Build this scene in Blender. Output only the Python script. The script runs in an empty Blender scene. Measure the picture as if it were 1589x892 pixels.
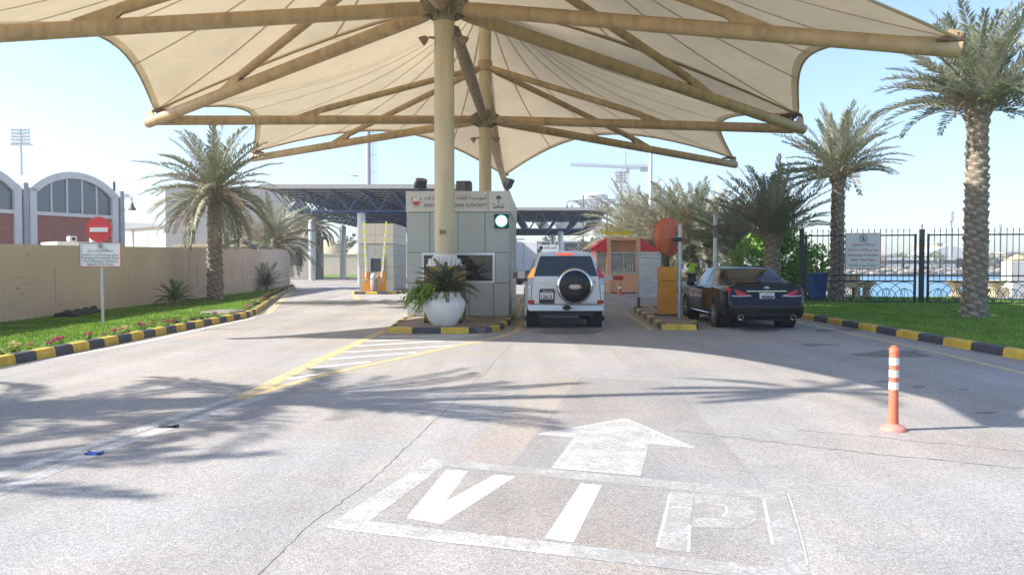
import bpy, bmesh, math, random
import numpy as np
from mathutils import Vector, Matrix
R = math.radians
PI = math.pi
random.seed(7)
scene = bpy.context.scene
COL = scene.collection

# ------------------------------------------------------------------ camera, sky, sun, exposure
F_PX, CX, CY, HOR, EYE = 1230.0, 794.5, 446.0, 410.0, 1.5
PITCH = math.atan((CY - HOR) / F_PX)
cam_d = bpy.data.cameras.new('camera')
cam_d.sensor_width = 36.0
cam_d.lens = 36.0 * F_PX / 1589.0
cam_d.clip_start = 0.1
cam_d.clip_end = 6000
cam = bpy.data.objects.new('camera', cam_d)
cam.location = (0, 0, EYE)
cam.rotation_euler = (PI / 2 - PITCH, 0, 0)
COL.objects.link(cam)
scene.camera = cam

SUN_EL = R(39.2)
SUN_DIR = Vector((-0.988 * math.cos(SUN_EL), -0.153 * math.cos(SUN_EL), math.sin(SUN_EL)))
world = bpy.data.worlds.new('World')
scene.world = world
world.use_nodes = True
nt = world.node_tree
bg = nt.nodes['Background']
sky = nt.nodes.new('ShaderNodeTexSky')
sky.sky_type = 'NISHITA'
sky.sun_disc = False
sky.sun_elevation = SUN_EL
sky.sun_rotation = R(261.2)
sky.altitude = 0
sky.air_density = 1.0
sky.dust_density = 1.1
sky.ozone_density = 4.0
nt.links.new(sky.outputs[0], bg.inputs[0])
bg.inputs[1].default_value = 0.125
sun_d = bpy.data.lights.new('sun', 'SUN')
sun_d.energy = 4.6
sun_d.angle = R(0.6)
sun_d.color = (1.0, 0.94, 0.86)
sun = bpy.data.objects.new('sun', sun_d)
sun.rotation_euler = (-SUN_DIR).to_track_quat('-Z', 'Y').to_euler()
sun.location = (-30, -8, 40)
COL.objects.link(sun)
vs = scene.view_settings
vs.view_transform = 'Standard'
vs.look = 'None'
vs.gamma = 1
vs.use_curve_mapping = False
vs.exposure = 1.27
scene.cycles.max_bounces = 6
scene.cycles.transparent_max_bounces = 8
scene.cycles.use_denoising = True

# ------------------------------------------------------------------ pixel <-> world helpers
_c, _s = math.cos(PITCH), math.sin(PITCH)
def ray(px, py):
    u = (px - CX) / F_PX; v = (CY - py) / F_PX
    return Vector((u, _c + v * _s, -_s + v * _c))
def at(px, py, Y):
    d = ray(px, py); return Vector((0, 0, EYE)) + d * (Y / d.y)
def G(px, py, z=0.0):
    d = ray(px, py); return Vector((0, 0, EYE)) + d * ((z - EYE) / d.z)

# ------------------------------------------------------------------ materials
def mat(name, col, rough=0.6, metal=0.0, var=0.10, scale=3.0, bump=0.0, bscale=60.0, coat=0.0,
        col2=None, spec=0.5, stain=0.0, emit=0.0, transl=0.0):
    m = bpy.data.materials.new(name); m.use_nodes = True
    n = m.node_tree.nodes; l = m.node_tree.links
    b = n['Principled BSDF']
    b.inputs['Roughness'].default_value = rough
    b.inputs['Metallic'].default_value = metal
    b.inputs['Specular IOR Level'].default_value = spec
    b.inputs['Coat Weight'].default_value = coat
    c = (*col, 1)
    tc = n.new('ShaderNodeTexCoord')
    if var > 0 or col2:
        no = n.new('ShaderNodeTexNoise'); no.inputs['Scale'].default_value = scale
        no.inputs['Detail'].default_value = 6; no.inputs['Roughness'].default_value = 0.65
        l.new(tc.outputs['Object'], no.inputs['Vector'])
        rp = n.new('ShaderNodeMapRange'); rp.inputs[1].default_value = 0.3; rp.inputs[2].default_value = 0.7
        l.new(no.outputs['Fac'], rp.inputs[0])
        mx = n.new('ShaderNodeMix'); mx.data_type = 'RGBA'
        lo = tuple(x * (1 - var) for x in col) if col2 is None else col
        hi = tuple(min(1, x * (1 + var)) for x in col) if col2 is None else col2
        mx.inputs[6].default_value = (*lo, 1); mx.inputs[7].default_value = (*hi, 1)
        l.new(rp.outputs[0], mx.inputs[0])
        out = mx.outputs[2]
        if stain > 0:
            n2 = n.new('ShaderNodeTexNoise'); n2.inputs['Scale'].default_value = 1.3; n2.inputs['Detail'].default_value = 8
            mp = n.new('ShaderNodeMapping'); mp.inputs['Scale'].default_value = (4, 4, 0.5)
            l.new(tc.outputs['Object'], mp.inputs[0]); l.new(mp.outputs[0], n2.inputs['Vector'])
            r2 = n.new('ShaderNodeMapRange'); r2.inputs[1].default_value = 0.45; r2.inputs[2].default_value = 0.75; r2.inputs[4].default_value = stain
            l.new(n2.outputs['Fac'], r2.inputs[0])
            m2 = n.new('ShaderNodeMix'); m2.data_type = 'RGBA'
            m2.inputs[7].default_value = (col[0] * 0.45, col[1] * 0.4, col[2] * 0.34, 1)
            l.new(out, m2.inputs[6]); l.new(r2.outputs[0], m2.inputs[0]); out = m2.outputs[2]
        l.new(out, b.inputs['Base Color'])
    else:
        out = None
        b.inputs['Base Color'].default_value = c
    if bump > 0:
        nb = n.new('ShaderNodeTexNoise'); nb.inputs['Scale'].default_value = bscale; nb.inputs['Detail'].default_value = 4
        l.new(tc.outputs['Object'], nb.inputs['Vector'])
        bp = n.new('ShaderNodeBump'); bp.inputs['Strength'].default_value = bump; bp.inputs['Distance'].default_value = 0.02
        l.new(nb.outputs['Fac'], bp.inputs['Height']); l.new(bp.outputs[0], b.inputs['Normal'])
    if emit > 0:
        b.inputs['Emission Color'].default_value = c; b.inputs['Emission Strength'].default_value = emit
    if transl > 0:
        tr = n.new('ShaderNodeBsdfTranslucent')
        if out is not None: l.new(out, tr.inputs['Color'])
        else: tr.inputs['Color'].default_value = c
        ms = n.new('ShaderNodeMixShader'); ms.inputs[0].default_value = transl
        l.new(b.outputs[0], ms.inputs[1]); l.new(tr.outputs[0], ms.inputs[2])
        l.new(ms.outputs[0], n['Material Output'].inputs['Surface'])
    return m

def asphalt(name, base, tan=(1.08, 1.0, 0.9), dark=1.0):
    m = bpy.data.materials.new(name); m.use_nodes = True
    n = m.node_tree.nodes; l = m.node_tree.links; b = n['Principled BSDF']
    b.inputs['Roughness'].default_value = 0.85; b.inputs['Specular IOR Level'].default_value = 0.25
    tc = n.new('ShaderNodeTexCoord')
    def noise(s, d=5, vec=None, r=0.6):
        x = n.new('ShaderNodeTexNoise'); x.inputs['Scale'].default_value = s; x.inputs['Detail'].default_value = d
        x.inputs['Roughness'].default_value = r
        l.new(vec or tc.outputs['Object'], x.inputs['Vector']); return x.outputs['Fac']
    def rng(src, a, c, lo, hi):
        x = n.new('ShaderNodeMapRange'); x.inputs[1].default_value = a; x.inputs[2].default_value = c
        x.inputs[3].default_value = lo; x.inputs[4].default_value = hi; l.new(src, x.inputs[0]); return x.outputs[0]
    def mul(a, c):
        x = n.new('ShaderNodeMath'); x.operation = 'MULTIPLY'; l.new(a, x.inputs[0]); l.new(c, x.inputs[1]); return x.outputs[0]
    big = rng(noise(0.22, 6), 0.3, 0.7, 0.86, 1.14)
    mid = rng(noise(1.7, 8, r=0.7), 0.3, 0.7, 0.93, 1.07)
    # wheel-polished bands along the lanes
    mp = n.new('ShaderNodeMapping'); mp.inputs['Scale'].default_value = (1.1, 0.05, 1)
    l.new(tc.outputs['Object'], mp.inputs[0])
    band = rng(noise(1.0, 3, mp.outputs[0]), 0.35, 0.65, 0.88, 1.08)
    vo = n.new('ShaderNodeTexVoronoi'); vo.inputs['Scale'].default_value = 85
    l.new(tc.outputs['Object'], vo.inputs['Vector'])
    sep = n.new('ShaderNodeSeparateColor'); l.new(vo.outputs['Color'], sep.inputs[0])
    agg = rng(sep.outputs[0], 0, 1, 0.78, 1.2)
    vo2 = n.new('ShaderNodeTexVoronoi'); vo2.inputs['Scale'].default_value = 140
    l.new(tc.outputs['Object'], vo2.inputs['Vector'])
    sep2 = n.new('ShaderNodeSeparateColor'); l.new(vo2.outputs['Color'], sep2.inputs[0])
    agg2 = rng(sep2.outputs[1], 0, 1, 0.84, 1.15)
    f = mul(mul(mul(big, mid), mul(agg, agg2)), band)
    tn = n.new('ShaderNodeMix'); tn.data_type = 'RGBA'
    tn.inputs[6].default_value = (base[0], base[1], base[2], 1)
    tn.inputs[7].default_value = (base[0] * tan[0], base[1] * tan[1], base[2] * tan[2], 1)
    l.new(rng(noise(0.35, 4), 0.4, 0.65, 0, 1), tn.inputs[0])
    mx = n.new('ShaderNodeMix'); mx.data_type = 'RGBA'; mx.blend_type = 'MULTIPLY'; mx.inputs[0].default_value = 1
    l.new(tn.outputs[2], mx.inputs[6])
    cmb = n.new('ShaderNodeCombineColor')
    for i in range(3): l.new(f, cmb.inputs[i])
    l.new(cmb.outputs[0], mx.inputs[7]); l.new(mx.outputs[2], b.inputs['Base Color'])
    bp = n.new('ShaderNodeBump'); bp.inputs['Strength'].default_value = 0.35; bp.inputs['Distance'].default_value = 0.006
    l.new(vo.outputs['Distance'], bp.inputs['Height']); l.new(bp.outputs[0], b.inputs['Normal'])
    return m

def worn_paint(name, col, under, wear=0.5, scale=5.0):
    m = bpy.data.materials.new(name); m.use_nodes = True
    n = m.node_tree.nodes; l = m.node_tree.links; b = n['Principled BSDF']
    b.inputs['Roughness'].default_value = 0.75
    tc = n.new('ShaderNodeTexCoord')
    a = n.new('ShaderNodeTexNoise'); a.inputs['Scale'].default_value = scale; a.inputs['Detail'].default_value = 10; a.inputs['Roughness'].default_value = 0.75
    l.new(tc.outputs['Object'], a.inputs['Vector'])
    v = n.new('ShaderNodeTexVoronoi'); v.inputs['Scale'].default_value = 70
    l.new(tc.outputs['Object'], v.inputs['Vector'])
    sp = n.new('ShaderNodeSeparateColor'); l.new(v.outputs['Color'], sp.inputs[0])
    ad = n.new('ShaderNodeMath'); ad.operation = 'MULTIPLY_ADD'; ad.inputs[1].default_value = 0.28
    l.new(sp.outputs[0], ad.inputs[0]); l.new(a.outputs['Fac'], ad.inputs[2])
    r = n.new('ShaderNodeMapRange'); r.inputs[1].default_value = 0.95 - wear * 0.6; r.inputs[2].default_value = 1.12 - wear * 0.6
    r.inputs[4].default_value = 0.85
    l.new(ad.outputs[0], r.inputs[0])
    mx = n.new('ShaderNodeMix'); mx.data_type = 'RGBA'
    mx.inputs[6].default_value = (*col, 1); mx.inputs[7].default_value = (*under, 1)
    l.new(r.outputs[0], mx.inputs[0]); l.new(mx.outputs[2], b.inputs['Base Color'])
    return m

def brick_mat(name, c1, c2, mortar, scale=4.0, vec='Object'):
    m = bpy.data.materials.new(name); m.use_nodes = True
    n = m.node_tree.nodes; l = m.node_tree.links; b = n['Principled BSDF']; b.inputs['Roughness'].default_value = 0.85
    tc = n.new('ShaderNodeTexCoord'); mp = n.new('ShaderNodeMapping')
    l.new(tc.outputs[vec], mp.inputs[0])
    if vec == 'Object': mp.inputs['Rotation'].default_value = (PI / 2, 0, 0)
    br = n.new('ShaderNodeTexBrick'); br.inputs['Scale'].default_value = scale
    br.inputs['Color1'].default_value = (*c1, 1); br.inputs['Color2'].default_value = (*c2, 1); br.inputs['Mortar'].default_value = (*mortar, 1)
    br.inputs['Mortar Size'].default_value = 0.02
    l.new(mp.outputs[0], br.inputs['Vector']); l.new(br.outputs['Color'], b.inputs['Base Color'])
    return m

ASPH = (0.300, 0.292, 0.286)
M = {}
M['asphalt'] = asphalt('asphalt', ASPH)
M['asphalt_patch'] = asphalt('asphalt_patch', (0.262, 0.254, 0.250))
M['asphalt_coarse'] = asphalt('asphalt_coarse', (0.268, 0.259, 0.252))
M['asphalt_tan'] = asphalt('asphalt_tan', (0.322, 0.293, 0.266))
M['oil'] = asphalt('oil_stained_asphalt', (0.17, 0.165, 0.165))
M['crack'] = mat('crack', (0.15, 0.14, 0.13), 0.9, var=0.3, scale=8)
M['sand'] = mat('sand', (0.30, 0.26, 0.20), 0.9, var=0.2, scale=0.2, bump=0.3)
M['paint_white'] = worn_paint('worn_white_paint', (0.72, 0.72, 0.70), (0.29, 0.282, 0.272), 0.38, 4.0)
M['paint_edge'] = worn_paint('edge_white_paint', (0.58, 0.575, 0.56), (0.30, 0.292, 0.282), 0.72, 9.0)
M['paint_faded'] = worn_paint('faded_white_paint', (0.42, 0.412, 0.40), (0.25, 0.24, 0.225), 0.62, 3.0)
M['paint_ghost'] = worn_paint('ghost_white_paint', (0.37, 0.362, 0.35), (0.245, 0.235, 0.22), 0.75, 3.0)
M['paint_yellow'] = worn_paint('worn_yellow_paint', (0.50, 0.38, 0.20), (0.29, 0.265, 0.225), 0.42, 4.0)
M['kerb_y'] = mat('kerb_yellow', (0.58, 0.40, 0.05), 0.6, var=0.22, scale=5, stain=0.5, bump=0.15, bscale=30)
M['kerb_k'] = mat('kerb_black', (0.045, 0.052, 0.068), 0.6, var=0.4, scale=6, bump=0.15, bscale=30)
M['pavers'] = brick_mat('pavers', (0.33, 0.25, 0.20), (0.25, 0.2, 0.17), (0.16, 0.14, 0.12), 5.0, 'Generated')
M['concrete'] = mat('concrete', (0.40, 0.37, 0.32), 0.85, var=0.15, scale=2, bump=0.1)
M['soil'] = mat('soil', (0.10, 0.075, 0.05), 0.95, var=0.3, scale=6)
M['lawn'] = mat('lawn', (0.10, 0.19, 0.02), 0.9, var=0.35, scale=1.5, bump=0.6, bscale=90)
M['blade'] = mat('grass_blade', (0.16, 0.30, 0.028), 0.6, var=0.35, scale=0.9, transl=0.35)
M['blade2'] = mat('grass_blade_dry', (0.24, 0.34, 0.05), 0.6, var=0.3, scale=0.9, transl=0.35)
M['cream_steel'] = mat('cream_steel', (0.47, 0.335, 0.18), 0.5, var=0.16, scale=1.4, stain=0.55)
M['cream_post'] = mat('cream_post', (0.58, 0.49, 0.33), 0.5, var=0.08, scale=1.4, stain=0.25)
M['weathered'] = mat('weathered_steel', (0.30, 0.24, 0.17), 0.7, var=0.35, scale=3, stain=0.5)
M['fabric'] = mat('canopy_fabric', (0.57, 0.475, 0.325), 0.8, var=0.08, scale=0.7, transl=0.31, stain=0.10)
M['fabric_hem'] = mat('canopy_hem', (0.46, 0.36, 0.21), 0.8, var=0.12, scale=1.0, transl=0.2)
M['seam'] = mat('canopy_seam', (0.52, 0.44, 0.30), 0.8, var=0.1, transl=0.4)
M['cap_cloth'] = mat('canopy_cap_cloth', (0.58, 0.54, 0.40), 0.8, var=0.05, transl=0.42)
M['rust'] = mat('rusty_bracket', (0.16, 0.10, 0.06), 0.8, var=0.4, scale=9)
M['panel'] = mat('booth_panel', (0.40, 0.425, 0.40), 0.42, var=0.07, scale=0.8, metal=0.25, stain=0.10)
M['panel_beige'] = mat('booth_fascia', (0.56, 0.52, 0.46), 0.38, var=0.05, metal=0.3)
M['gap'] = mat('joint_gap', (0.03, 0.03, 0.03), 0.9, var=0)
M['glass_dark'] = mat('dark_glass', (0.012, 0.014, 0.017), 0.05, var=0, spec=0.8)
M['glass_blue'] = mat('blue_glass', (0.05, 0.075, 0.10), 0.08, var=0.1, spec=0.8)
M['pane_light'] = mat('pale_pane', (0.26, 0.28, 0.30), 0.1, var=0.35, scale=3, spec=0.8)
M['white'] = mat('white_paint', (0.74, 0.74, 0.72), 0.5, var=0.05, stain=0.12)
M['pot_white'] = mat('pot_white', (0.78, 0.77, 0.74), 0.55, var=0.05, scale=2, stain=0.10, bump=0.05)
M['alu'] = mat('aluminium', (0.55, 0.56, 0.57), 0.35, metal=0.8, var=0.08)
M['steel_grey'] = mat('galvanised_pole', (0.42, 0.44, 0.45), 0.45, metal=0.6, var=0.12, scale=4)
M['black'] = mat('black_plastic', (0.018, 0.018, 0.02), 0.5, var=0.2)
M['dark_grey'] = mat('dark_grey', (0.07, 0.07, 0.075), 0.6, var=0.2)
M['mid_grey'] = mat('mid_grey', (0.2, 0.2, 0.2), 0.6, var=0.15)
M['rubber'] = mat('rubber', (0.02, 0.02, 0.021), 0.8, var=0.2)
M['red'] = mat('red_paint', (0.50, 0.045, 0.04), 0.5, var=0.12, scale=5)
M['sign_red'] = mat('sign_red', (0.55, 0.035, 0.04), 0.4, var=0.1, scale=4)
M['awning'] = mat('red_awning', (0.72, 0.06, 0.075), 0.7, var=0.08)
M['orange'] = mat('orange_paint', (0.72, 0.30, 0.02), 0.5, var=0.10, scale=3, stain=0.15)
M['kiosk'] = mat('kiosk_orange', (0.84, 0.48, 0.30), 0.6, var=0.08, stain=0.1)
M['kiosk_in'] = mat('kiosk_brown', (0.55, 0.28, 0.15), 0.6, var=0.08)
M['mirror_back'] = mat('mirror_back_red', (0.55, 0.13, 0.06), 0.55, var=0.15, scale=5)
M['post_orange'] = mat('delineator_orange', (0.66, 0.17, 0.09), 0.6, var=0.22, scale=6, stain=0.3)
M['post_pink'] = mat('delineator_base', (0.62, 0.22, 0.17), 0.6, var=0.15, scale=6)
M['reflect'] = mat('reflective_white', (0.72, 0.72, 0.70), 0.4, var=0.2, scale=14, stain=0.3)
M['yellow_sign'] = mat('yellow_letters', (0.85, 0.68, 0.02), 0.5, var=0)
M['lime'] = mat('lime_yellow', (0.70, 0.78, 0.02), 0.5, var=0.05)
M['hivis'] = mat('hi_vis_yellow', (0.50, 0.80, 0.05), 0.7, var=0.1)
M['sign_white'] = mat('sign_white', (0.66, 0.66, 0.67), 0.35, var=0.06, scale=3)
M['ink'] = mat('black_ink', (0.03, 0.03, 0.035), 0.5, var=0)
M['ink_grey'] = mat('grey_ink', (0.13, 0.13, 0.14), 0.5, var=0)
M['ink_red'] = mat('red_ink', (0.42, 0.06, 0.07), 0.5, var=0)
M['ink_green'] = mat('green_ink', (0.03, 0.12, 0.07), 0.5, var=0)
M['suv_paint'] = mat('silver_white_paint', (0.60, 0.61, 0.62), 0.25, metal=0.15, var=0.02, coat=0.6)
M['car_black'] = mat('black_car_paint', (0.008, 0.009, 0.014), 0.12, var=0, coat=0.0, spec=0.32)
M['rim_silver'] = mat('rim_silver', (0.55, 0.55, 0.56), 0.3, metal=0.3, var=0.05)
M['chrome'] = mat('chrome', (0.75, 0.75, 0.76), 0.12, metal=1.0, var=0)
M['lamp_red'] = mat('lamp_red', (0.50, 0.012, 0.018), 0.2, var=0.1, coat=0.2)
M['lamp_red_on'] = mat('lamp_red_lit', (0.9, 0.06, 0.03), 0.2, var=0, emit=0.8)
M['lamp_amber_on'] = mat('lamp_amber_lit', (0.9, 0.26, 0.03), 0.2, var=0.3, scale=14, emit=0.55)
M['lamp_clear'] = mat('lamp_clear', (0.45, 0.45, 0.46), 0.1, var=0.05, coat=0.8)
M['green_on'] = mat('signal_green_lit', (0.55, 1.0, 0.88), 0.3, var=0, emit=3.0)
M['green_ring'] = mat('signal_green_rim', (0.02, 0.55, 0.38), 0.3, var=0, emit=0.6)
M['cab'] = mat('cabin_dark', (0.035, 0.035, 0.037), 0.7, var=0.3)
M['trunk'] = mat('palm_trunk', (0.17, 0.135, 0.10), 0.9, var=0.0, scale=9, col2=(0.27, 0.22, 0.17), bump=0.5, bscale=30)
M['trunk_cut'] = mat('palm_trunk_stub', (0.24, 0.20, 0.155), 0.9, var=0.0, scale=9, col2=(0.44, 0.375, 0.30), bump=0.4, bscale=40)
M['frond'] = mat('palm_frond', (0.15, 0.18, 0.10), 0.45, scale=0.8, col2=(0.27, 0.29, 0.18), transl=0.32)
M['frond_pale'] = mat('palm_frond_pale', (0.29, 0.29, 0.20), 0.55, scale=0.8, col2=(0.45, 0.43, 0.31), transl=0.22)
M['frond_dry'] = mat('palm_frond_dry', (0.24, 0.18, 0.11), 0.8, scale=0.8, col2=(0.36, 0.29, 0.19), transl=0.15)
M['rachis'] = mat('palm_rachis', (0.26, 0.25, 0.12), 0.6, var=0.2)
M['cycad'] = mat('cycad_leaf', (0.045, 0.10, 0.022), 0.35, scale=3, col2=(0.10, 0.19, 0.04), transl=0.25)
M['cycad_dark'] = mat('cycad_leaf_dark', (0.035, 0.06, 0.022), 0.4, scale=3, col2=(0.09, 0.115, 0.04), transl=0.2)
M['leaf'] = mat('bush_leaf', (0.14, 0.30, 0.03), 0.4, scale=1.8, col2=(0.30, 0.52, 0.07), transl=0.3)
M['leaf_yellow'] = mat('bush_leaf_young', (0.17, 0.27, 0.03), 0.4, scale=2.5, col2=(0.30, 0.40, 0.06), transl=0.3)
M['leaf_far'] = mat('far_leaf', (0.09, 0.12, 0.06), 0.8, scale=0.5, col2=(0.18, 0.20, 0.11))
M['magenta'] = mat('petal_magenta', (0.50, 0.03, 0.20), 0.6, var=0.25, scale=12, transl=0.3)
M['pink'] = mat('petal_pink', (0.62, 0.20, 0.27), 0.6, var=0.2, scale=12, transl=0.3)
M['cream_petal'] = mat('petal_cream', (0.62, 0.55, 0.30), 0.6, var=0.2, scale=12, transl=0.3)
M['purple_leaf'] = mat('leaf_purple', (0.07, 0.05, 0.075), 0.6, var=0.3, scale=12)
M['wall_beige'] = mat('precast_wall', (0.57, 0.475, 0.39), 0.85, var=0.10, scale=0.35, stain=0.10, bump=0.1)
M['wall_core'] = mat('wall_core', (0.22, 0.18, 0.15), 0.9, var=0.1)
M['brick'] = brick_mat('red_brick', (0.33, 0.075, 0.055), (0.23, 0.055, 0.045), (0.36, 0.25, 0.20), 2.2)
M['white_wall'] = mat('white_render', (0.62, 0.61, 0.59), 0.7, var=0.05, stain=0.12)
M['grey_wall'] = mat('grey_cladding', (0.27, 0.265, 0.255), 0.6, var=0.05)
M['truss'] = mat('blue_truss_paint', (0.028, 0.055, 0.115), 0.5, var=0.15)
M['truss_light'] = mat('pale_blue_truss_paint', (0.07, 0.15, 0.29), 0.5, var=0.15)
M['roof_sheet'] = mat('roof_sheet', (0.42, 0.40, 0.35), 0.6, var=0.08)
M['roof_under'] = mat('roof_underside', (0.36, 0.35, 0.33), 0.7, var=0.1)
M['iron'] = mat('wrought_iron', (0.016, 0.018, 0.026), 0.45, var=0.2)
M['blue_bin'] = mat('blue_plastic', (0.02, 0.09, 0.38), 0.4, var=0.05)
M['sandstone'] = mat('sandstone', (0.52, 0.42, 0.25), 0.85, var=0.12, stain=0.15)
M['granite'] = mat('pink_granite', (0.34, 0.27, 0.26), 0.6, var=0.35, scale=40)
M['skin'] = mat('skin', (0.30, 0.17, 0.11), 0.5, var=0.05)
M['hair'] = mat('hair', (0.015, 0.012, 0.01), 0.6, var=0.2)
M['trousers'] = mat('dark_trousers', (0.03, 0.033, 0.045), 0.8, var=0.15)
M['fog_white'] = mat('far_white', (0.58, 0.58, 0.57), 0.7, var=0.05)
M['far_grey'] = mat('far_grey', (0.33, 0.34, 0.35), 0.7, var=0.1)
M['stone'] = mat('shore_rock', (0.27, 0.24, 0.20), 0.9, var=0.3, scale=1.5)

def water_mat():
    m = bpy.data.materials.new('sea_water'); m.use_nodes = True
    n = m.node_tree.nodes; l = m.node_tree.links; b = n['Principled BSDF']
    b.inputs['Base Color'].default_value = (0.03, 0.17, 0.30, 1); b.inputs['Roughness'].default_value = 0.2
    b.inputs['Specular IOR Level'].default_value = 0.06
    tc = n.new('ShaderNodeTexCoord'); mp = n.new('ShaderNodeMapping'); mp.inputs['Scale'].default_value = (0.35, 0.9, 1)
    l.new(tc.outputs['Object'], mp.inputs[0])
    no = n.new('ShaderNodeTexNoise'); no.inputs['Scale'].default_value = 0.9; no.inputs['Detail'].default_value = 6
    l.new(mp.outputs[0], no.inputs['Vector'])
    bp = n.new('ShaderNodeBump'); bp.inputs['Strength'].default_value = 0.9; bp.inputs['Distance'].default_value = 0.12
    l.new(no.outputs['Fac'], bp.inputs['Height']); l.new(bp.outputs[0], b.inputs['Normal'])
    return m
M['water'] = water_mat()

def plinth_stripes():
    m = bpy.data.materials.new('plinth_stripes'); m.use_nodes = True
    n = m.node_tree.nodes; l = m.node_tree.links; b = n['Principled BSDF']; b.inputs['Roughness'].default_value = 0.6
    tc = n.new('ShaderNodeTexCoord'); sp = n.new('ShaderNodeSeparateXYZ'); l.new(tc.outputs['Object'], sp.inputs[0])
    # stripes falling to the right on the front, x and y added so that the sides carry them on
    a = n.new('ShaderNodeMath'); a.operation = 'ADD'; l.new(sp.outputs[0], a.inputs[0]); l.new(sp.outputs[1], a.inputs[1])
    c = n.new('ShaderNodeMath'); c.operation = 'ADD'; l.new(a.outputs[0], c.inputs[0]); l.new(sp.outputs[2], c.inputs[1])
    s = n.new('ShaderNodeMath'); s.operation = 'MULTIPLY'; s.inputs[1].default_value = 1 / 0.42; l.new(c.outputs[0], s.inputs[0])
    fr = n.new('ShaderNodeMath'); fr.operation = 'FRACT'; l.new(s.outputs[0], fr.inputs[0])
    gt = n.new('ShaderNodeMath'); gt.operation = 'GREATER_THAN'; gt.inputs[1].default_value = 0.5; l.new(fr.outputs[0], gt.inputs[0])
    mx = n.new('ShaderNodeMix'); mx.data_type = 'RGBA'
    mx.inputs[6].default_value = (0.40, 0.24, 0.05, 1); mx.inputs[7].default_value = (0.03, 0.034, 0.045, 1)
    l.new(gt.outputs[0], mx.inputs[0]); l.new(mx.outputs[2], b.inputs['Base Color'])
    return m
M['plinth'] = plinth_stripes()

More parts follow.
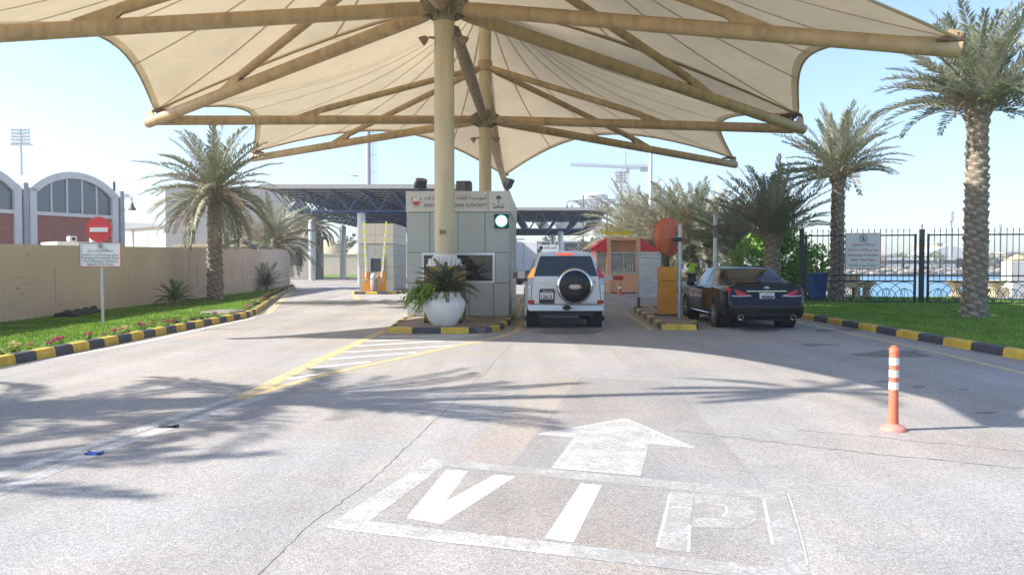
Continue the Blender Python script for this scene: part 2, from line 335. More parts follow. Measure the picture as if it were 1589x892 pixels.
# ------------------------------------------------------------------ mesh builder
class MB:
    def __init__(s): s.v = []; s.f = []; s.m = []; s.T = None
    def add(s, vs_, fs, mi=0):
        o = len(s.v)
        s.v.extend([Vector(p) for p in vs_] if s.T is None else [s.T @ Vector(p) for p in vs_])
        for f in fs: s.f.append([i + o for i in f]); s.m.append(mi)
    def box(s, c, d, rz=0, mi=0, rx=0, ry=0):
        h = [x / 2 for x in d]
        m = Matrix.Translation(Vector(c)) @ Matrix.Rotation(rz, 4, 'Z') @ Matrix.Rotation(ry, 4, 'Y') @ Matrix.Rotation(rx, 4, 'X')
        p = [m @ Vector((x * h[0], y * h[1], z * h[2])) for z in (-1, 1) for y in (-1, 1) for x in (-1, 1)]
        s.add(p, [(0, 2, 3, 1), (4, 5, 7, 6), (0, 1, 5, 4), (2, 6, 7, 3), (0, 4, 6, 2), (1, 3, 7, 5)], mi)
    def b2(s, lo, hi, mi=0):
        s.box([(a + b) / 2 for a, b in zip(lo, hi)], [b - a for a, b in zip(lo, hi)], mi=mi)
    def tube(s, pts, r, n=10, mi=0, caps=True, closed=False):
        pts = [Vector(p) for p in pts]; k = len(pts)
        rr = r if isinstance(r, (list, tuple)) else [r] * k
        up = None; rings = []
        for i in range(k):
            if closed: t = pts[(i + 1) % k] - pts[i - 1]
            else: t = pts[min(i + 1, k - 1)] - pts[max(i - 1, 0)]
            t.normalize()
            if up is None:
                up = Vector((0, 0, 1)) if abs(t.z) < 0.95 else Vector((0, 1, 0))
            a = t.cross(up); a.normalize(); b = a.cross(t); b.normalize(); up = b
            rings.append([pts[i] + (a * math.cos(2 * PI * j / n) + b * math.sin(2 * PI * j / n)) * rr[i] for j in range(n)])
        vs_ = [p for q in rings for p in q]; fs = []
        for i in range(k if closed else k - 1):
            i2 = (i + 1) % k
            for j in range(n):
                j2 = (j + 1) % n
                fs.append((i * n + j, i * n + j2, i2 * n + j2, i2 * n + j))
        if caps and not closed:
            fs.append(list(range(n))[::-1]); fs.append([(k - 1) * n + j for j in range(n)])
        s.add(vs_, fs, mi)
    def lathe(s, prof, c=(0, 0, 0), n=24, mi=0, axis='Z', squash=1.0):
        c = Vector(c); vs_ = []; k = len(prof)
        for r, z in prof:
            for j in range(n):
                a = 2 * PI * j / n
                p = Vector((r * math.cos(a), r * math.sin(a) * squash, z))
                if axis == 'X': p = Vector((z, p.x, p.y))
                elif axis == 'Y': p = Vector((p.x, z, p.y))
                vs_.append(c + p)
        fs = [(i * n + j, i * n + (j + 1) % n, (i + 1) * n + (j + 1) % n, (i + 1) * n + j) for i in range(k - 1) for j in range(n)]
        if prof[0][0] > 1e-6: fs.append(list(range(n))[::-1])
        if prof[-1][0] > 1e-6: fs.append([(k - 1) * n + j for j in range(n)])
        s.add(vs_, fs, mi)
    def ell(s, c, r, n=16, m=10, mi=0):
        c = Vector(c); vs_ = []; fs = []
        for i in range(m + 1):
            t = PI * i / m
            for j in range(n):
                a = 2 * PI * j / n
                vs_.append(c + Vector((r[0] * math.sin(t) * math.cos(a), r[1] * math.sin(t) * math.sin(a), r[2] * math.cos(t))))
        for i in range(m):
            for j in range(n):
                fs.append((i * n + j, (i + 1) * n + j, (i + 1) * n + (j + 1) % n, i * n + (j + 1) % n))
        s.add(vs_, fs, mi)
    def extr(s, poly, vec, mi=0):
        p = [Vector(q) for q in poly]; v = Vector(vec); k = len(p)
        fs = [list(range(k))[::-1], [k + i for i in range(k)]] + [(i, (i + 1) % k, k + (i + 1) % k, k + i) for i in range(k)]
        s.add(p + [q + v for q in p], fs, mi)
    def face(s, poly, mi=0): s.add(poly, [list(range(len(poly)))], mi)
    def grid(s, fn, nu, nv, mi=0):
        vs_ = [fn(i / nu, j / nv) for i in range(nu + 1) for j in range(nv + 1)]; w = nv + 1
        s.add(vs_, [(i * w + j, (i + 1) * w + j, (i + 1) * w + j + 1, i * w + j + 1) for i in range(nu) for j in range(nv)], mi)
    def text(s, body, size, o, right=(1, 0, 0), up=(0, 0, 1), mi=0, align='C', width=None, stretch=1.0, bold=0.0):
        c = bpy.data.curves.new('lettering', 'FONT'); c.body = body; c.size = size; c.resolution_u = 2
        c.offset = bold
        ob = bpy.data.objects.new('lettering', c); COL.objects.link(ob)
        dg = bpy.context.evaluated_depsgraph_get(); dg.update()
        me = bpy.data.meshes.new_from_object(ob.evaluated_get(dg))
        bpy.data.objects.remove(ob); bpy.data.curves.remove(c)
        vs_ = [v.co.copy() for v in me.vertices]; fs = [list(p.vertices) for p in me.polygons]
        bpy.data.meshes.remove(me)
        if not vs_: return
        x0 = min(v.x for v in vs_); x1 = max(v.x for v in vs_)
        k = (width / (x1 - x0)) if width else stretch
        sh = {'C': (x0 + x1) / 2, 'L': x0, 'R': x1}[align]
        o, right, up = Vector(o), Vector(right), Vector(up)
        s.add([o + right * ((v.x - sh) * k) + up * v.y for v in vs_], fs, mi)
    def build(s, name, mats, parent=None, smooth=None, bevel=0.0, seg=2, flip=False):
        me = bpy.data.meshes.new(name)
        me.from_pydata([tuple(p) for p in s.v], [], s.f)
        for m in (mats if isinstance(mats, (list, tuple)) else [mats]): me.materials.append(M[m] if isinstance(m, str) else m)
        me.polygons.foreach_set('material_index', s.m)
        if flip: me.flip_normals()
        me.update()
        if smooth is not None:
            me.polygons.foreach_set('use_smooth', [True] * len(me.polygons))
            if smooth < 180: me.set_sharp_from_angle(angle=R(smooth))
        o = bpy.data.objects.new(name, me); COL.objects.link(o)
        if parent is not None: o.parent = parent
        if bevel > 0:
            b = o.modifiers.new('bevel', 'BEVEL'); b.width = bevel; b.segments = seg; b.limit_method = 'ANGLE'; b.angle_limit = R(40)
        return o

def thing(name, label, cat, loc=(0, 0, 0), rz=0, group=None):
    o = bpy.data.objects.new(name, None); COL.objects.link(o)
    o.empty_display_size = 0.2
    o.location = loc; o.rotation_euler = (0, 0, rz); o['label'] = label; o['category'] = cat
    if group: o['group'] = group
    return o
def tag(o, label, cat, group=None):
    o['label'] = label; o['category'] = cat
    if group: o['group'] = group
    return o
def struct(o): o['kind'] = 'structure'; return o
def dup(root, loc, rz=0, label=None, group=None, scale=None):
    r = root.copy(); COL.objects.link(r); r.location = loc; r.rotation_euler = (0, 0, rz)
    if label: r['label'] = label
    if group: r['group'] = group
    if scale: r.scale = scale
    for ch in list(root.children):
        c = ch.copy(); COL.objects.link(c); c.parent = r
        for g in ch.children:
            d = g.copy(); COL.objects.link(d); d.parent = c
    return r

# Arabic letters joined by hand: isolated, final, initial, medial shapes
_A = {'ا': 'FE8D FE8E', 'أ': 'FE83 FE84', 'إ': 'FE87 FE88', 'ؤ': 'FE85 FE86', 'ء': 'FE80', 'ب': 'FE8F FE90 FE91 FE92', 'ة': 'FE93 FE94',
      'ت': 'FE95 FE96 FE97 FE98', 'ج': 'FE9D FE9E FE9F FEA0', 'ح': 'FEA1 FEA2 FEA3 FEA4', 'خ': 'FEA5 FEA6 FEA7 FEA8', 'د': 'FEA9 FEAA',
      'ذ': 'FEAB FEAC', 'ر': 'FEAD FEAE', 'ز': 'FEAF FEB0', 'س': 'FEB1 FEB2 FEB3 FEB4', 'ش': 'FEB5 FEB6 FEB7 FEB8', 'ص': 'FEB9 FEBA FEBB FEBC',
      'ض': 'FEBD FEBE FEBF FEC0', 'ط': 'FEC1 FEC2 FEC3 FEC4', 'ظ': 'FEC5 FEC6 FEC7 FEC8', 'ع': 'FEC9 FECA FECB FECC', 'غ': 'FECD FECE FECF FED0',
      'ف': 'FED1 FED2 FED3 FED4', 'ق': 'FED5 FED6 FED7 FED8', 'ك': 'FED9 FEDA FEDB FEDC', 'ل': 'FEDD FEDE FEDF FEE0', 'م': 'FEE1 FEE2 FEE3 FEE4',
      'ن': 'FEE5 FEE6 FEE7 FEE8', 'ه': 'FEE9 FEEA FEEB FEEC', 'و': 'FEED FEEE', 'ى': 'FEEF FEF0', 'ي': 'FEF1 FEF2 FEF3 FEF4'}
_A = {k: [chr(int(x, 16)) for x in v.split()] for k, v in _A.items()}
def arab(t):
    out = []
    for i, ch in enumerate(t):
        if ch not in _A: out.append(ch); continue
        f = _A[ch]
        prev = i > 0 and t[i - 1] in _A and len(_A[t[i - 1]]) == 4
        nxt = i + 1 < len(t) and t[i + 1] in _A and len(f) == 4 and t[i + 1] != 'ء'
        if ch == 'ء': prev = False
        out.append(f[3] if prev and nxt else f[1] if prev and len(f) > 1 else f[2] if nxt else f[0])
    return ''.join(out[::-1])

def hermite(xs, ys, q):
    xs = np.asarray(xs, float); ys = np.asarray(ys, float)
    d = (ys[1:] - ys[:-1]) / (xs[1:] - xs[:-1]).reshape(-1, *([1] * (ys.ndim - 1)))
    t = np.zeros_like(ys); t[0] = d[0]; t[-1] = d[-1]
    same = (d[1:] * d[:-1]) > 0
    t[1:-1] = np.where(same, 2 * d[1:] * d[:-1] / np.where(same, d[1:] + d[:-1], 1), 0)
    out = []
    for x in q:
        i = int(np.clip(np.searchsorted(xs, x) - 1, 0, len(xs) - 2)); h = xs[i + 1] - xs[i]; u = (x - xs[i]) / h
        out.append(ys[i] * (2 * u**3 - 3 * u**2 + 1) + t[i] * h * (u**3 - 2 * u**2 + u) + ys[i + 1] * (3 * u**2 - 2 * u**3) + t[i + 1] * h * (u**3 - u**2))
    return np.array(out)

# ================================================================== GROUND
EDGE = [(3000, 33.8), (15, 33.8), (30, 72), (92, 222), (3000, 222)]
g = MB()
bmg = bmesh.new()
for q in ([(-3000, -200), (3000, -200), (3000, 33.8), (-3000, 33.8)], [(-3000, 33.8), (15, 33.8), (30, 72), (-3000, 72)], [(-3000, 72), (30, 72), (92, 222), (-3000, 222)], [(-3000, 222), (3000, 222), (3000, 3500), (-3000, 3500)]):
    bmg.faces.new([bmg.verts.new((x, y, -0.02)) for x, y in q])
for (x0, y0), (x1, y1) in zip(EDGE[:-1], EDGE[1:]):
    bmg.faces.new([bmg.verts.new(p) for p in ((x0, y0, -0.02), (x0, y0, -4), (x1, y1, -4), (x1, y1, -0.02))])
me = bpy.data.meshes.new('ground'); bmg.to_mesh(me); bmg.free(); me.materials.append(M['sand'])
ground = bpy.data.objects.new('ground', me); COL.objects.link(ground); struct(ground)
w = MB(); w.face([(8, 33, -1.5), (3000, 33, -1.5), (3000, 240, -1.5), (8, 240, -1.5)])
struct(w.build('sea', 'water'))
def sheet(name, pts, z, m):
    b = MB(); b.face([(x, y, z) for x, y in pts]); return struct(b.build(name, m))
sheet('road', [(-7.5, -25), (8.1, -25), (8.1, 24), (9.2, 29.5), (11, 33.6), (36, 33.6), (36, 34.4), (8.2, 34.2), (7.6, 36), (8.8, 60), (14, 160), (-26, 160), (-22, 75), (-14.0, 51),
               (-9.9, 33), (-8.35, 26.7), (-7.5, 22.5)], 0.0, 'asphalt')

def px_poly(pts, z): return [tuple(G(x, y, z)) for x, y in pts]
def marking(name, polys, m, z=0.008):
    b = MB()
    for p in polys: b.face(px_poly(p, z))
    o = b.build(name, m)
    for f in o.data.polygons:
        pass
    bm = bmesh.new(); bm.from_mesh(o.data); bmesh.ops.recalc_face_normals(bm, faces=bm.faces)
    for f in bm.faces:
        if f.normal.z < 0: f.normal_flip()
    bm.to_mesh(o.data); bm.free()
    return struct(o)
def Z6(x, y): return (480 + x / 2.563, 620 + y / 2.563)
def Z7(x, y): return (960 + x / 2.526, 560 + y / 2.526)
def Z5(x, y): return (380 + x / 3.31, 500 + y / 3.31)
# darker and browner patches in the old asphalt
marking('asphalt_patch', [[(900, 585), (1040, 592), (1200, 770), (1190, 880), (572, 808), (689, 722), (795, 722)]], 'asphalt_patch', 0.0006)
marking('asphalt_patch', [[(840, 590), (900, 585), (795, 720), (705, 716), (770, 655)]], 'asphalt_tan', 0.0008)
def stripes(line, half):       # wobbly worn edges for a band along a pixel line, as world polygons
    out = []
    P_ = [G(*p) for p in line]
    for a, b in zip(P_[:-1], P_[1:]):
        d = (b - a).normalized(); n_ = Vector((-d.y, d.x, 0)) * half
        out.append([a - n_, b - n_, b + n_, a + n_])
    return out
def world_marking(name, polys, m, z=0.0018):
    b = MB()
    for p in polys: b.face([(q[0], q[1], z) for q in p])
    o = b.build(name, m)
    bm = bmesh.new(); bm.from_mesh(o.data)
    for f in bm.faces:
        if f.normal.z < 0: f.normal_flip()
    bm.to_mesh(o.data); bm.free()
    return struct(o)
def mitre(line, half):
    P_ = [G(*p) if len(p) == 2 else Vector(p) for p in line]; L = []; Rr = []
    for i, p in enumerate(P_):
        d = (P_[min(i + 1, len(P_) - 1)] - P_[max(i - 1, 0)]).normalized(); n_ = Vector((-d.y, d.x, 0)) * half
        L.append(p + n_); Rr.append(p - n_)
    return [[L[i], L[i + 1], Rr[i + 1], Rr[i]] for i in range(len(P_) - 1)]

# VIP box, letters and arrow
O1, O2, O3, O4 = (504, 817), (671, 710.5), (1219, 762), (1262, 908)
I1, I2, I3, I4 = (572, 808), (689, 722), (1186, 773), (1201, 879)
marking('asphalt_patch', [[I1, I2, (945, 748), I3, I4, (886, 843)]], 'asphalt_coarse', 0.0010)
marking('vip_box_marking', [[O1, O2, I2, I1], [O1, I1, (886, 843.5), (882, 862.7)]], 'paint_faded', 0.0018)
marking('vip_box_marking', [[O2, (945, 735.9), (940, 747.8), I2], [(945, 735.9), O3, I3, (940, 747.8)], [O3, O4, I4, I3], [(882, 862.7), (886, 843.5), I4, O4]], 'paint_ghost', 0.0018)
V = [Z6(*p) for p in ((545, 278), (630, 283), (540, 405), (740, 297), (818, 305), (525, 492), (387, 468))]
marking('vip_letter_marking', [[V[0], V[1], V[2], V[5], V[6]], [V[2], V[3], V[4], V[5]]], 'paint_white', 0.0020)
marking('vip_letter_marking', [[Z6(*p) for p in ((1080, 332), (1162, 340), (1050, 565), (938, 548))]], 'paint_white', 0.0020)
marking('vip_letter_marking', [[Z7(*p) for p in ((205, 512), (298, 520), (285, 600), (275, 750), (150, 730))],
                               [Z7(*p) for p in ((298, 520), (480, 533), (420, 568), (300, 556))],
                               [Z7(*p) for p in ((480, 533), (530, 552), (548, 590), (422, 592), (420, 568))],
                               [Z7(*p) for p in ((548, 590), (540, 630), (480, 655), (405, 614), (422, 592))],
                               [Z7(*p) for p in ((480, 655), (288, 650), (286, 612), (405, 614))]], 'paint_ghost', 0.0020)
marking('lane_arrow_marking', [[Z6(*p) for p in ((1260, 72), (1532, 192), (1352, 175), (1318, 302), (968, 272), (1058, 150), (905, 138))]], 'paint_faded', 0.0018)
AR = [Z6(*p) for p in ((1260, 76), (1524, 190), (1352, 178), (1318, 299), (972, 270), (1060, 152), (912, 138), (1255, 76))]
world_marking('lane_arrow_marking', mitre(AR[6:8], .022) + mitre(AR[0:2], .016) + mitre(AR[3:6], .018), 'paint_edge', 0.0023)
world_marking('vip_letter_marking', mitre([Z7(203, 520), Z7(152, 728), Z7(274, 748), Z7(280, 640)], .010) + mitre([Z7(205, 570), Z7(290, 580)], .007) + mitre([Z7(380, 562), Z7(420, 570), Z7(424, 592), Z7(405, 612)], .008), 'paint_edge', 0.0025)
world_marking('vip_box_marking', mitre([Z7(568, 540), Z7(588, 640), Z7(604, 720)], .010) + mitre([Z7(665, 520), Z7(715, 680), Z7(742, 800)], .006) + mitre([O1, (690, 840), (882, 861)], .014), 'paint_edge', 0.0024)
# hatched nose in front of the booth island
world_marking('hatch_border_marking', mitre([Z5(-20, 395), Z5(180, 290), Z5(420, 178), Z5(600, 95), Z5(725, 38)], 0.10), 'paint_yellow', 0.0020)
world_marking('hatch_border_marking', mitre([Z5(-10, 388), Z5(200, 325), Z5(430, 262), Z5(830, 178), Z5(1100, 118), Z5(1300, 78), Z5(1390, 50), Z5(1425, 8), (804, 487), (809, 470)], 0.075), 'paint_yellow', 0.0022)
hb = []
for a, b in (((215, 292), (450, 256)), ((325, 236), (640, 202)), ((420, 190), (880, 155)), ((500, 154), (1080, 119)), ((565, 122), (1010, 96)), ((625, 97), (1120, 76)), ((690, 74), (1200, 66))):
    hb += mitre([Z5(*a), Z5((a[0] + b[0]) / 2, (a[1] + b[1]) / 2), Z5(*b)], 0.06)
world_marking('hatch_bar_marking', hb, 'paint_white', 0.0018)
# lane lines running to the lower left, edge lines
world_marking('lane_line_marking', mitre([(367, 616), (132, 694), (0, 738), (-200, 803)], 0.065), 'paint_faded', 0.0018)
world_marking('lane_line_marking', mitre([(412, 614), (168, 694), (20, 754), (-160, 826)], 0.075), 'paint_faded', 0.0016)
world_marking('edge_line_marking', mitre([(-300, 655), (0, 571), (133, 546.5), (237, 527.5), (330, 506), (388, 494.5), (414, 480.5), (450, 453)], 0.045), 'paint_white', 0.0018)
world_marking('edge_line_marking', mitre([(1238, 500), (1330, 519), (1430, 541), (1589, 579), (1800, 630)], 0.07), 'paint_yellow', 0.0018)
world_marking('edge_line_marking', mitre([(972, 486), (1012, 512)], 0.07), 'paint_yellow', 0.0018)
world_marking('edge_line_marking', mitre([(455, 452), (415, 487)], 0.08), 'paint_yellow', 0.0022)
world_marking('edge_line_marking', mitre([(548, 455), (556, 466), (580, 470)], 0.12), 'paint_yellow', 0.0018)
# speed hump strip across the left lane, cracks, tar lines and oil
world_marking('joint_strip_marking', mitre([(440, 489), (520, 489.5), (610, 488)], 0.10), 'asphalt_patch', 0.0013)
def crack(line, half, rnd, m='crack', z=0.0014):
    rs = random.Random(rnd); P_ = []
    for (a, b) in zip(line[:-1], line[1:]):
        for k in range(14):
            t = k / 14; P_.append((a[0] + (b[0] - a[0]) * t + rs.uniform(-2.2, 2.2), a[1] + (b[1] - a[1]) * t + rs.uniform(-1.0, 1.0)))
    P_.append(line[-1])
    P_ = [G(*p) for p in P_]; L = []; Q = []
    for i, p in enumerate(P_):
        d = (P_[min(i + 1, len(P_) - 1)] - P_[max(i - 1, 0)]).normalized(); h = half * rs.uniform(0.35, 1.25); n_ = Vector((-d.y, d.x, 0)) * h
        L.append(p + n_); Q.append(p - n_)
    world_marking('road_crack', [[L[i], L[i + 1], Q[i + 1], Q[i]] for i in range(len(P_) - 1)], m, z)
crack([(360, 930), (480, 815), (588, 735), (660, 665), (740, 590), (808, 522)], 0.0042, 1)
crack([(1045, 667), (1200, 686), (1380, 706), (1620, 730)], 0.013, 2)
crack([(1240, 667), (1400, 682), (1620, 703)], 0.006, 3)
crack([(430, 527), (560, 520), (620, 519)], 0.012, 4)
crack([(300, 514), (420, 498), (560, 494)], 0.012, 5)
crack([(985, 636), (820, 640), (700, 628)], 0.006, 6)
rs = random.Random(5)
def blob(cx, cy, rx, ry, seed):
    r_ = random.Random(seed); k = 14
    ph = [r_.uniform(0.7, 1.2) for _ in range(k)]
    return [(cx + rx * ph[i] * math.cos(2 * PI * i / k), cy + ry * ph[i] * math.sin(2 * PI * i / k)) for i in range(k)]
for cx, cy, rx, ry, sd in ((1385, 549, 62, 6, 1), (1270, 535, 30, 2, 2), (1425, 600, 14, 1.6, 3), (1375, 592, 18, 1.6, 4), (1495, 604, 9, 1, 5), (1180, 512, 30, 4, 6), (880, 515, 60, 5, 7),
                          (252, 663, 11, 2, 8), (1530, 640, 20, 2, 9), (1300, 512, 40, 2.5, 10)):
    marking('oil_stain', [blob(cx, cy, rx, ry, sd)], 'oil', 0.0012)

# ------------------------------------------------------------------ kerbs
def resample(pts, step):
    P_ = [Vector((p[0], p[1], 0)) for p in pts]; out = [P_[0]]; acc = 0
    for a, b in zip(P_[:-1], P_[1:]):
        L = (b - a).length; t = step - acc
        while t < L - 1e-4: out.append(a + (b - a) * (t / L)); t += step
        acc = (acc + L) % step
    out.append(P_[-1]); return out
def kerb(pts, side, step, h=0.15, wd=0.16, z0=-0.02, first=0, sub=1):
    b = MB(); P_ = resample(pts, step)
    prof = [(0, z0), (0.012, h * 0.75), (0.03, h * 0.95), (0.05, h), (wd, h), (wd, z0)]
    nrm = []
    for i in range(len(P_)):
        d = (P_[min(i + 1, len(P_) - 1)] - P_[max(i - 1, 0)]).normalized(); nrm.append(Vector((-d.y, d.x, 0)) * side)
    for i in range(len(P_) - 1):
        a, c = P_[i], P_[i + 1]; d = (c - a) * (0.006 / max((c - a).length, 0.02)); a2, c2 = a + d, c - d
        q0 = [a2 + nrm[i] * x + Vector((0, 0, z)) for x, z in prof]; q1 = [c2 + nrm[i + 1] * x + Vector((0, 0, z)) for x, z in prof]
        k = len(prof)
        b.add(q0 + q1, [(j, j + 1, k + j + 1, k + j) for j in range(k - 1)] + [list(range(k)), list(range(k, 2 * k))[::-1]], (i + first) % 2)
    bm = bmesh.new(); o = b.build('kerb', ['kerb_y', 'kerb_k'])
    bm.from_mesh(o.data); bmesh.ops.recalc_face_normals(bm, faces=bm.faces); bm.to_mesh(o.data); bm.free()
    return struct(o)
LK = [(-7.45, -24), (-7.45, 22.2), (-7.75, 24.2), (-8.35, 26.7), (-9.85, 33), (-13.95, 51)]
kerb(LK, 1, 0.52)
RK = [(8.0, -24), (8.0, 23.6), (8.5, 27), (10.2, 30.4)]
kerb(RK, -1, 0.9)
kerb([(9, 34.5), (7.5, 36), (7.6, 48), (9.4, 75)], -1, 0.9)
# lawns
def lawn_sheet(pts, z): return sheet('lawn', pts, z, 'lawn')
LL = [(-7.6, -24), (-7.6, 22.2), (-7.9, 24.2), (-8.5, 26.8), (-10.0, 33), (-13.9, 49.6), (-13.3, 47.2), (-11.95, 18.2), (-11.2, -24)]
lawn_sheet(LL, 0.12)
RL = [(8.14, -24), (8.14, 23.6), (8.64, 27), (10.3, 30.4), (13, 33.2), (36, 33.2), (36, -24)]
lawn_sheet(RL, 0.12)
sheet('path', [(10.6, 31.6), (36, 31.6), (36, 33.4), (12.4, 33.4)], 0.127, 'concrete')
L3 = [(9.1, 34.6), (7.65, 36), (7.75, 48), (9.5, 75), (24, 75), (14.5, 40), (12.9, 36.8)]
lawn_sheet(L3, 0.12)

def inside(p, poly):
    x, y = p; r = False; j = len(poly) - 1
    for i in range(len(poly)):
        xi, yi = poly[i]; xj, yj = poly[j]
        if (yi > y) != (yj > y) and x < (xj - xi) * (y - yi) / (yj - yi) + xi: r = not r
        j = i
    return r
def grass(poly, n, xr, yr, seed, hmax=0.07):
    r_ = random.Random(seed); v = []; f = []; mi = []; k = 0
    while k < n:
        x = r_.uniform(*xr); y = yr[0] + (yr[1] - yr[0]) * r_.random() ** 1.5
        if not inside((x, y), poly): continue
        clump = 0.6 + 0.4 * math.sin(x * 2.1 + math.sin(y * 1.3)) * math.sin(y * 1.7)
        a = r_.uniform(0, 2 * PI); h = hmax * r_.uniform(0.45, 1.0) * (0.7 + 0.5 * clump); wd = 0.008 + 0.0006 * y
        dx, dy = math.cos(a) * wd, math.sin(a) * wd; lx, ly = r_.uniform(-.04, .04), r_.uniform(-.04, .04)
        i = len(v)
        v += [(x - dx, y - dy, 0.115), (x + dx, y + dy, 0.115), (x + lx, y + ly, 0.12 + h)]; f.append((i, i + 1, i + 2)); mi.append(1 if r_.random() < 0.25 else 0); k += 1
    me = bpy.data.meshes.new('grass'); me.from_pydata(v, [], f); me.materials.append(M['blade']); me.materials.append(M['blade2'])
    me.polygons.foreach_set('material_index', mi)
    o = bpy.data.objects.new('grass', me); COL.objects.link(o); o['kind'] = 'stuff'; return o
grass([(-7.95, 9), (-7.95, 22.2), (-8.3, 24.2), (-8.9, 26.8), (-10.3, 33), (-13.7, 47), (-13.1, 47), (-11.85, 18.2), (-11.5, 9)], 70000, (-14, -7.9), (9, 48), 1)
grass(RL, 60000, (8.14, 19), (9, 33), 2)

# ================================================================== TRAFFIC ISLANDS
def island(name, pts, step, first=0):
    n_ = len(pts); ins = []
    for i in range(n_):
        p0, p1, p2 = Vector(pts[i - 1]), Vector(pts[i]), Vector(pts[(i + 1) % n_])
        a, c = (p1 - p0).normalized(), (p2 - p1).normalized(); nn = (Vector((-a.y, a.x)) + Vector((-c.y, c.x))).normalized()
        ins.append(p1 + nn * .10)
    b = MB(); b.extr([(p.x, p.y, -0.02) for p in ins], (0, 0, 0.135)); struct(b.build(name, 'pavers'))
    kerb(pts + [pts[0]], 1, step, h=0.13, wd=0.14, first=first)
def shrink(pts, d):
    c = Vector((sum(p[0] for p in pts) / len(pts), sum(p[1] for p in pts) / len(pts)))
    return pts
I_A = [(-2.72, 17.35), (-2.35, 17.12), (-0.6, 17.12), (-0.32, 17.5), (-0.03, 19.6), (0.25, 26.7), (0.42, 34), (-2.35, 34), (-2.85, 20)]
island('traffic_island', I_A, 0.62)
p0 = G(1083, 513); 
I_B = [(3.02, 18.15), (3.5, 17.9), (4.15, 18.1), (4.22, 20.2), (4.45, 26.6), (4.1, 27.0), (3.96, 26.4)]
I_B = [(3.42, 18.05), (4.2, 17.95), (4.55, 19.2), (4.85, 26.8), (3.98, 26.8), (3.85, 24.6), (3.5, 19.6)]
island('traffic_island', I_B, 0.8)
I_C = [(-8.1, 40.2), (-7.9, 39.6), (-6.0, 39.6), (-5.75, 40.2), (-5.4, 50), (-7.9, 50)]
island('traffic_island', I_C, 0.6)

# ================================================================== SHADE CANOPIES
def edge_curve(A, B, C, s, u, n=16):
    out = []
    for i in range(n):
        t = i / n; k = 4 * t * (1 - t); P_ = A.lerp(B, t); d = Vector((C.x - P_.x, C.y - P_.y, 0)); d.normalize()
        out.append(P_ + d * (s * k) + Vector((0, 0, u * k)))
    return out
FL, FR = at(240, 172, 26.5), at(1240, 178, 26.5)
NRc, NLc, NMc = Vector((8.75, 15.5, 5.85)), Vector((-12.1, 15.2, 5.85)), Vector((-2.2, 6.7, 5.9))
FL2, FM2, FR2 = at(392, 236, 37.5), at(783, 272, 44), at(1138, 245, 37.5)
POST1 = at(690, 400, 19.2); POST1.z = 0
POST2 = at(753, 300, 32.0); POST2.z = 0
def membrane(name, parent, C, zA, edges, seams_per):
    # edges: list of (A, B, inward sag, upward sag); the cloth is strung from each edge to the ring at the mast
    bnd = []; cornerid = []
    n = 16
    for (A, B, s, u) in edges: cornerid.append(len(bnd)); bnd += edge_curve(A, B, C, s, u, n)
    N = len(bnd); NR = 18; b = MB()
    ring = 0.45
    def pt(i, r):
        Bp = bnd[i % N]; d = Vector((Bp.x - C.x, Bp.y - C.y, 0)); L = d.length; d.normalize()
        q = ring + (L - ring) * r; s_ = 1 - r
        f = 0.55 * s_ + 0.15 * s_ ** 2 + 0.30 * s_ ** 4
        return Vector((C.x, C.y, 0)) + d * q + Vector((0, 0, Bp.z + (zA - Bp.z) * f))
    rs_ = [0, 0.04, 0.09, 0.15, 0.22, 0.3, 0.38, 0.46, 0.54, 0.62, 0.7, 0.77, 0.83, 0.88, 0.92, 0.95, 0.975, 1.0]
    vs_ = [pt(i, r) for r in rs_ for i in range(N)]
    for k in range(len(rs_) - 1):
        b.add([], [], 0)
        mi = 1 if rs_[k] >= 0.97 else 0
        if k == 0: base = len(b.v); b.v.extend(vs_)
        for i in range(N):
            b.f.append([base + k * N + i, base + k * N + (i + 1) % N, base + (k + 1) * N + (i + 1) % N, base + (k + 1) * N + i]); b.m.append(mi)
    step = n // seams_per
    for i in range(0, N, step):
        pr = [pt(i, r) - Vector((0, 0, 0.016)) for r in rs_]
        d = (pr[-1] - pr[0]); t = Vector((-d.y, d.x, 0)).normalized() * 0.03
        for a, c in zip(pr[:-1], pr[1:]): b.face([a - t, c - t, c + t, a + t], 2)
    cloth = b.build('fabric_roof', ['fabric', 'fabric_hem', 'seam'], parent, smooth=180)
    hm = MB(); hm.tube([p + Vector((0, 0, -0.02)) for p in bnd], 0.03, 6, closed=True); hm.build('edge_rope', 'fabric_hem', parent)
    return pt, bnd, cornerid

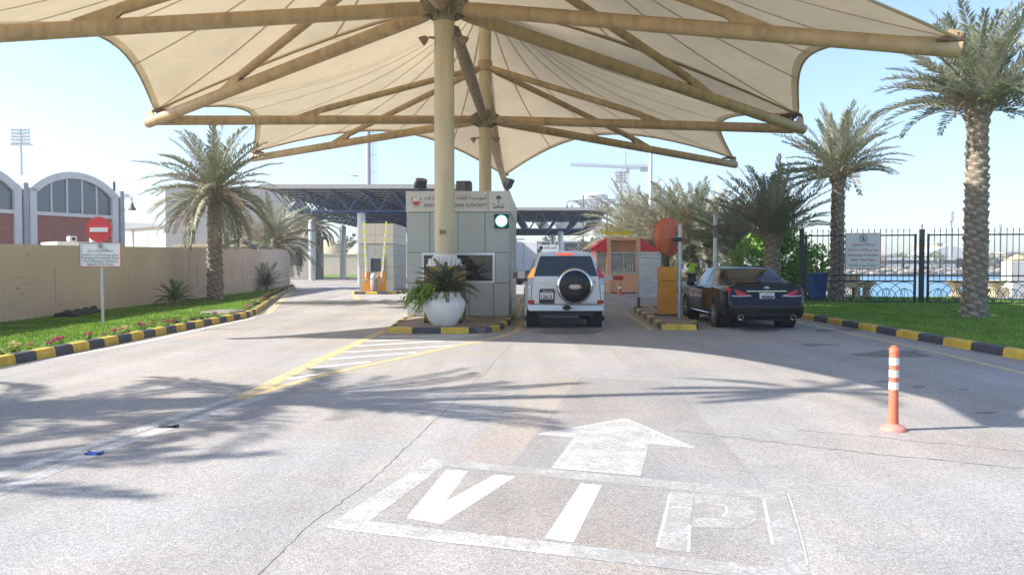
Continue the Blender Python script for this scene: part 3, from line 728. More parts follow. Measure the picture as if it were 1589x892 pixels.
def canopy(label, P, hub_z, ring_z, apex, arm_ends, brace_frac, r_post, base_z, arm_r, edges):
    root = thing('shade_canopy', label, 'shade canopy')
    C = Vector((P.x, P.y, 0)); hub = Vector((P.x, P.y, hub_z))
    m = MB(); m.lathe([(r_post, base_z), (r_post, hub_z - 0.42), (r_post * 1.06, hub_z - 0.42), (r_post * 1.06, hub_z - 0.36), (r_post * 0.96, hub_z - 0.36), (r_post * 0.96, apex - 0.3)], (P.x, P.y, 0), 32)
    m.build('mast', 'cream_post', root, smooth=40)
    hb_ = MB()
    hb_.lathe([(r_post * 1.03, hub_z - 0.34), (r_post * 1.12, hub_z - 0.30), (r_post * 1.12, hub_z + 0.34), (r_post * 1.0, hub_z + 0.38)], (P.x, P.y, 0), 24)
    for e in arm_ends:
        d = Vector((e.x - P.x, e.y - P.y, 0)).normalized(); t = Vector((-d.y, d.x, 0))
        for s_ in (-1, 1):
            o = hub + d * r_post + t * (0.16 * s_)
            hb_.extr([o + Vector((0, 0, -0.30)), o + d * 0.30 + Vector((0, 0, -0.16)), o + d * 0.36 + Vector((0, 0, 0)), o + d * 0.30 + Vector((0, 0, 0.16)), o + Vector((0, 0, 0.34))], t * 0.03)
        c = hub + d * (r_post + 0.24); hb_.tube([c - t * 0.24, c + t * 0.24], 0.05, 10)
    hb_.build('hub', 'weathered', root, smooth=40)
    for e, (corner, tip_mat) in zip(arm_ends, [(x, 0) for x in arm_ends]):
        d = (e - hub).normalized(); a = MB()
        st = hub + d * (r_post + 0.34)
        hd = Vector((d.x, d.y, 0)).normalized(); hs = Vector((-hd.y, hd.x, 0))
        a.tube([st - d * 0.22, st, st + d * 0.25, e - d * 0.6, e], [arm_r * 0.55, arm_r * 0.9, arm_r, arm_r, arm_r], 18)
        # end plate with the eye that holds the cloth corner
        o = e + Vector((0, 0, arm_r * 0.9))
        a.extr([o - hd * 0.42 - hs * .02, o + hd * 0.02 - hs * .02, o + hd * 0.0 + Vector((0, 0, .20)) - hs * .02, o - hd * 0.20 + Vector((0, 0, .26)) - hs * .02], hs * 0.04)
        a.build('arm', 'cream_steel', root, smooth=50)
    ringp = Vector((P.x, P.y, ring_z))
    cl = MB(); cl.lathe([(r_post * 1.0, ring_z - 0.22), (r_post * 1.15, ring_z - 0.18), (r_post * 1.15, ring_z + 0.18), (r_post * 1.0, ring_z + 0.22)], (P.x, P.y, 0), 24)
    cl.build('brace_collar', 'cream_steel', root, smooth=40)
    for e in arm_ends:
        q = hub.lerp(e, brace_frac); d = (q - ringp).normalized(); q = q + Vector((0, 0, arm_r))
        a = MB(); a.tube([ringp + d * r_post, ringp + d * (r_post + .3), q - d * 0.75, q - d * 0.55], [arm_r * .5, arm_r * .72, arm_r * .72, arm_r * .55], 14)
        hd = Vector((d.x, d.y, 0)).normalized(); hs = Vector((-hd.y, hd.x, 0))
        for s_ in (-.07, .07):
            a.extr([q - d * 0.95 + hs * s_, q - d * 0.55 + hs * s_ + Vector((0, 0, .1)), q + hd * .25 - Vector((0, 0, .04)) + hs * s_, q - hd * .5 - Vector((0, 0, .02)) + hs * s_], hs * 0.025)
        a.build('brace', 'cream_steel', root, smooth=50)
    pt, bnd, cid = membrane('membrane', root, C, apex, edges, 4)
    # corner plates, shackles and tie rods
    for e in arm_ends:
        i = min(cid, key=lambda k: (bnd[k] - e).length); c = bnd[i]
        if (c - e).length > 4: continue
        d = Vector((c.x - P.x, c.y - P.y, 0)).normalized(); t = Vector((-d.y, d.x, 0)); a = MB()
        a.extr([c - d * 0.55 + t * .06, c - d * 0.45 + t * 0.28, c + t * 0.12, c - t * 0.12, c - d * 0.45 - t * 0.28, c - d * 0.55 - t * .06], (0, 0, -0.05))
        a.tube([c - d * .1, e + Vector((0, 0, arm_r + .16)) - d * 0.05], 0.035, 8)
        a.ell(c + (e + Vector((0, 0, arm_r + .16)) - c) * .5, (.07, .07, .07), 8, 6)
        a.build('corner_plate', 'rust', root)
    return root, hub

arms1 = [at(230, 191, 26.5), at(1246, 201, 26.5), at(1491, 77, 15.5), Vector((-12.4, 14.9, 5.62)), Vector((-2.3, 6.2, 5.7))]
can1, hub1 = canopy('large cream tensile shade canopy on the front mast over the white pot', POST1, at(690, 12, 19.2).z, 9.9, 12.2, arms1, 0.66, 0.242, 1.55, 0.17,
    [(NLc, NMc, 2.2, 1.2), (NMc, NRc, 1.9, 1.2), (NRc, FR, 1.4, 0.8), (FR, FL, 2.2, 2.75), (FL, NLc, 1.3, 1.2)])
arms2 = [at(243, 187, 26.8), at(1232, 200, 26.8), at(1142, 256, 37.5), at(392, 246, 37.5), at(786, 292, 44)]
FLb, FRb = FL + Vector((0.05, 0.1, 0.02)), FR + Vector((-0.05, 0.1, 0.02))
E1 = edge_curve(FR, FL, Vector((POST1.x, POST1.y, 0)), 2.2, 2.75)
can2, hub2 = canopy('cream tensile shade canopy on the rear mast behind the toll booth', POST2, at(753, 186, 32).z, at(753, 103, 32).z, 11.8, arms2, 0.60, 0.252, 0.0, 0.165,
    [(FLb, FRb, -1.95, 2.75), (FRb, FR2, 1.5, 0.75), (FR2, FM2, 1.2, 1.5), (FM2, FL2, 1.2, 1.5), (FL2, FLb, 1.4, 0.95)])
# weathered tie beam from the front hub down to the rear hub
tb = MB()
a0, a1 = hub1 + Vector((0.25, 0.2, -0.5)), hub2 + Vector((-0.05, -0.3, 0.05))
tb.tube([a0, a0.lerp(a1, .3), a1], [0.13, 0.19, 0.16], 14); tb.build('tie_beam', 'weathered', can1, smooth=50)
for P, z, root in ((POST1, hub1.z - 0.75, can1), (POST2, hub2.z - 0.75, can2)):
    for s_ in (-1, 1):
        f = MB(); f.tube([(P.x + s_ * .22, P.y - .1, z), (P.x + s_ * .36, P.y - .14, z)], .03, 8)
        f.lathe([(0.03, 0), (0.07, 0.03), (0.12, 0.17), (0.125, 0.19), (0.10, 0.18)], (0, 0, 0), 14)
        n0 = len(f.v) - 14 * 5
        mt = Matrix.Translation(Vector((P.x + s_ * .38, P.y - .16, z))) @ Matrix.Rotation(s_ * 2.2, 4, 'Y')
        for i in range(n0, len(f.v)): f.v[i] = mt @ f.v[i]
        f.build('spot_lamp', 'weathered', root, smooth=40)
pl = MB(); pl.box((POST1.x, POST1.y - 0.19, hub1.z - 0.86), (.20, .10, .28)); pl.build('cable_box', 'cream_post', can1, bevel=.02)
# striped concrete plinth and finned base flange of the front mast
p = MB(); p.b2((POST1.x - 0.44, 18.62, 0.11), (POST1.x + 0.46, 20.1, 1.46)); p.build('plinth', 'plinth', can1, bevel=.015)
p = MB(); p.lathe([(.44, 1.46), (.44, 1.49), (.27, 1.49), (.246, 1.74)], (POST1.x, POST1.y, 0), 28)
for k in range(18):
    a = 2 * PI * k / 18; d = Vector((math.cos(a), math.sin(a), 0)); t = Vector((-d.y, d.x, 0)) * .012; o = Vector((POST1.x, POST1.y, 0))
    p.extr([o + d * .24 + Vector((0, 0, 1.485)) - t, o + d * .42 + Vector((0, 0, 1.485)) - t, o + d * .40 + Vector((0, 0, 1.54)) - t, o + d * .25 + Vector((0, 0, 1.73)) - t], t * 2)
    for rr in (.37,):
        q = o + Vector((math.cos(a + .17) * rr, math.sin(a + .17) * rr, 0)); p.lathe([(.035, 1.50), (.035, 1.56), (.02, 1.56), (.02, 1.63)], q, 8)
p.build('base_flange', 'white', can1, smooth=40)
p = MB()
for k, z in enumerate((1.5, 1.52)): pass
p.b2((POST1.x - .10, POST1.y - .251, 2.22), (POST1.x + .06, POST1.y - .236, 2.32)); p.build('name_plate', 'weathered', can1)

# ================================================================== TOLL BOOTH
def panels(b, x0, x1, z0, z1, y, gap=0.012, th=0.03, mi=0, axis='X', side=-1):
    g_ = gap / 2
    if axis == 'X': b.b2((x0 + g_, min(y, y + side * th), z0 + g_), (x1 - g_, max(y, y + side * th), z1 - g_), mi)
    else: b.b2((min(y, y + side * th), x0 + g_, z0 + g_), (max(y, y + side * th), x1 - g_, z1 - g_), mi)
BW, BD, BH = 2.72, 6.3, 3.43
BO = Vector((-2.79, 21.0, 0.0)); BRZ = -R(2.0)
booth = thing('toll_booth', 'grey panelled toll booth with the authority sign above its window, behind the white pot', 'toll booth', BO, BRZ)
c = MB(); c.b2((0.035, 0.035, 0.113), (BW - 0.035, BD - 0.035, BH - 0.05)); c.build('core', 'gap', booth)
w = MB()
Z = [0.125, 1.0, 1.81, 2.87, BH]
rows = [(Z[2], Z[3], [0, .62, 1.366, 2.08, BW], 0), (Z[0], Z[1], [0, .40, 1.66, 2.30, BW], 0), (Z[1], Z[2], [0, .40], 0), (Z[1], Z[2], [2.34, BW], 0)]
for z0, z1, xs, mi in rows:
    for a, d in zip(xs[:-1], xs[1:]): panels(w, a, d, z0, z1, 0.035, mi=mi)
ys = [0.0, 1.05, 2.1, 3.15, 4.2, 5.25, BD]
for side, X in ((1, BW - 0.035), (-1, 0.035)):
    for a, d in zip(ys[:-1], ys[1:]):
        for z0, z1 in ((Z[0], Z[1]), (Z[2], Z[3])): panels(w, a + .005, d, z0, z1, X, axis='Y', side=side)
        if not (0.9 < a < 4.0): panels(w, a + .005, d, Z[1], Z[2], X, axis='Y', side=side)
for a, d in zip([0, .9, 1.8], [.9, 1.8, BW]): panels(w, a, d, Z[0], Z[3], BD - .035, side=1)
w.build('wall', 'panel', booth, bevel=.004, seg=1)
f = MB()
panels(f, 0, 2.16, Z[3], BH, 0.03, th=.045); panels(f, 2.16, BW, Z[3], BH, 0.03, th=.045)
for side, X in ((1, BW - 0.03), (-1, 0.03)):
    for a, d in zip([.0, 2.1, 4.2], [2.1, 4.2, BD]): panels(f, a + .005, d, Z[3], BH, X, th=.045, axis='Y', side=side)
panels(f, 0, BW, Z[3], BH, BD - .03, th=.045, side=1)
f.b2((.02, .02, BH - .04), (BW - .02, BD - .02, BH - .01))
f.build('fascia', 'panel_beige', booth, bevel=.004, seg=1)
win = MB()
for lo, hi in (((.40, -.01, 1.0), (2.34, .03, 1.06)), ((.40, -.01, 1.74), (2.34, .03, 1.81)), ((.40, -.01, 1.06), (.46, .03, 1.74)), ((2.28, -.01, 1.06), (2.34, .03, 1.74)), ((1.30, .0, 1.06), (1.34, .03, 1.74))): win.b2(lo, hi)
wf = win.build('window', 'alu', booth)
gl = MB(); gl.b2((.46, .018, 1.06), (2.28, .026, 1.74)); gl.build('pane', 'glass_dark', wf)
for X, s_ in ((BW, 1), (0, -1)):
    win = MB(); a = X - .02; d = X + .012 * s_
    for y0, y1, z0, z1 in ((1.05, 4.2, 1.0, 1.06), (1.05, 4.2, 1.74, 1.81), (1.05, 1.11, 1.06, 1.74), (4.14, 4.2, 1.06, 1.74), (2.6, 2.66, 1.06, 1.74)): win.b2((min(a, d), y0, z0), (max(a, d), y1, z1))
    wf = win.build('window', 'alu', booth); gl = MB(); gl.b2((X - .03, 1.11, 1.06), (X - .01, 4.14, 1.74)); gl.build('pane', 'glass_dark', wf)
sgn = MB(); yy = -0.0185
sgn.text(arab('المؤسسة العامة لجسر الملك فهد'), 0.165, (1.295, yy, 3.20), mi=0, width=1.65, bold=.002)
sgn.text('KING FAHD CAUSEWAY AUTHORITY', 0.135, (1.295, yy, 3.005), mi=0, width=1.66, bold=.003)
sgn.build('lettering', ['ink_grey'], booth)
# shield emblem with a serrated white chief and red mantling
e = MB(); cx, cz = .265, 3.15; q_ = .78
sh = [(-.11, .10), (.11, .10), (.11, -.03), (.08, -.09), (0, -.15), (-.08, -.09), (-.11, -.03)]
e.extr([(cx + x * q_, yy, cz + z * q_) for x, z in sh], (0, -.006, 0), 0)
tee = [(-.11, .105), (.11, .105), (.11, .03)] + [(.11 - .0275 * (k + .5), .03 if k % 2 else -.02) for k in range(8)] + [(-.11, .03)]
e.face([(cx + x * q_, yy - .008, cz + z * q_) for x, z in tee], 1)
for s_ in (-1, 1):
    for x, z, r_ in ((.14, .12, .035), (.16, .05, .028), (.145, -.03, .03), (.11, -.11, .03), (.05, -.17, .03)):
        x, z, r_ = x * q_, z * q_, r_ * q_; e.face([(cx + s_ * x + r_ * (1 if k % 2 else .55) * math.cos(2 * PI * k / 10), yy - .004, cz + z + r_ * (1 if k % 2 else .55) * math.sin(2 * PI * k / 10)) for k in range(10)], 2)
e.build('shield_emblem', ['red', 'sign_white', 'ink_red'], booth)
e = MB(); cx, cz = 2.44, 3.14
e.tube([(cx, yy, cz - .06), (cx, yy, cz + .10)], .009, 6)
for k in range(9):
    a = PI * (k / 8) * 1.3 - .15 * PI
    p0 = Vector((cx, yy, cz + .10)); p1 = p0 + Vector((math.cos(a) * .085, 0, math.sin(a) * .075)); n_ = Vector((-math.sin(a), 0, math.cos(a))) * .016
    e.face([p0, p0.lerp(p1, .5) + n_, p1, p0.lerp(p1, .5) - n_])
for s_ in (-1, 1):
    pts = [(cx + s_ * (-.10 + .26 * t), yy - .003, cz - .155 + .10 * t ** 1.6 * 1.2) for t in [i / 8 for i in range(9)]]
    e.tube(pts, [.011 - .0008 * i for i in range(9)], 6)
    e.tube([(cx - s_ * .10, yy - .003, cz - .155), (cx - s_ * .13, yy - .003, cz - .12)], .012, 6)
    e.tube([(cx - s_ * .04, yy - .003, cz - .15), (cx - s_ * .12, yy - .003, cz - .165)], .012, 6)
e.build('palm_and_swords_emblem', 'ink_green', booth)

tl = thing('traffic_light', 'square black signal head with one glowing green lamp on the toll booth', 'traffic light', BO + Matrix.Rotation(BRZ, 3, 'Z') @ Vector((2.52, 0, 2.63)), BRZ)
b = MB(); b.b2((-.18, -.14, -.18), (.18, 0.0, .18))
for x in (-.19, .19):
    for z in (-.13, .13): b.b2((x - .015, -.11, z - .02), (x + .015, -.06, z + .02))
b.build('housing', 'black', tl, bevel=.012)
b = MB(); b.lathe([(.158, -.15), (.158, -.141), (.0, -.141)], (0, 0, 0), 32, axis='Y'); b.build('lamp_rim', 'green_ring', tl)
b = MB(); b.lathe([(.0, -.185), (.08, -.175), (.135, -.152), (.135, -.142)], (0, 0, 0), 32, axis='Y'); b.build('lamp', 'green_on', tl, smooth=60)

def floodlight(label, loc, rz, tilt):
    t = thing('floodlight', label, 'floodlight', loc, rz)
    b = MB(); b.box((0, 0, .06), (.06, .06, .12)); b.tube([(-.16, 0, .12), (-.16, 0, .26)], .015, 6); b.tube([(.16, 0, .12), (.16, 0, .26)], .015, 6); b.b2((-.175, -.015, .10), (.175, .015, .13)); b.build('bracket', 'dark_grey', t)
    b = MB(); b.T = Matrix.Translation(Vector((0, 0, .26))) @ Matrix.Rotation(tilt, 4, 'X')
    b.extr([(-.15, -.10, -.12), (.15, -.10, -.12), (.15, -.10, .12), (-.15, -.10, .12)], (0, .10, 0))
    b.add([(-.15, 0, -.12), (.15, 0, -.12), (.15, 0, .12), (-.15, 0, .12), (-.08, .12, -.07), (.08, .12, -.07), (.08, .12, .07), (-.08, .12, .07)], [(0, 4, 5, 1), (1, 5, 6, 2), (2, 6, 7, 3), (3, 7, 4, 0), (4, 7, 6, 5)])
    b.build('lamp_head', 'mid_grey', t, bevel=.006)
    b = MB(); b.T = Matrix.Translation(Vector((0, 0, .26))) @ Matrix.Rotation(tilt, 4, 'X'); b.b2((-.135, -.108, -.105), (.135, -.102, .105)); b.build('lens', 'glass_blue', t)
    return t
Rb = Matrix.Rotation(BRZ, 3, 'Z')
floodlight('dark floodlight lying tilted on the booth roof above the red shield emblem', BO + Rb @ Vector((.32, .35, BH)), R(25), R(38))
floodlight('grey floodlight at the booth roof corner above the green signal', BO + Rb @ Vector((2.66, .4, BH)), R(62), R(30))
ac = thing('air_conditioner', 'dark boxed air conditioner on the booth roof behind the front mast', 'air conditioner', BO + Rb @ Vector((1.38, 1.2, BH)), BRZ)
b = MB(); b.b2((-.16, -.3, .05), (.24, .3, .36)); b.b2((-.14, -.25, 0), (-.08, .25, .05)); b.b2((.16, -.25, 0), (.22, .25, .05)); b.build('case', 'dark_grey', ac, bevel=.01)
b = MB()
for k in range(7): b.b2((-.15, -.306, .08 + k * .038), (.08, -.301, .10 + k * .038))
b.build('grille', 'mid_grey', ac)

# ================================================================== BARRIERS
def striped_bar(b, p0, p1, hw, hh, n, m0, m1):
    p0, p1 = Vector(p0), Vector(p1); d = (p1 - p0); L = d.length; d.normalize()
    a = d.cross(Vector((0, 1, 0)) if abs(d.y) < .9 else Vector((1, 0, 0))).normalized(); c = d.cross(a)
    for k in range(n):
        q0 = p0 + d * (L * k / n); q1 = p0 + d * (L * (k + 1) / n - .001)
        b.extr([q0 - a * hh - c * hw, q0 + a * hh - c * hw, q0 + a * hh + c * hw, q0 - a * hh + c * hw], q1 - q0, m1 if k % 2 else m0)
ba = thing('boom_barrier', 'lowered red and white barrier arm across the lane ahead of the white SUV', 'barrier arm', (0.0, 24.6, 0))
b = MB(); z = 1.5 - 21.5 * 24.6 / F_PX
striped_bar(b, (0.55, 0, z + .04), (3.45, 0, z), .03, .065, 9, 1, 0); b.build('boom', ['white', 'sign_red'], ba)
b = MB(); striped_bar(b, (-0.10, .0, z + .12), (0.55, 0, z + .06), .05, .075, 1, 0, 0); b.build('boom_root', 'kiosk_in', ba)

cab = thing('barrier_machine', 'tall orange barrier cabinet on the striped island beside the mirror pole', 'barrier cabinet', (4.20, 21.5, 0.115))
b = MB(); b.b2((-.23, -.18, .04), (.23, .18, .93)); b.build('cabinet', 'orange', cab, bevel=.012)
b = MB(); b.b2((-.235, -.185, .935), (.235, .185, 1.31)); b.build('cover', 'orange', cab, bevel=.02)
b = MB(); b.b2((-.30, -.24, 0), (.30, .24, .04)); b.build('base_plate', 'dark_grey', cab)
b = MB(); striped_bar(b, (.24, .05, .85), (3.2, .05, .83), .03, .06, 1, 0, 0); b.build('boom', 'white', cab)

mr = thing('convex_mirror', 'round traffic mirror seen from its red back, on a grey pole on the striped island', 'traffic mirror', (4.30, 20.3, 0.115))
b = MB(); b.tube([(0, 0, 0), (-.02, 0, 2.40)], .055, 14); b.build('pole', 'steel_grey', mr, smooth=60)
hd = MB(); hd.T = Matrix.Translation(Vector((-.11, .09, 2.05))) @ Matrix.Rotation(R(40), 4, 'Z') @ Matrix.Rotation(R(8), 4, 'X')
hd.lathe([(.0, -.02), (.12, -.015), (.38, .07), (.47, .12), (.47, .17), (.44, .18), (.0, .24)], (0, 0, 0), 36, axis='Y')
k0 = 36
# hood along the upper rim
def hood(u, v):
    a = 0.02 * PI + 1.35 * PI * u
    r_ = .475 + .02 * v; return Vector((r_ * math.cos(a), .11 + .24 * v * math.sin(PI * u) ** .6, r_ * math.sin(a)))
hd.grid(hood, 30, 3)
for a in (.6, 2.2, 3.8):
    hd.tube([(math.cos(a) * .12, -.012, math.sin(a) * .12), (math.cos(a) * .30, .034, math.sin(a) * .30)], .006, 6)
ho = hd.build('mirror_shell', 'mirror_back', mr, smooth=35); so = ho.modifiers.new('t', 'SOLIDIFY'); so.thickness = .008
b = MB(); b.T = hd.T; b.lathe([(.0, -.07), (.055, -.07), (.06, -.03), (.11, -.03), (.11, -.005), (.0, -.005)], (0, 0, 0), 20, axis='Y'); b.build('boss', 'far_grey', mr, smooth=40)
b = MB(); b.box((-.09, -.06, 2.015), (.20, .05, .09)); b.lathe([(.075, 1.96), (.075, 2.07)], (-.018, 0, 0), 16); b.build('clamp', 'black', mr, bevel=.006)
# ---------------- rules board
sb = thing('notice_board', 'tall grey notice board of small print on two dark feet beside the orange cabinet', 'notice board', (4.37, 25.3, 0.115), R(-3))
b = MB(); b.b2((-.36, -.03, .32), (.37, .03, 1.78)); b.build('panel', 'sign_white', sb, bevel=.004)
b = MB()
for x in (-.36, .33): b.b2((x, -.045, 0.02), (x + .05, .045, 1.80)); 
b.build('edge_frame', 'steel_grey', sb)
for x in (-.32, .33):
    b = MB(); b.b2((x - .045, -.05, 0), (x + .045, .05, .33)); b.b2((x - .16, -.12, 0), (x + .16, .12, .03)); b.build('foot', 'dark_grey', sb)
b = MB(); rr = random.Random(3)
def scribble(b, xr, z, h, y=-.0325, fill=.8, mi=0):
    x = xr[0]
    while x < xr[1]:
        L = rr.uniform(.02, .075); x2 = min(x + L, xr[1])
        k = h * rr.uniform(.55, 1.1)
        b.face([(x, y, z), (x2, y, z), (x2, y, z + k), (x, y, z + k)], mi); x = x2 + rr.uniform(.008, .02)
b.text(arab('المؤسسة العامة لجسر الملك فهد'), .05, (0, -.0325, 1.70), width=.40); scribble(b, (-.22, .22), 1.655, .012)
b.lathe([(.0, -.0325), (.025, -.0325)], (-.27, 0, 1.70), 10, axis='Y'); b.lathe([(.0, -.0325), (.025, -.0325)], (.28, 0, 1.70), 10, axis='Y')
scribble(b, (-.26, .28), 1.575, .022); scribble(b, (-.1, .20), 1.45, .014)
z = 1.38
for i, (a, d) in enumerate(((-.18, .28), (-.24, .28), (0, .28), (-.24, .28), (-.22, .28), (.1, .28), (-.26, .2), (-.26, .26), (-.27, .05), (-.26, .28), (-.27, .25), (-.26, .27), (-.27, .2), (-.26, .28), (-.27, .1))):
    scribble(b, (a, d), z, .011 + .003 * (i % 2)); z -= .066
b.build('lettering', 'ink_grey', sb)
# ---------------- delineator
dl = thing('delineator_post', 'orange and white flexible delineator post standing alone on the road', 'delineator post', G(1386, 667))
b = MB(); b.lathe([(.115, 0), (.115, .012), (.095, .035), (.06, .05), (.05, .06)], n=24); b.build('base', 'post_pink', dl, smooth=50)
b = MB(); b.lathe([(.046, .05), (.044, .12), (.041, .30), (.039, .34), (.041, .36), (.041, .70), (.044, .70), (.044, .735), (.04, .745), (.03, .75), (.03, .765), (.0, .77)], n=24); b.build('post', 'post_orange', dl, smooth=50)
for z in (.372, .482, .592):
    b = MB(); b.lathe([(.0425, z), (.0425, z + .065)], n=24); b.build('reflective_band', 'reflect', dl, smooth=60)

# ================================================================== PLANTS
def leaf(b, p, d, n_, L, wd, mi):
    d = d.normalized(); s_ = d.cross(n_)
    if s_.length < 1e-4: s_ = d.orthogonal()
    s_.normalize(); up = s_.cross(d)
    m_ = p + d * (L * .45)
    b.add([p, m_ + s_ * wd + up * wd * .25, p + d * L, m_ - s_ * wd + up * wd * .25, m_ - up * wd * .1], [(0, 4, 1), (4, 2, 1), (0, 3, 4), (4, 3, 2)], mi)
def rvec(r_): 
    while True:
        v = Vector((r_.uniform(-1, 1), r_.uniform(-1, 1), r_.uniform(-1, 1)))
        if .05 < v.length < 1: return v.normalized()

def frond(b, o, az, el, L, droop, r_, mi_leaf, mi_stem, nl=42, lw=.02, ll=.30, vee=.5, stem=.018, bare=.12, twist=0, fuzz=.14):
    p = Vector(o); a = el; n = 22; pts = [p.copy()]; dirs = []
    side = Vector((-math.sin(az), math.cos(az), 0))
    az2 = az
    for i in range(n):
        t = i / n
        a -= droop * (0.25 + 1.5 * t) / n; az2 += twist / n
        d = Vector((math.cos(a) * math.cos(az2), math.cos(a) * math.sin(az2), math.sin(a))); dirs.append(d)
        p = p + d * (L / n); pts.append(p.copy())
    dirs.append(dirs[-1])
    b.tube(pts[::3] + [pts[-1]] if (n % 3) else pts[::3], [stem * (1 - .85 * i / 8) for i in range(len(pts[::3]) + (1 if n % 3 else 0))], 4, mi_stem, caps=False)
    for k in range(nl):
        t = bare + (1 - bare) * (k + .5) / nl
        x = t * n; i = min(int(x), n - 1); q = pts[i].lerp(pts[i + 1], x - i); d = dirs[i]
        up = side.cross(d) * -1
        if up.length < .1: up = Vector((0, 0, 1))
        up.normalize()
        env = (min(1, (t - bare) * 6 + .35)) * (1 - .55 * max(0, (t - .45) / .55) ** 1.5)
        for s_ in (-1, 1):
            ang = R(62 - 28 * t) + r_.uniform(-fuzz, fuzz)
            ld = d * math.cos(ang) + side * (s_ * math.sin(ang) * math.cos(vee)) + up * (math.sin(ang) * math.sin(vee) + r_.uniform(-fuzz, fuzz))
            l_ = ll * env * r_.uniform(.8, 1.12)
            ld.normalize(); w_ = ld.cross(up); 
            if w_.length < .05: w_ = side.copy()
            w_.normalize(); w_ = w_ * lw
            tip = q + ld * l_ + Vector((0, 0, -.12 * l_))
            m_ = q + ld * (l_ * .4)
            b.add([q, m_ + w_, tip, m_ - w_], [(0, 1, 2, 3)], mi_leaf)

def trunk_mesh(b, h, r0, r1, r_, rows=5.0, cols=8, lean=(0, 0), amp=.27, flare=.12, nu=60, boots=0.0, cut=None):
    nz = max(20, int(h * 34)); vs_ = []; cutm = []; f0 = len(b.f)
    jit = {}
    for iz in range(nz + 1):
        z = h * iz / nz; t = z / h
        r = r0 + (r1 - r0) * t + flare * r0 * math.exp(-z * 3.2)
        if t > .86: r *= 1 + boots * ((t - .86) / .14) ** .8
        for j in range(nu):
            u = j / nu * cols + .42 * z * rows; ku = math.floor(u); fu = u - ku
            row = z * rows + ((ku % cols) * 0.618) % 1; k = math.floor(row); fr = row - k
            key = (k, ku % cols)
            if key not in jit: jit[key] = (r_.uniform(.5, 1.35), r_.uniform(-.12, .12))
            am, of = jit[key]
            e = 1 - (2 * fu - 1) ** 2
            prof = max(0, min(1, fr * 1.15 + of)) ** 1.3 * (1 - max(0, (fr - .82) / .18) ** 2)
            q = r * (1 + amp * am * prof * (.25 + .75 * e) - .04 * (1 - e))
            a = 2 * PI * j / nu
            vs_.append((q * math.cos(a) + lean[0] * t * t, q * math.sin(a) + lean[1] * t * t, z)); cutm.append(1 if .5 < fr < .86 and e > .35 else 0)
    b.add(vs_, [(i * nu + j, i * nu + (j + 1) % nu, (i + 1) * nu + (j + 1) % nu, (i + 1) * nu + j) for i in range(nz) for j in range(nu)] + [[nz * nu + j for j in range(nu)]])
    if cut is not None:
        for i in range(nz):
            for j in range(nu): b.m[f0 + i * nu + j] = cut if cutm[i * nu + j] else 0

def palm(label, loc, h, r0, r1, L, seed, lo=-25, hi=85, n=46, droop=1.0, pale=.25, dry=.1, group='date palms', skew=None, boots=.25, ll=.40, nl=44, lean=(0, 0), lw=.021, deep=-0.02, fuzz=.24):
    r_ = random.Random(seed); t = thing('palm_tree', label, 'palm tree', (loc[0], loc[1], loc[2] + deep), 0, group)
    b = MB(); trunk_mesh(b, h, r0, r1, r_, lean=lean, boots=boots, cut=1); b.build('trunk', ['trunk', 'trunk_cut'], t, smooth=32)
    b = MB(); o = Vector((lean[0], lean[1], h))
    n = int(n * 1.75); lw *= 1.1
    for k in range(n):
        f = k / (n - 1); az = k * 2.39996 + r_.uniform(-.25, .25)
        el = R(hi + (lo - hi) * f ** .85 + r_.uniform(-7, 7))
        if skew: el += skew[1] * math.cos(az - skew[0])
        x = r_.random(); mi = 2 if x < dry * (0.3 + 1.6 * f) else 1 if x < dry + pale else 0
        dr = droop * (.55 + .6 * f) * r_.uniform(.75, 1.25)
        oo = o + Vector((math.cos(az) * r1 * .6, math.sin(az) * r1 * .6, -.30 * f))
        frond(b, oo, az, el, L * r_.uniform(.82, 1.1) * (1 - .15 * abs(f - .4)), dr, r_, mi, 3, nl=nl, ll=ll, lw=lw, vee=r_.uniform(.2, .75), twist=r_.uniform(-.35, .35), fuzz=fuzz)
    # cut leaf bases hugging the top of the trunk
    for k in range(26):
        az = k * 2.4; z = h - .05 - .02 * k
        p = Vector((lean[0] + math.cos(az) * r1 * (1 + boots) * .93, lean[1] + math.sin(az) * r1 * (1 + boots) * .93, z - .05)); d = Vector((math.cos(az) * .5, math.sin(az) * .5, .85)).normalized()
        b.tube([p, p + d * .2], [.05, .03], 5, 2)
    b.build('crown', ['frond', 'frond_pale', 'frond_dry', 'rachis'], t)
    return t

Lz = 0.12
palm('tall date palm at the right edge, thick scaly trunk before the iron fence', (11.98, 20.5, Lz), 5.65, .275, .225, 2.5, 11, lo=10, hi=86, n=44, droop=.75, pale=.3, dry=.05, boots=.22, ll=.40, nl=52)
palm('date palm rising from behind the pedestrian warning sign on the fence', (12.3, 30.0, Lz), 5.0, .25, .205, 2.55, 12, lo=4, hi=86, n=42, droop=.75, pale=.4, dry=.1, boots=.2, ll=.38, skew=(PI, -.12))
palm('short bushy date palm behind the black saloon car, in front of the green bush', (10.05, 30.6, Lz), 2.62, .285, .265, 2.9, 13, lo=30, hi=86, n=36, droop=.7, pale=.35, dry=.12, boots=.12, ll=.42)
palm('young date palm next to the white camera pole, left of the green bush', (10.9, 38.5, Lz), 2.35, .27, .25, 2.9, 14, lo=24, hi=86, n=36, droop=.9, pale=.3, dry=.1, boots=.1, ll=.42)
palm('date palm straight behind the person in the yellow vest', (10.2, 44.5, Lz), 2.6, .31, .28, 4.2, 15, lo=-5, hi=86, n=76, droop=1.0, pale=.65, dry=.12, boots=.1, ll=.46, lw=.02, nl=66, fuzz=.4)
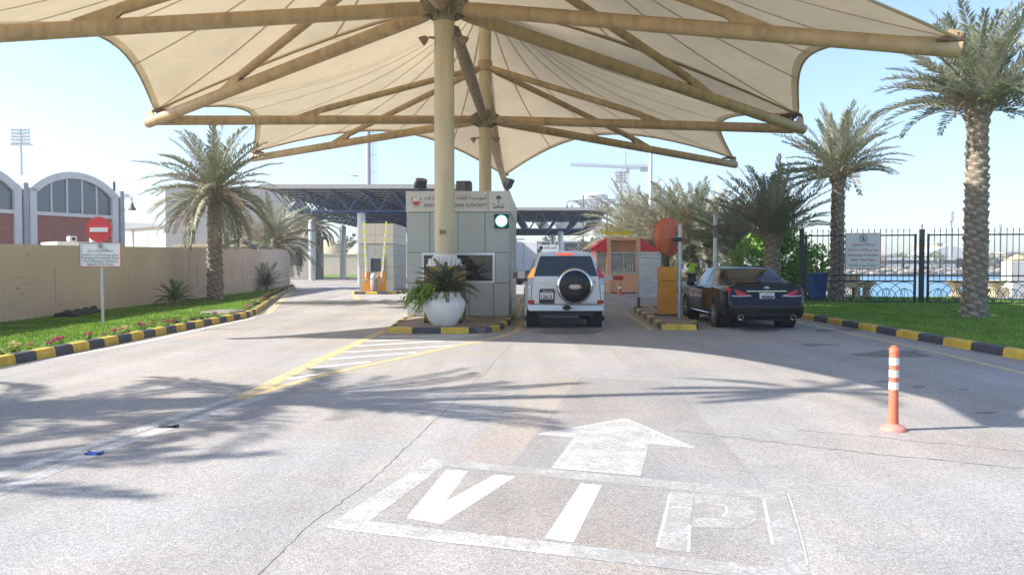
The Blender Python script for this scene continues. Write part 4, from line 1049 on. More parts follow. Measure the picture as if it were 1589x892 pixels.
palm('pale date palm between the round mirror and the tall white pole', (8.9, 46.5, Lz), 2.4, .31, .28, 4.3, 16, lo=-10, hi=86, n=76, droop=1.05, pale=.75, dry=.15, boots=.1, ll=.46, lw=.021, nl=66, fuzz=.4)
palm('date palm whose crown hangs over the right end of the orange kiosk', (8.6, 55, Lz), 3.2, .31, .28, 4.6, 17, lo=-18, hi=84, n=74, droop=1.1, pale=.7, dry=.2, boots=.1, ll=.46, lw=.024, nl=62, fuzz=.4)
palm('farther date palm seen through the gap beside the white camera pole', (13.2, 52, Lz), 2.6, .30, .27, 3.6, 18, lo=-5, hi=86, n=46, droop=1.0, pale=.4, dry=.1, ll=.45, lw=.03)
palm('feathery date palm behind the kiosk, left of its red awning', (6.2, 62, 0), 1.5, .28, .25, 2.3, 19, lo=-8, hi=84, n=40, droop=1.05, pale=.6, dry=.15, ll=.48, lw=.034)
palm('date palm standing in the left lawn before the beige wall', (-11.35, 30.3, Lz), 4.35, .275, .225, 2.75, 21, lo=-42, hi=86, n=46, droop=.95, pale=.35, dry=.12, boots=.12, ll=.40, nl=50, lw=.02)
palm('shorter spreading date palm behind the far end of the beige wall', (-14.7, 48.5, 0), 2.95, .33, .30, 3.1, 22, lo=-18, hi=82, n=40, droop=1.0, pale=.35, dry=.2, boots=.1, ll=.45, lw=.028)
palm('slim date palm beyond the grey columns under the blue roof', (-19.6, 78, 0), 5.4, .36, .33, 3.0, 23, lo=-40, hi=70, n=36, droop=1.2, pale=.3, dry=.3, ll=.4, lw=.04)
# palms outside the left edge of the photograph whose shadows lie on the road
palm('date palm beside the left kerb, just outside the picture, shading the road', (-9.6, 7.7, Lz), 5.6, .27, .22, 2.6, 31, lo=-20, hi=85, n=20, droop=1.0)
palm('second date palm beside the left kerb, nearer the camera', (-11.7, 7.0, Lz), 5.1, .27, .22, 2.4, 32, lo=-20, hi=85, n=16, droop=1.0)
palm('third date palm beside the left kerb, nearest the camera', (-11.4, 4.6, Lz), 5.2, .27, .22, 2.0, 33, lo=-20, hi=85, n=12, droop=1.0)
palm('very tall slender palm left of the road, its thin shadow crossing the lanes', (-10.2, 7.3, Lz), 11.4, .10, .08, 1.25, 34, lo=-35, hi=60, n=6, droop=1.0, nl=30, ll=.24, lw=.03)

def cycad(label, loc, h, n, seed, mats, lo=10, hi=80, L=None, trunk_h=.12, group=None, sink=0.0):
    r_ = random.Random(seed); t = thing('cycad', label, 'cycad', loc, 0, group)
    b = MB(); trunk_mesh(b, trunk_h + .04, .10, .09, r_, rows=30, cols=8, nu=32); b.build('trunk', 'trunk', t, smooth=30)
    b = MB(); L = L or h
    for k in range(n):
        f = k / (n - 1); az = k * 2.39996
        frond(b, (0, 0, trunk_h), az, R(hi + (lo - hi) * f + r_.uniform(-6, 6)), L * r_.uniform(.85, 1.1), .9 * (.6 + .7 * f), r_, 0, 1, nl=34, lw=.009, ll=L * .20, vee=.45, stem=.008, bare=.14)
    b.build('crown', mats, t); return t
cycad('bright green cycad on the left lawn below the beige wall', (-11.15, 26.2, Lz), .85, 26, 41, ['cycad', 'rachis'], lo=15, hi=82, L=.85)
cycad('dark spreading cycad near the far end of the beige wall', (-12.55, 40.5, Lz), 1.5, 34, 42, ['cycad_dark', 'rachis'], lo=2, hi=80, L=1.55)

# ---------------- big white pot with its plants
PX = G(687, 508, .115)
pot = thing('planter_pot', 'big round white pot on the striped island in front of the toll booth', 'planter', (PX.x, PX.y + .40, .115))
b = MB()
b.lathe([(.0, 0), (.21, 0), (.235, .015), (.285, .07), (.335, .13), (.38, .20), (.42, .28), (.452, .36), (.472, .44), (.478, .50), (.468, .555), (.44, .60), (.40, .645), (.37, .68), (.362, .705), (.368, .735), (.385, .755), (.38, .768), (.34, .768), (.335, .72), (.33, .66)], n=56)
b.build('vessel', 'pot_white', pot, smooth=50)
b = MB(); b.lathe([(.0, .69), (.336, .67)], n=24, ); b.build('soil', 'soil', pot, flip=False)
r_ = random.Random(51)
cy = thing('cycad', 'dark green cycad growing out of the big white pot', 'cycad', (PX.x + .03, PX.y + .42, .80))
b = MB(); trunk_mesh(b, .12, .10, .08, r_, rows=30, cols=8, nu=32); b.build('trunk', 'trunk', cy, smooth=30)
b = MB()
for k in range(60):
    f = k / 59; az = k * 2.39996
    frond(b, (0, 0, .10), az, R(70 - 66 * f + r_.uniform(-7, 7)), (.80) * r_.uniform(.8, 1.12), .85 * (.6 + .7 * f), r_, 2 if r_.random() < .15 else 0, 1, nl=44, lw=.009, ll=.145, vee=.5, stem=.007, bare=.12)
b.build('crown', ['cycad_dark', 'rachis', 'frond_dry'], cy)
sh = thing('shrub', 'leafy light green shrub spilling over the left side of the big white pot', 'shrub', (PX.x - .30, PX.y + .36, .82))
st = MB(); lf = MB()
for k in range(70):
    az = r_.uniform(.55 * PI, 1.5 * PI) if k < 55 else r_.uniform(0, 2 * PI); L = r_.uniform(.25, .62) if k < 55 else r_.uniform(.1, .2)
    p = Vector((r_.uniform(-.05, .1) if k < 55 else r_.uniform(0, .55), r_.uniform(-.2, .2), .02)); d = Vector((math.cos(az), math.sin(az) * .8, r_.uniform(.2, 1.3))).normalized(); pts = [p.copy()]
    for i in range(8):
        d = (d + Vector((0, 0, -.20)) + rvec(r_) * .16).normalized(); p = p + d * (L / 6.5); pts.append(p.copy())
        for q in range(7): leaf(lf, p + rvec(r_) * .03, (d * .4 + rvec(r_)), Vector((0, 0, 1)), r_.uniform(.045, .08), r_.uniform(.017, .028), 1 if r_.random() < .4 else 0)
    st.tube(pts, .004, 4)
st.build('stem', 'rachis', sh); lf.build('foliage', ['leaf', 'leaf_yellow'], sh)

# ---------------- rounded green bush behind the black car
def bush(label, loc, blobs, n, L, seed, mats, name='bush', cat='bush', young=.3):
    r_ = random.Random(seed); t = thing(name, label, cat, loc); lf = MB(); st = MB()
    for (cx, cy_, cz, rx, ry, rz) in blobs:
        st.tube([(0, 0, 0), (cx * .5, cy_ * .5, cz * .5), (cx, cy_, cz)], [.06, .045, .02], 6)
        for k in range(n):
            v = rvec(r_); rad = r_.uniform(.55, 1.08) * (1 + .13 * math.sin(5 * v.x + 3 * v.z + cx) * math.sin(4 * v.y + 2 * v.z))
            p = Vector((cx + v.x * rx * rad, cy_ + v.y * ry * rad, cz + v.z * rz * rad))
            if p.z < .03: continue
            d = (v + rvec(r_) * .8 + Vector((0, 0, -.25))); leaf(lf, p, d, (v + rvec(r_) * .5), L * r_.uniform(.6, 1.2), L * .32, 1 if r_.random() < young * (1.3 if v.z > 0 else .5) else 0)
    st.build('stem', 'trunk', t); lf.build('foliage', mats, t); return t
bush('dense rounded green bush between the black saloon car and the iron fence', (11.2, 34.0, Lz), [(-.85, 0, 1.25, 1.0, .9, 1.2), (.55, .1, 1.65, 1.15, 1, 1.35), (1.65, .2, 1.15, .8, .8, 1.1), (.1, -.4, .7, 1.3, .6, .7), (.0, .2, 2.3, .8, .7, .6)], 1700, .18, 61, ['leaf', 'leaf_yellow'])

# ---------------- flower strip along the left kerb: every clump a plant of its own
def clump(name, label, mats, seed, petals):
    r_ = random.Random(seed); t = thing(name, label, 'flower clump', (0, 0, 0), 0, 'bedding flower clumps behind the left kerb')
    a = MB(); c = MB()
    for k in range(34):
        az = r_.uniform(0, 2 * PI); d = Vector((math.cos(az), math.sin(az), r_.uniform(.1, 1.4))); leaf(a, Vector((r_.uniform(-.05, .05), r_.uniform(-.05, .05), 0)), d, Vector((0, 0, 1)), r_.uniform(.07, .14), .025, 0)
    for k in range(petals):
        p = Vector((r_.uniform(-.09, .09), r_.uniform(-.09, .09), r_.uniform(.08, .15)))
        for q in range(5):
            az = q * 2 * PI / 5 + k; leaf(c, p, Vector((math.cos(az), math.sin(az), .5)), Vector((0, 0, 1)), .042, .02, 0)
    a.build('leaves', mats[0], t); c.build('blossom', mats[1], t); return t
protos = [clump('flower_clump', 'clump of magenta flowers in the strip behind the left kerb', ('leaf', 'magenta'), 71, 16),
          clump('flower_clump', 'clump of pink flowers in the strip behind the left kerb', ('leaf_yellow', 'pink'), 72, 14),
          clump('flower_clump', 'clump of cream flowers in the strip behind the left kerb', ('leaf_yellow', 'cream_petal'), 73, 15),
          clump('flower_clump', 'low dark purple leafy clump in the strip behind the left kerb', ('purple_leaf', 'purple_leaf'), 74, 6)]
r_ = random.Random(9); used = set(); y = 10.6; Pk = resample([(-7.78, 10.6), (-7.78, 22.2), (-8.1, 24.2), (-8.7, 26.8), (-10.2, 33), (-14.1, 51)], .36)
for i, p in enumerate(Pk):
    yy_ = p.y
    if r_.random() < .12 or 21.2 < yy_ < 23.2: continue
    if yy_ < 17.8: k = r_.choice([0, 0, 0, 1, 1, 2])
    elif yy_ < 21.4: k = r_.choice([3, 3, 3, 0, 2])
    else: k = r_.choice([2, 2, 1, 3])
    loc = (p.x + r_.uniform(-.10, .08), p.y + r_.uniform(-.1, .1), .12); s_ = r_.uniform(.55, 1.05)
    if k not in used: used.add(k); protos[k].location = loc; protos[k].scale = (s_,) * 3
    else: dup(protos[k], loc, r_.uniform(0, 6), scale=(s_,) * 3)

# ================================================================== VEHICLES
class Loft:
    """Car body: half profiles (x, z, and how far the point is set forward) at stations along the length, smoothed both ways."""
    def __init__(s, st, ny=72, sub=4):
        s.ys = [a[0] for a in st]; P_ = np.array([a[1] for a in st], float)      # stations x K x 3
        s.P = P_; s.K = P_.shape[1]; s.ny = ny; s.sub = sub
        s.yq = np.concatenate([np.linspace(s.ys[0], s.ys[1], 5)[:-1], np.linspace(s.ys[1], s.ys[-2], ny), np.linspace(s.ys[-2], s.ys[-1], 5)[1:]])
        D = hermite(s.ys, P_, s.yq)                                              # dense in y
        kq = np.linspace(0, s.K - 1, (s.K - 1) * sub + 1)
        s.kq = kq; s.D = np.array([hermite(range(s.K), d, kq) for d in D])
    def ev(s, y, k, side=1):
        i = int(np.clip(np.searchsorted(s.yq, y) - 1, 0, len(s.yq) - 2)); u = (y - s.yq[i]) / (s.yq[i + 1] - s.yq[i])
        kk = k * s.sub; j = int(np.clip(math.floor(kk), 0, s.D.shape[1] - 2)); v = kk - j
        q = (s.D[i, j] * (1 - u) + s.D[i + 1, j] * u) * (1 - v) + (s.D[i, j + 1] * (1 - u) + s.D[i + 1, j + 1] * u) * v
        return Vector((q[0] * side, y + q[2], q[1]))
    def build(s, b, mi=0):
        n, k, _ = s.D.shape
        for side in (1, -1):
            vs_ = [(s.D[i, j, 0] * side, s.yq[i] + s.D[i, j, 2], s.D[i, j, 1]) for i in range(n) for j in range(k)]
            fs = [(i * k + j, i * k + j + 1, (i + 1) * k + j + 1, (i + 1) * k + j) if side < 0 else (i * k + j, (i + 1) * k + j, (i + 1) * k + j + 1, i * k + j + 1) for i in range(n - 1) for j in range(k - 1)]
            b.add(vs_, fs, mi)
        for i, fl in ((0, 1), (n - 1, 0)):
            L = [(-s.D[i, j, 0], s.yq[i] + s.D[i, j, 2], s.D[i, j, 1]) for j in range(k)]; Q = [(s.D[i, j, 0], s.yq[i] + s.D[i, j, 2], s.D[i, j, 1]) for j in range(k)]
            b.add(L + Q, [(j, k + j, k + j + 1, j + 1) if fl else (j, j + 1, k + j + 1, k + j) for j in range(k - 1)], mi)
    def patch(s, b, c, n=(14, 8), off=.006, side=1, mi=0):
        # c: corners (y, k) counter to each other: lower rear, lower front, upper front, upper rear
        def fn(u, v):
            y = (c[0][0] * (1 - u) + c[1][0] * u) * (1 - v) + (c[3][0] * (1 - u) + c[2][0] * u) * v
            k = (c[0][1] * (1 - u) + c[1][1] * u) * (1 - v) + (c[3][1] * (1 - u) + c[2][1] * u) * v
            p = s.ev(y, k, side); e = .01
            dy = s.ev(min(y + e, s.ys[-1]), k, side) - s.ev(max(y - e, 0), k, side); dk = s.ev(y, min(k + .05, s.K - 1), side) - s.ev(y, max(k - .05, 0), side)
            nn = dy.cross(dk) * side
            if nn.length > 1e-9: nn.normalize()
            if nn.dot(Vector((p.x, 0, .3))) < 0: nn = -nn
            return p + nn * off
        b.grid(fn, n[0], n[1], mi)

def weld(o, smooth=38, wells=()):
    bm = bmesh.new(); bm.from_mesh(o.data)
    cut = [f for f in bm.faces for (wy, wz, wr) in wells if abs(f.calc_center_median().x) > .6 and (f.calc_center_median().y - wy) ** 2 + (f.calc_center_median().z - wz) ** 2 < wr * wr]
    bmesh.ops.delete(bm, geom=list(set(cut)), context='FACES'); bmesh.ops.remove_doubles(bm, verts=bm.verts, dist=.0006); bmesh.ops.recalc_face_normals(bm, faces=bm.faces)
    bm.to_mesh(o.data); bm.free()
    o.data.polygons.foreach_set('use_smooth', [True] * len(o.data.polygons)); o.data.set_sharp_from_angle(angle=R(smooth)); return o
def wheel(parent, x, y, r, wd, side, spokes, rim_m='alu', rr=.68):
    w_ = bpy.data.objects.new('wheel', None); COL.objects.link(w_); w_.parent = parent; w_.location = (x, y, r); w_.empty_display_size = .1
    b = MB(); s_ = side
    b.lathe([(r * rr, -wd / 2), (r * .93, -wd / 2), (r * .985, -wd * .38), (r, -wd * .25), (r, wd * .25), (r * .985, wd * .38), (r * .93, wd / 2), (r * rr, wd / 2)], n=36, axis='X'); b.build('tyre', 'rubber', w_, smooth=40)
    b = MB(); o = s_ * wd * .46
    b.lathe([(r * rr * 1.01, o), (r * rr * .93, o + s_ * .01), (r * rr * .90, o - s_ * .03), (r * rr * .90, o - s_ * .08)], n=36, axis='X')
    for k in range(spokes):
        a = 2 * PI * k / spokes
        for da in (-.10, .10):
            p0 = Vector((o - s_ * .01, math.cos(a) * r * .12, math.sin(a) * r * .12)); p1 = Vector((o - s_ * .005, math.cos(a + da) * r * rr * .92, math.sin(a + da) * r * rr * .92))
            b.tube([p0, p1], [.022, .016], 6)
    b.lathe([(.0, o + s_ * .012), (r * .13, o + s_ * .008), (r * .15, o - s_ * .02)], n=16, axis='X'); b.build('rim', rim_m, w_, smooth=40)
    b = MB(); b.lathe([(.0, o - s_ * .09), (r * rr * .9, o - s_ * .09)], n=24, axis='X'); b.build('brake_disc', 'dark_grey', w_)
    return w_

# ---------------- white SUV
def P(*a): return [(x, z, f) for x, z, f in a]
def suv_prof(w, zb, wb, wr, zr, lean, rise=0.0):
    # bottom centre ... roof centre ; lean = how far forward the glass sits at the roof
    def f(z): return max(0, (z - 1.20)) / .6 * lean
    pts = [(0, zb), (w * .80, zb), (w * .95, zb + .03), (w * .995, zb + .16), (w, .72), (w * .985, .95), (wb, 1.18 + rise), (wb + (wr - wb) * .45, 1.45), (wr + .012, 1.68), (wr - .06, 1.775), (wr * .5, zr - .008), (0, zr)]
    return [(x, z, f(z)) for x, z in pts]
SUV = thing('suv', 'white off-road car waiting beside the front toll booth, spare wheel on its tailgate', 'SUV', (1.24, 18.25, 0), -R(.5))
st = [(0.0, suv_prof(.845, .47, .77, .58, 1.80, .17)), (.05, suv_prof(.895, .43, .80, .605, 1.80, .16)), (.16, suv_prof(.925, .42, .825, .63, 1.805, .12)), (.5, suv_prof(.93, .40, .845, .655, 1.815, .0)), (1.4, suv_prof(.925, .36, .85, .67, 1.825, 0)),
      (2.6, suv_prof(.925, .36, .85, .66, 1.80, 0))]
def low(w, zb, zt, wt): return [(x, z, 0) for x, z in [(0, zb), (w * .8, zb), (w * .95, zb + .03), (w * .995, zb + .16), (w, .70), (w * .98, .9 if zt > 1 else zt - .12), (w * .93, zt - .05), (w * .86, zt - .02), (w * .75, zt), (w * .6, zt + .01), (w * .3, zt + .015), (0, zt + .02)]]
st += [(3.35, low(.925, .36, 1.14, .8)), (4.4, low(.90, .38, 1.0, .8)), (4.68, low(.82, .42, .85, .7))]
LS = Loft(st); b = MB(); LS.build(b); weld(b.build('body', 'suv_paint', SUV), 40, ((.98, .40, .42), (3.78, .40, .42)))
def srear(x, z, e=.006): return Vector((x, max(0, z - 1.20) / .6 * .17 - e, z))
# tailgate with dark gap lines and the glass
b = MB(); gp = [(-.80, .575), (.80, .575), (.80, 1.16), (-.80, 1.16)]
for (a, c) in (((-.80, .58), (.80, .58)), ((-.805, .58), (-.77, 1.20)), ((.805, .58), (.77, 1.20))):
    b.tube([srear(*a, e=.002), srear(*c, e=.002)], .007, 6)
b.tube([(-.86, .03, .83), (-.815, -.003, .83)], .005, 5); b.tube([(.86, .03, .83), (.815, -.003, .83)], .005, 5)
b.build('tailgate_gap', 'gap', SUV)
b = MB(); gl = [(-.735, 1.225), (.735, 1.225), (.595, 1.665), (.565, 1.69), (-.565, 1.69), (-.595, 1.665)]
b.extr([srear(x, z, .012) for x, z in gl], (0, .016, 0)); b.build('rear_window', 'glass_dark', SUV, bevel=.006)
b = MB(); b.tube([srear(-.1, 1.26, .025), srear(.42, 1.25, .03)], .012, 6); b.tube([srear(.16, 1.235, .02), srear(.1, 1.25, .03)], .02, 6); b.build('wiper', 'black', SUV)
b = MB(); b.box((-.02, .115, 1.735), (.37, .05, .042)); b.build('brake_light', 'lamp_red_on', SUV, bevel=.008)
b = MB(); b.box((-.02, .14, 1.735), (.42, .06, .06)); b.build('spoiler', 'suv_paint', SUV, bevel=.02)
for s_ in (-1, 1):
    # upright wrap-around lamp: amber or red top, clear middle, red lower
    def lamp(zs, xs_in, xs_out, m, nm, par):
        b = MB(); poly = [(xs_in[0], zs[0]), (xs_out[0], zs[0]), (xs_out[1], zs[1]), (xs_in[1], zs[1])]
        b.extr([Vector((s_ * x, max(0, z - 1.2) / .6 * .17 - .022, z)) for x, z in poly], (0, .24, 0)); return b.build(nm, m, par, bevel=.008)
    tlr = lamp((1.04, 1.40), (.765, .70), (.905, .76), 'lamp_clear', 'tail_light', SUV)
    lamp((1.19, 1.405), (.757, .696), (.882, .762), 'lamp_amber_on' if s_ < 0 else 'lamp_red', 'turn_signal', tlr)
    b = MB(); b.box((s_ * .80, .008, .635), (.145, .05, .085), rz=s_ * .35); b.build('reflector', 'lamp_red', SUV, bevel=.008)
    LSb = MB(); LS.patch(LSb, [(.65, 6.15), (1.45, 6.15), (1.40, 8.0), (.55, 7.85)], side=s_); LSb.build('side_window', 'glass_dark', SUV, smooth=60)
    LSb = MB(); LS.patch(LSb, [(1.55, 6.15), (2.35, 6.15), (2.30, 8.0), (1.50, 8.0)], side=s_); LSb.build('side_window', 'glass_dark', SUV, smooth=60)
    b = MB(); b.tube([(s_ * .56, .45, 1.84), (s_ * .585, 1.2, 1.865), (s_ * .58, 2.3, 1.86)], .022, 8)
    for y in (.45, 1.35, 2.3): b.box((s_ * .575, y, 1.825), (.05, .12, .055))
    b.build('roof_rail', 'mid_grey', SUV, bevel=.006)
    for y in (.98, 3.78):
        b = MB(); b.lathe([(.40, s_ * .90), (.405, s_ * .945), (.48, s_ * .935), (.49, s_ * .90)], (0, y, .40), 32, axis='X'); b.lathe([(.0, s_ * .60), (.46, s_ * .60), (.46, s_ * .90)], (0, y, .40), 24, axis='X', mi=1); b.build('wheel_arch', ['suv_paint', 'gap'], SUV, smooth=40)
        wheel(SUV, s_ * .80, y, .385, .255, s_, 6)
    b = MB(); b.box((s_ * .79, .52, .34), (.30, .02, .36)); b.build('mud_flap', 'rubber', SUV)
    b = MB(); b.box((s_ * 1.02, 2.75, 1.22), (.20, .12, .20)); b.tube([(s_ * .86, 2.78, 1.16), (s_ * .95, 2.76, 1.18)], .03, 6); b.build('mirror', 'suv_paint', SUV, bevel=.03)
b = MB(); b.box((0, .10, .49), (1.66, .16, .15)); b.extr([(-.86, -.035, .43), (.86, -.035, .43), (.89, .02, .55), (.80, -.03, .575), (-.80, -.03, .575), (-.89, .02, .55)], (0, .12, 0)); b.build('bumper', 'suv_paint', SUV, bevel=.02)
b = MB(); b.box((0, .5, .36), (1.3, .7, .12)); b.tube([(.4, .1, .36), (.4, .6, .36)], .035, 8); b.box((0, 1.2, .38), (.3, .3, .28)); b.tube([(-.7, .98, .39), (.7, .98, .39)], .05, 8); b.build('underbody', 'cab', SUV)
b = MB(); b.ell((0.02, -.05, .505), (.10, .06, .05)); b.box((0.02, -.02, .49), (.07, .10, .09)); b.build('tow_cover', 'black', SUV, smooth=60)
sw = bpy.data.objects.new('spare_wheel', None); COL.objects.link(sw); sw.parent = SUV; sw.location = (.19, -.02, 1.0)
b = MB(); b.lathe([(.405, .0), (.415, -.06), (.415, -.20), (.40, -.235), (.365, -.25)], n=48, axis='Y'); b.build('chrome_ring', 'chrome', sw, smooth=50)
b = MB(); b.lathe([(.37, -.235), (.362, -.252), (.355, -.256), (.20, -.272), (.0, -.278)], n=48, axis='Y'); b.build('hard_cover', 'car_black', sw, smooth=50)
b = MB(); b.tube([(.13 * math.cos(2 * PI * k / 28), -.278, -.01 + .048 * math.sin(2 * PI * k / 28)) for k in range(28)], .008, 6, closed=True); b.text('PRADO', .058, (0, -.281, -.03), width=.19, bold=.002); b.build('oval_emblem', 'chrome', sw)
b = MB(); b.extr([(-.615, -.012, .60), (-.265, -.012, .60), (-.255, -.012, .90), (-.29, -.012, .935), (-.58, -.012, .935), (-.61, -.012, .90)], (0, -.03, 0)); ph = b.build('plate_holder', 'black', SUV, bevel=.012)
b = MB(); b.text('PRADO', .055, (-.42, -.046, .865), width=.24, bold=.002); b.build('lettering', 'far_grey', ph)
b = MB(); b.box((-.44, -.05, .775), (.305, .012, .155)); pb = b.build('plate', 'sign_white', ph, bevel=.004)
b = MB(); b.text('12613', .115, (-.44, -.0575, .713), width=.25, bold=.004); b.text(arab('مملكة البحرين'), .036, (-.44, -.0575, .825), width=.24); b.build('plate_number', 'ink', ph)
b = MB()
for (rx, rz_) in ((.045, .032), (.016, .032)): b.tube([(.655 + rx * math.cos(2 * PI * k / 20), -.012, 1.10 + rz_ * math.sin(2 * PI * k / 20)) for k in range(20)], .005, 5, closed=True)
b.tube([(.655 + .03 * math.cos(2 * PI * k / 20), -.012, 1.118 + .012 * math.sin(2 * PI * k / 20)) for k in range(20)], .004, 5, closed=True)
scr = [(x, -.012, z) for x, z in ((.62, 1.025), (.69, 1.025))]; b.tube(scr, .008, 5); b.build('badge', 'chrome', SUV)
b = MB(); b.box((-.52, -.012, 1.115), (.22, .02, .028)); b.box((-.49, -.008, 1.14), (.11, .012, .016)); b.build('trim_badge', 'chrome', SUV, bevel=.006)

# ---------------- black saloon
CAR = thing('saloon_car', 'black saloon car with red tail lamps in the right lane by the kerb', 'car', (5.80, 18.0, 0), R(1.1))
def cp(w, zb, zs, wb, zbelt, g1, zg1, g2, zg2, g3, zt, f=0.0):
    pts = [(0, zb), (w * .84, zb), (w * .965, zb + .06), (w * .995, zb + .22), (w, .66), (w * .985, zs), (wb, zbelt), (g1, zg1), (g2, zg2), (g3, zt - .008), (g3 * .5, zt), (0, zt + .003)]
    return [(x, z, f * max(0, min(1, (z - .55) / .35))) for x, z in pts]
st = [(0.0, cp(.80, .30, .84, .755, .965, .72, .995, .64, 1.015, .5, 1.03, .07)), (.07, cp(.87, .26, .86, .80, .98, .745, 1.01, .66, 1.03, .5, 1.048, .04)), (.22, cp(.905, .25, .88, .82, .985, .76, 1.015, .67, 1.032, .5, 1.048)),
      (.62, cp(.925, .24, .90, .835, .985, .775, 1.01, .69, 1.028, .5, 1.04)), (1.0, cp(.925, .22, .90, .85, .985, .72, 1.12, .64, 1.19, .5, 1.215)), (1.5, cp(.925, .20, .90, .855, .985, .70, 1.26, .60, 1.385, .45, 1.41)),
      (2.1, cp(.925, .20, .90, .86, .98, .70, 1.28, .60, 1.425, .42, 1.455)), (2.75, cp(.925, .20, .90, .86, .97, .70, 1.25, .60, 1.40, .42, 1.435)), (3.45, cp(.92, .20, .88, .86, .95, .74, 1.03, .66, 1.06, .5, 1.075)),
      (3.75, cp(.915, .20, .86, .86, .92, .78, .965, .68, .985, .5, 1.0)), (4.6, cp(.86, .22, .74, .80, .80, .72, .83, .62, .845, .5, .86)), (4.92, cp(.72, .26, .64, .68, .68, .62, .70, .55, .72, .4, .74))]
LC = Loft(st, ny=96); b = MB(); LC.build(b); weld(b.build('body', 'car_black', CAR), 34, ((1.05, .345, .345), (3.87, .345, .345)))
# rear window over both halves
b = MB()
def rw(u, v):
    x = 2 * u - 1; side = 1 if x >= 0 else -1; y = .72 + .80 * v; k = 11 - abs(x) * 2.75
    p = LC.ev(y, k, side); return p + Vector((0, -.006, .006))
b.grid(rw, 24, 10); b.build('rear_window', 'glass_dark', CAR, smooth=60)
for s_ in (-1, 1):
    for c in ([(1.05, 6.12), (1.98, 6.12), (1.98, 7.75), (1.52, 7.6)], [(2.06, 6.12), (3.15, 6.12), (2.72, 7.7), (2.06, 7.75)]):
        b = MB(); LC.patch(b, c, side=s_); b.build('side_window', 'glass_blue', CAR, smooth=60)
    b = MB(); b.tube([LC.ev(y, 6.05, s_) + Vector((s_ * .004, 0, 0)) for y in np.linspace(.95, 3.2, 14)], .008, 6); b.build('window_trim', 'chrome', CAR)
    for y in (2.02,):
        b = MB(); b.tube([LC.ev(y, k, s_) for k in np.linspace(3.2, 6.0, 12)], .005, 5); b.tube([LC.ev(1.02 - .06 * (6 - k), k, s_) for k in np.linspace(4.9, 6.0, 8)], .005, 5); b.tube([LC.ev(3.1, k, s_) for k in np.linspace(3.2, 6.0, 12)], .005, 5); b.build('door_gap', 'gap', CAR)
    for y in (1.28, 2.25):
        b = MB(); p = LC.ev(y, 5.45, s_); b.tube([p + Vector((s_ * .012, -.09, 0)), p + Vector((s_ * .025, 0, .004)), p + Vector((s_ * .012, .09, 0))], .011, 6); b.build('door_handle', 'car_black', CAR)
    b = MB(); b.tube([LC.ev(y, 2.4, s_) + Vector((s_ * .006, 0, 0)) for y in np.linspace(1.5, 3.4, 12)], .014, 6); b.build('sill_trim', 'chrome', CAR)
    for y in (1.05, 3.87):
        b = MB(); b.lathe([(.352, s_ * .88), (.356, s_ * .935), (.41, s_ * .928), (.42, s_ * .88)], (0, y, .345), 36, axis='X'); b.lathe([(.0, s_ * .62), (.38, s_ * .62), (.38, s_ * .90)], (0, y, .345), 24, axis='X', mi=1); b.build('wheel_arch', ['car_black', 'gap'], CAR, smooth=40)
        wheel(CAR, s_ * .842, y, .335, .215, s_, 8, 'rim_silver')
    b = MB(); b.ell((s_ * 1.02, 2.98, 1.0), (.11, .07, .075), 12, 8); b.tube([(s_ * .88, 3.0, .96), (s_ * .98, 2.99, .98)], .025, 6); b.build('mirror', 'car_black', CAR, smooth=60)
    # tail lamp: pointed inward along the boot lid, wrapped round the corner
    b = MB(); poly = [(.34, .775), (.60, .765), (.86, .785), (.868, .90), (.84, .945), (.70, .925), (.52, .855)]
    fn = lambda x, z: Vector((s_ * x, .07 * max(0, min(1, (z - .55) / .35)) - .016 + max(0, abs(x) - .77) * .55, z))
    ring = [fn(x, z) for x, z in poly]; c0 = len(b.v)
    b.extr(ring, (0, .10, 0)); tlc = b.build('tail_light', 'lamp_red', CAR, bevel=.008)
    b = MB(); b.extr([fn(x, z) + Vector((0, -.006, 0)) for x, z in ((.33, .772), (.60, .757), (.80, .772), (.80, .792), (.60, .785), (.40, .80))], (0, .03, 0)); b.build('reversing_lens', 'lamp_clear', tlc)
    b = MB(); LC.patch(b, [(.06, 5.15), (.36, 5.35), (.30, 5.85), (.06, 5.8)], side=s_, off=.008, n=(6, 4)); b.build('side_lens', 'lamp_red', tlc, smooth=60)
    b = MB(); b.lathe([(.0, .10), (.05, .10), (.052, -.005), (.062, -.005), (.062, .12)], (s_ * .60, 0, .29), 18, axis='Y', squash=1.0); b.build('exhaust_tip', 'chrome', CAR, smooth=40)
b = MB(); b.b2((-.46, .028, .872), (.46, .056, .902)); b.build('boot_chrome_strip', 'chrome', CAR, bevel=.008)
b = MB(); b.b2((-.70, .10, 1.03), (.70, .30, 1.058)); b.build('boot_lip', 'car_black', CAR, bevel=.012)
b = MB(); b.b2((-.165, -.008, .715), (.165, .05, .855)); b.build('number_plate', 'sign_white', CAR, bevel=.004)
b = MB(); b.text('400828', .088, (0, -.0135, .725), width=.285, bold=.004); b.text(arab('البحرين'), .034, (.0, -.0135, .818), width=.24); b.b2((-.012, -.012, .82), (.012, -.0085, .845), 1); b.build('plate_number', ['ink', 'ink_red'], CAR)
b = MB()
for (rx, rz_, dz) in ((.058, .038, 0), (.02, .038, 0), (.04, .014, .02)): b.tube([(rx * math.cos(2 * PI * k / 22), .045, .955 + dz + rz_ * math.sin(2 * PI * k / 22)) for k in range(22)], .006, 5, closed=True)
b.build('badge', 'chrome', CAR)
b = MB(); b.tube([(-.84, -.004, .60), (-.60, -.012, .585), (.60, -.012, .585), (.84, -.004, .60)], .006, 5); b.tube([(-.55, -.0, .36), (.55, -.0, .36)], .01, 5); b.tube([(-.5, .035, 1.02), (-.47, .02, .88), (-.44, .005, .70)], .004, 5); b.build('bumper_gap', 'gap', CAR)
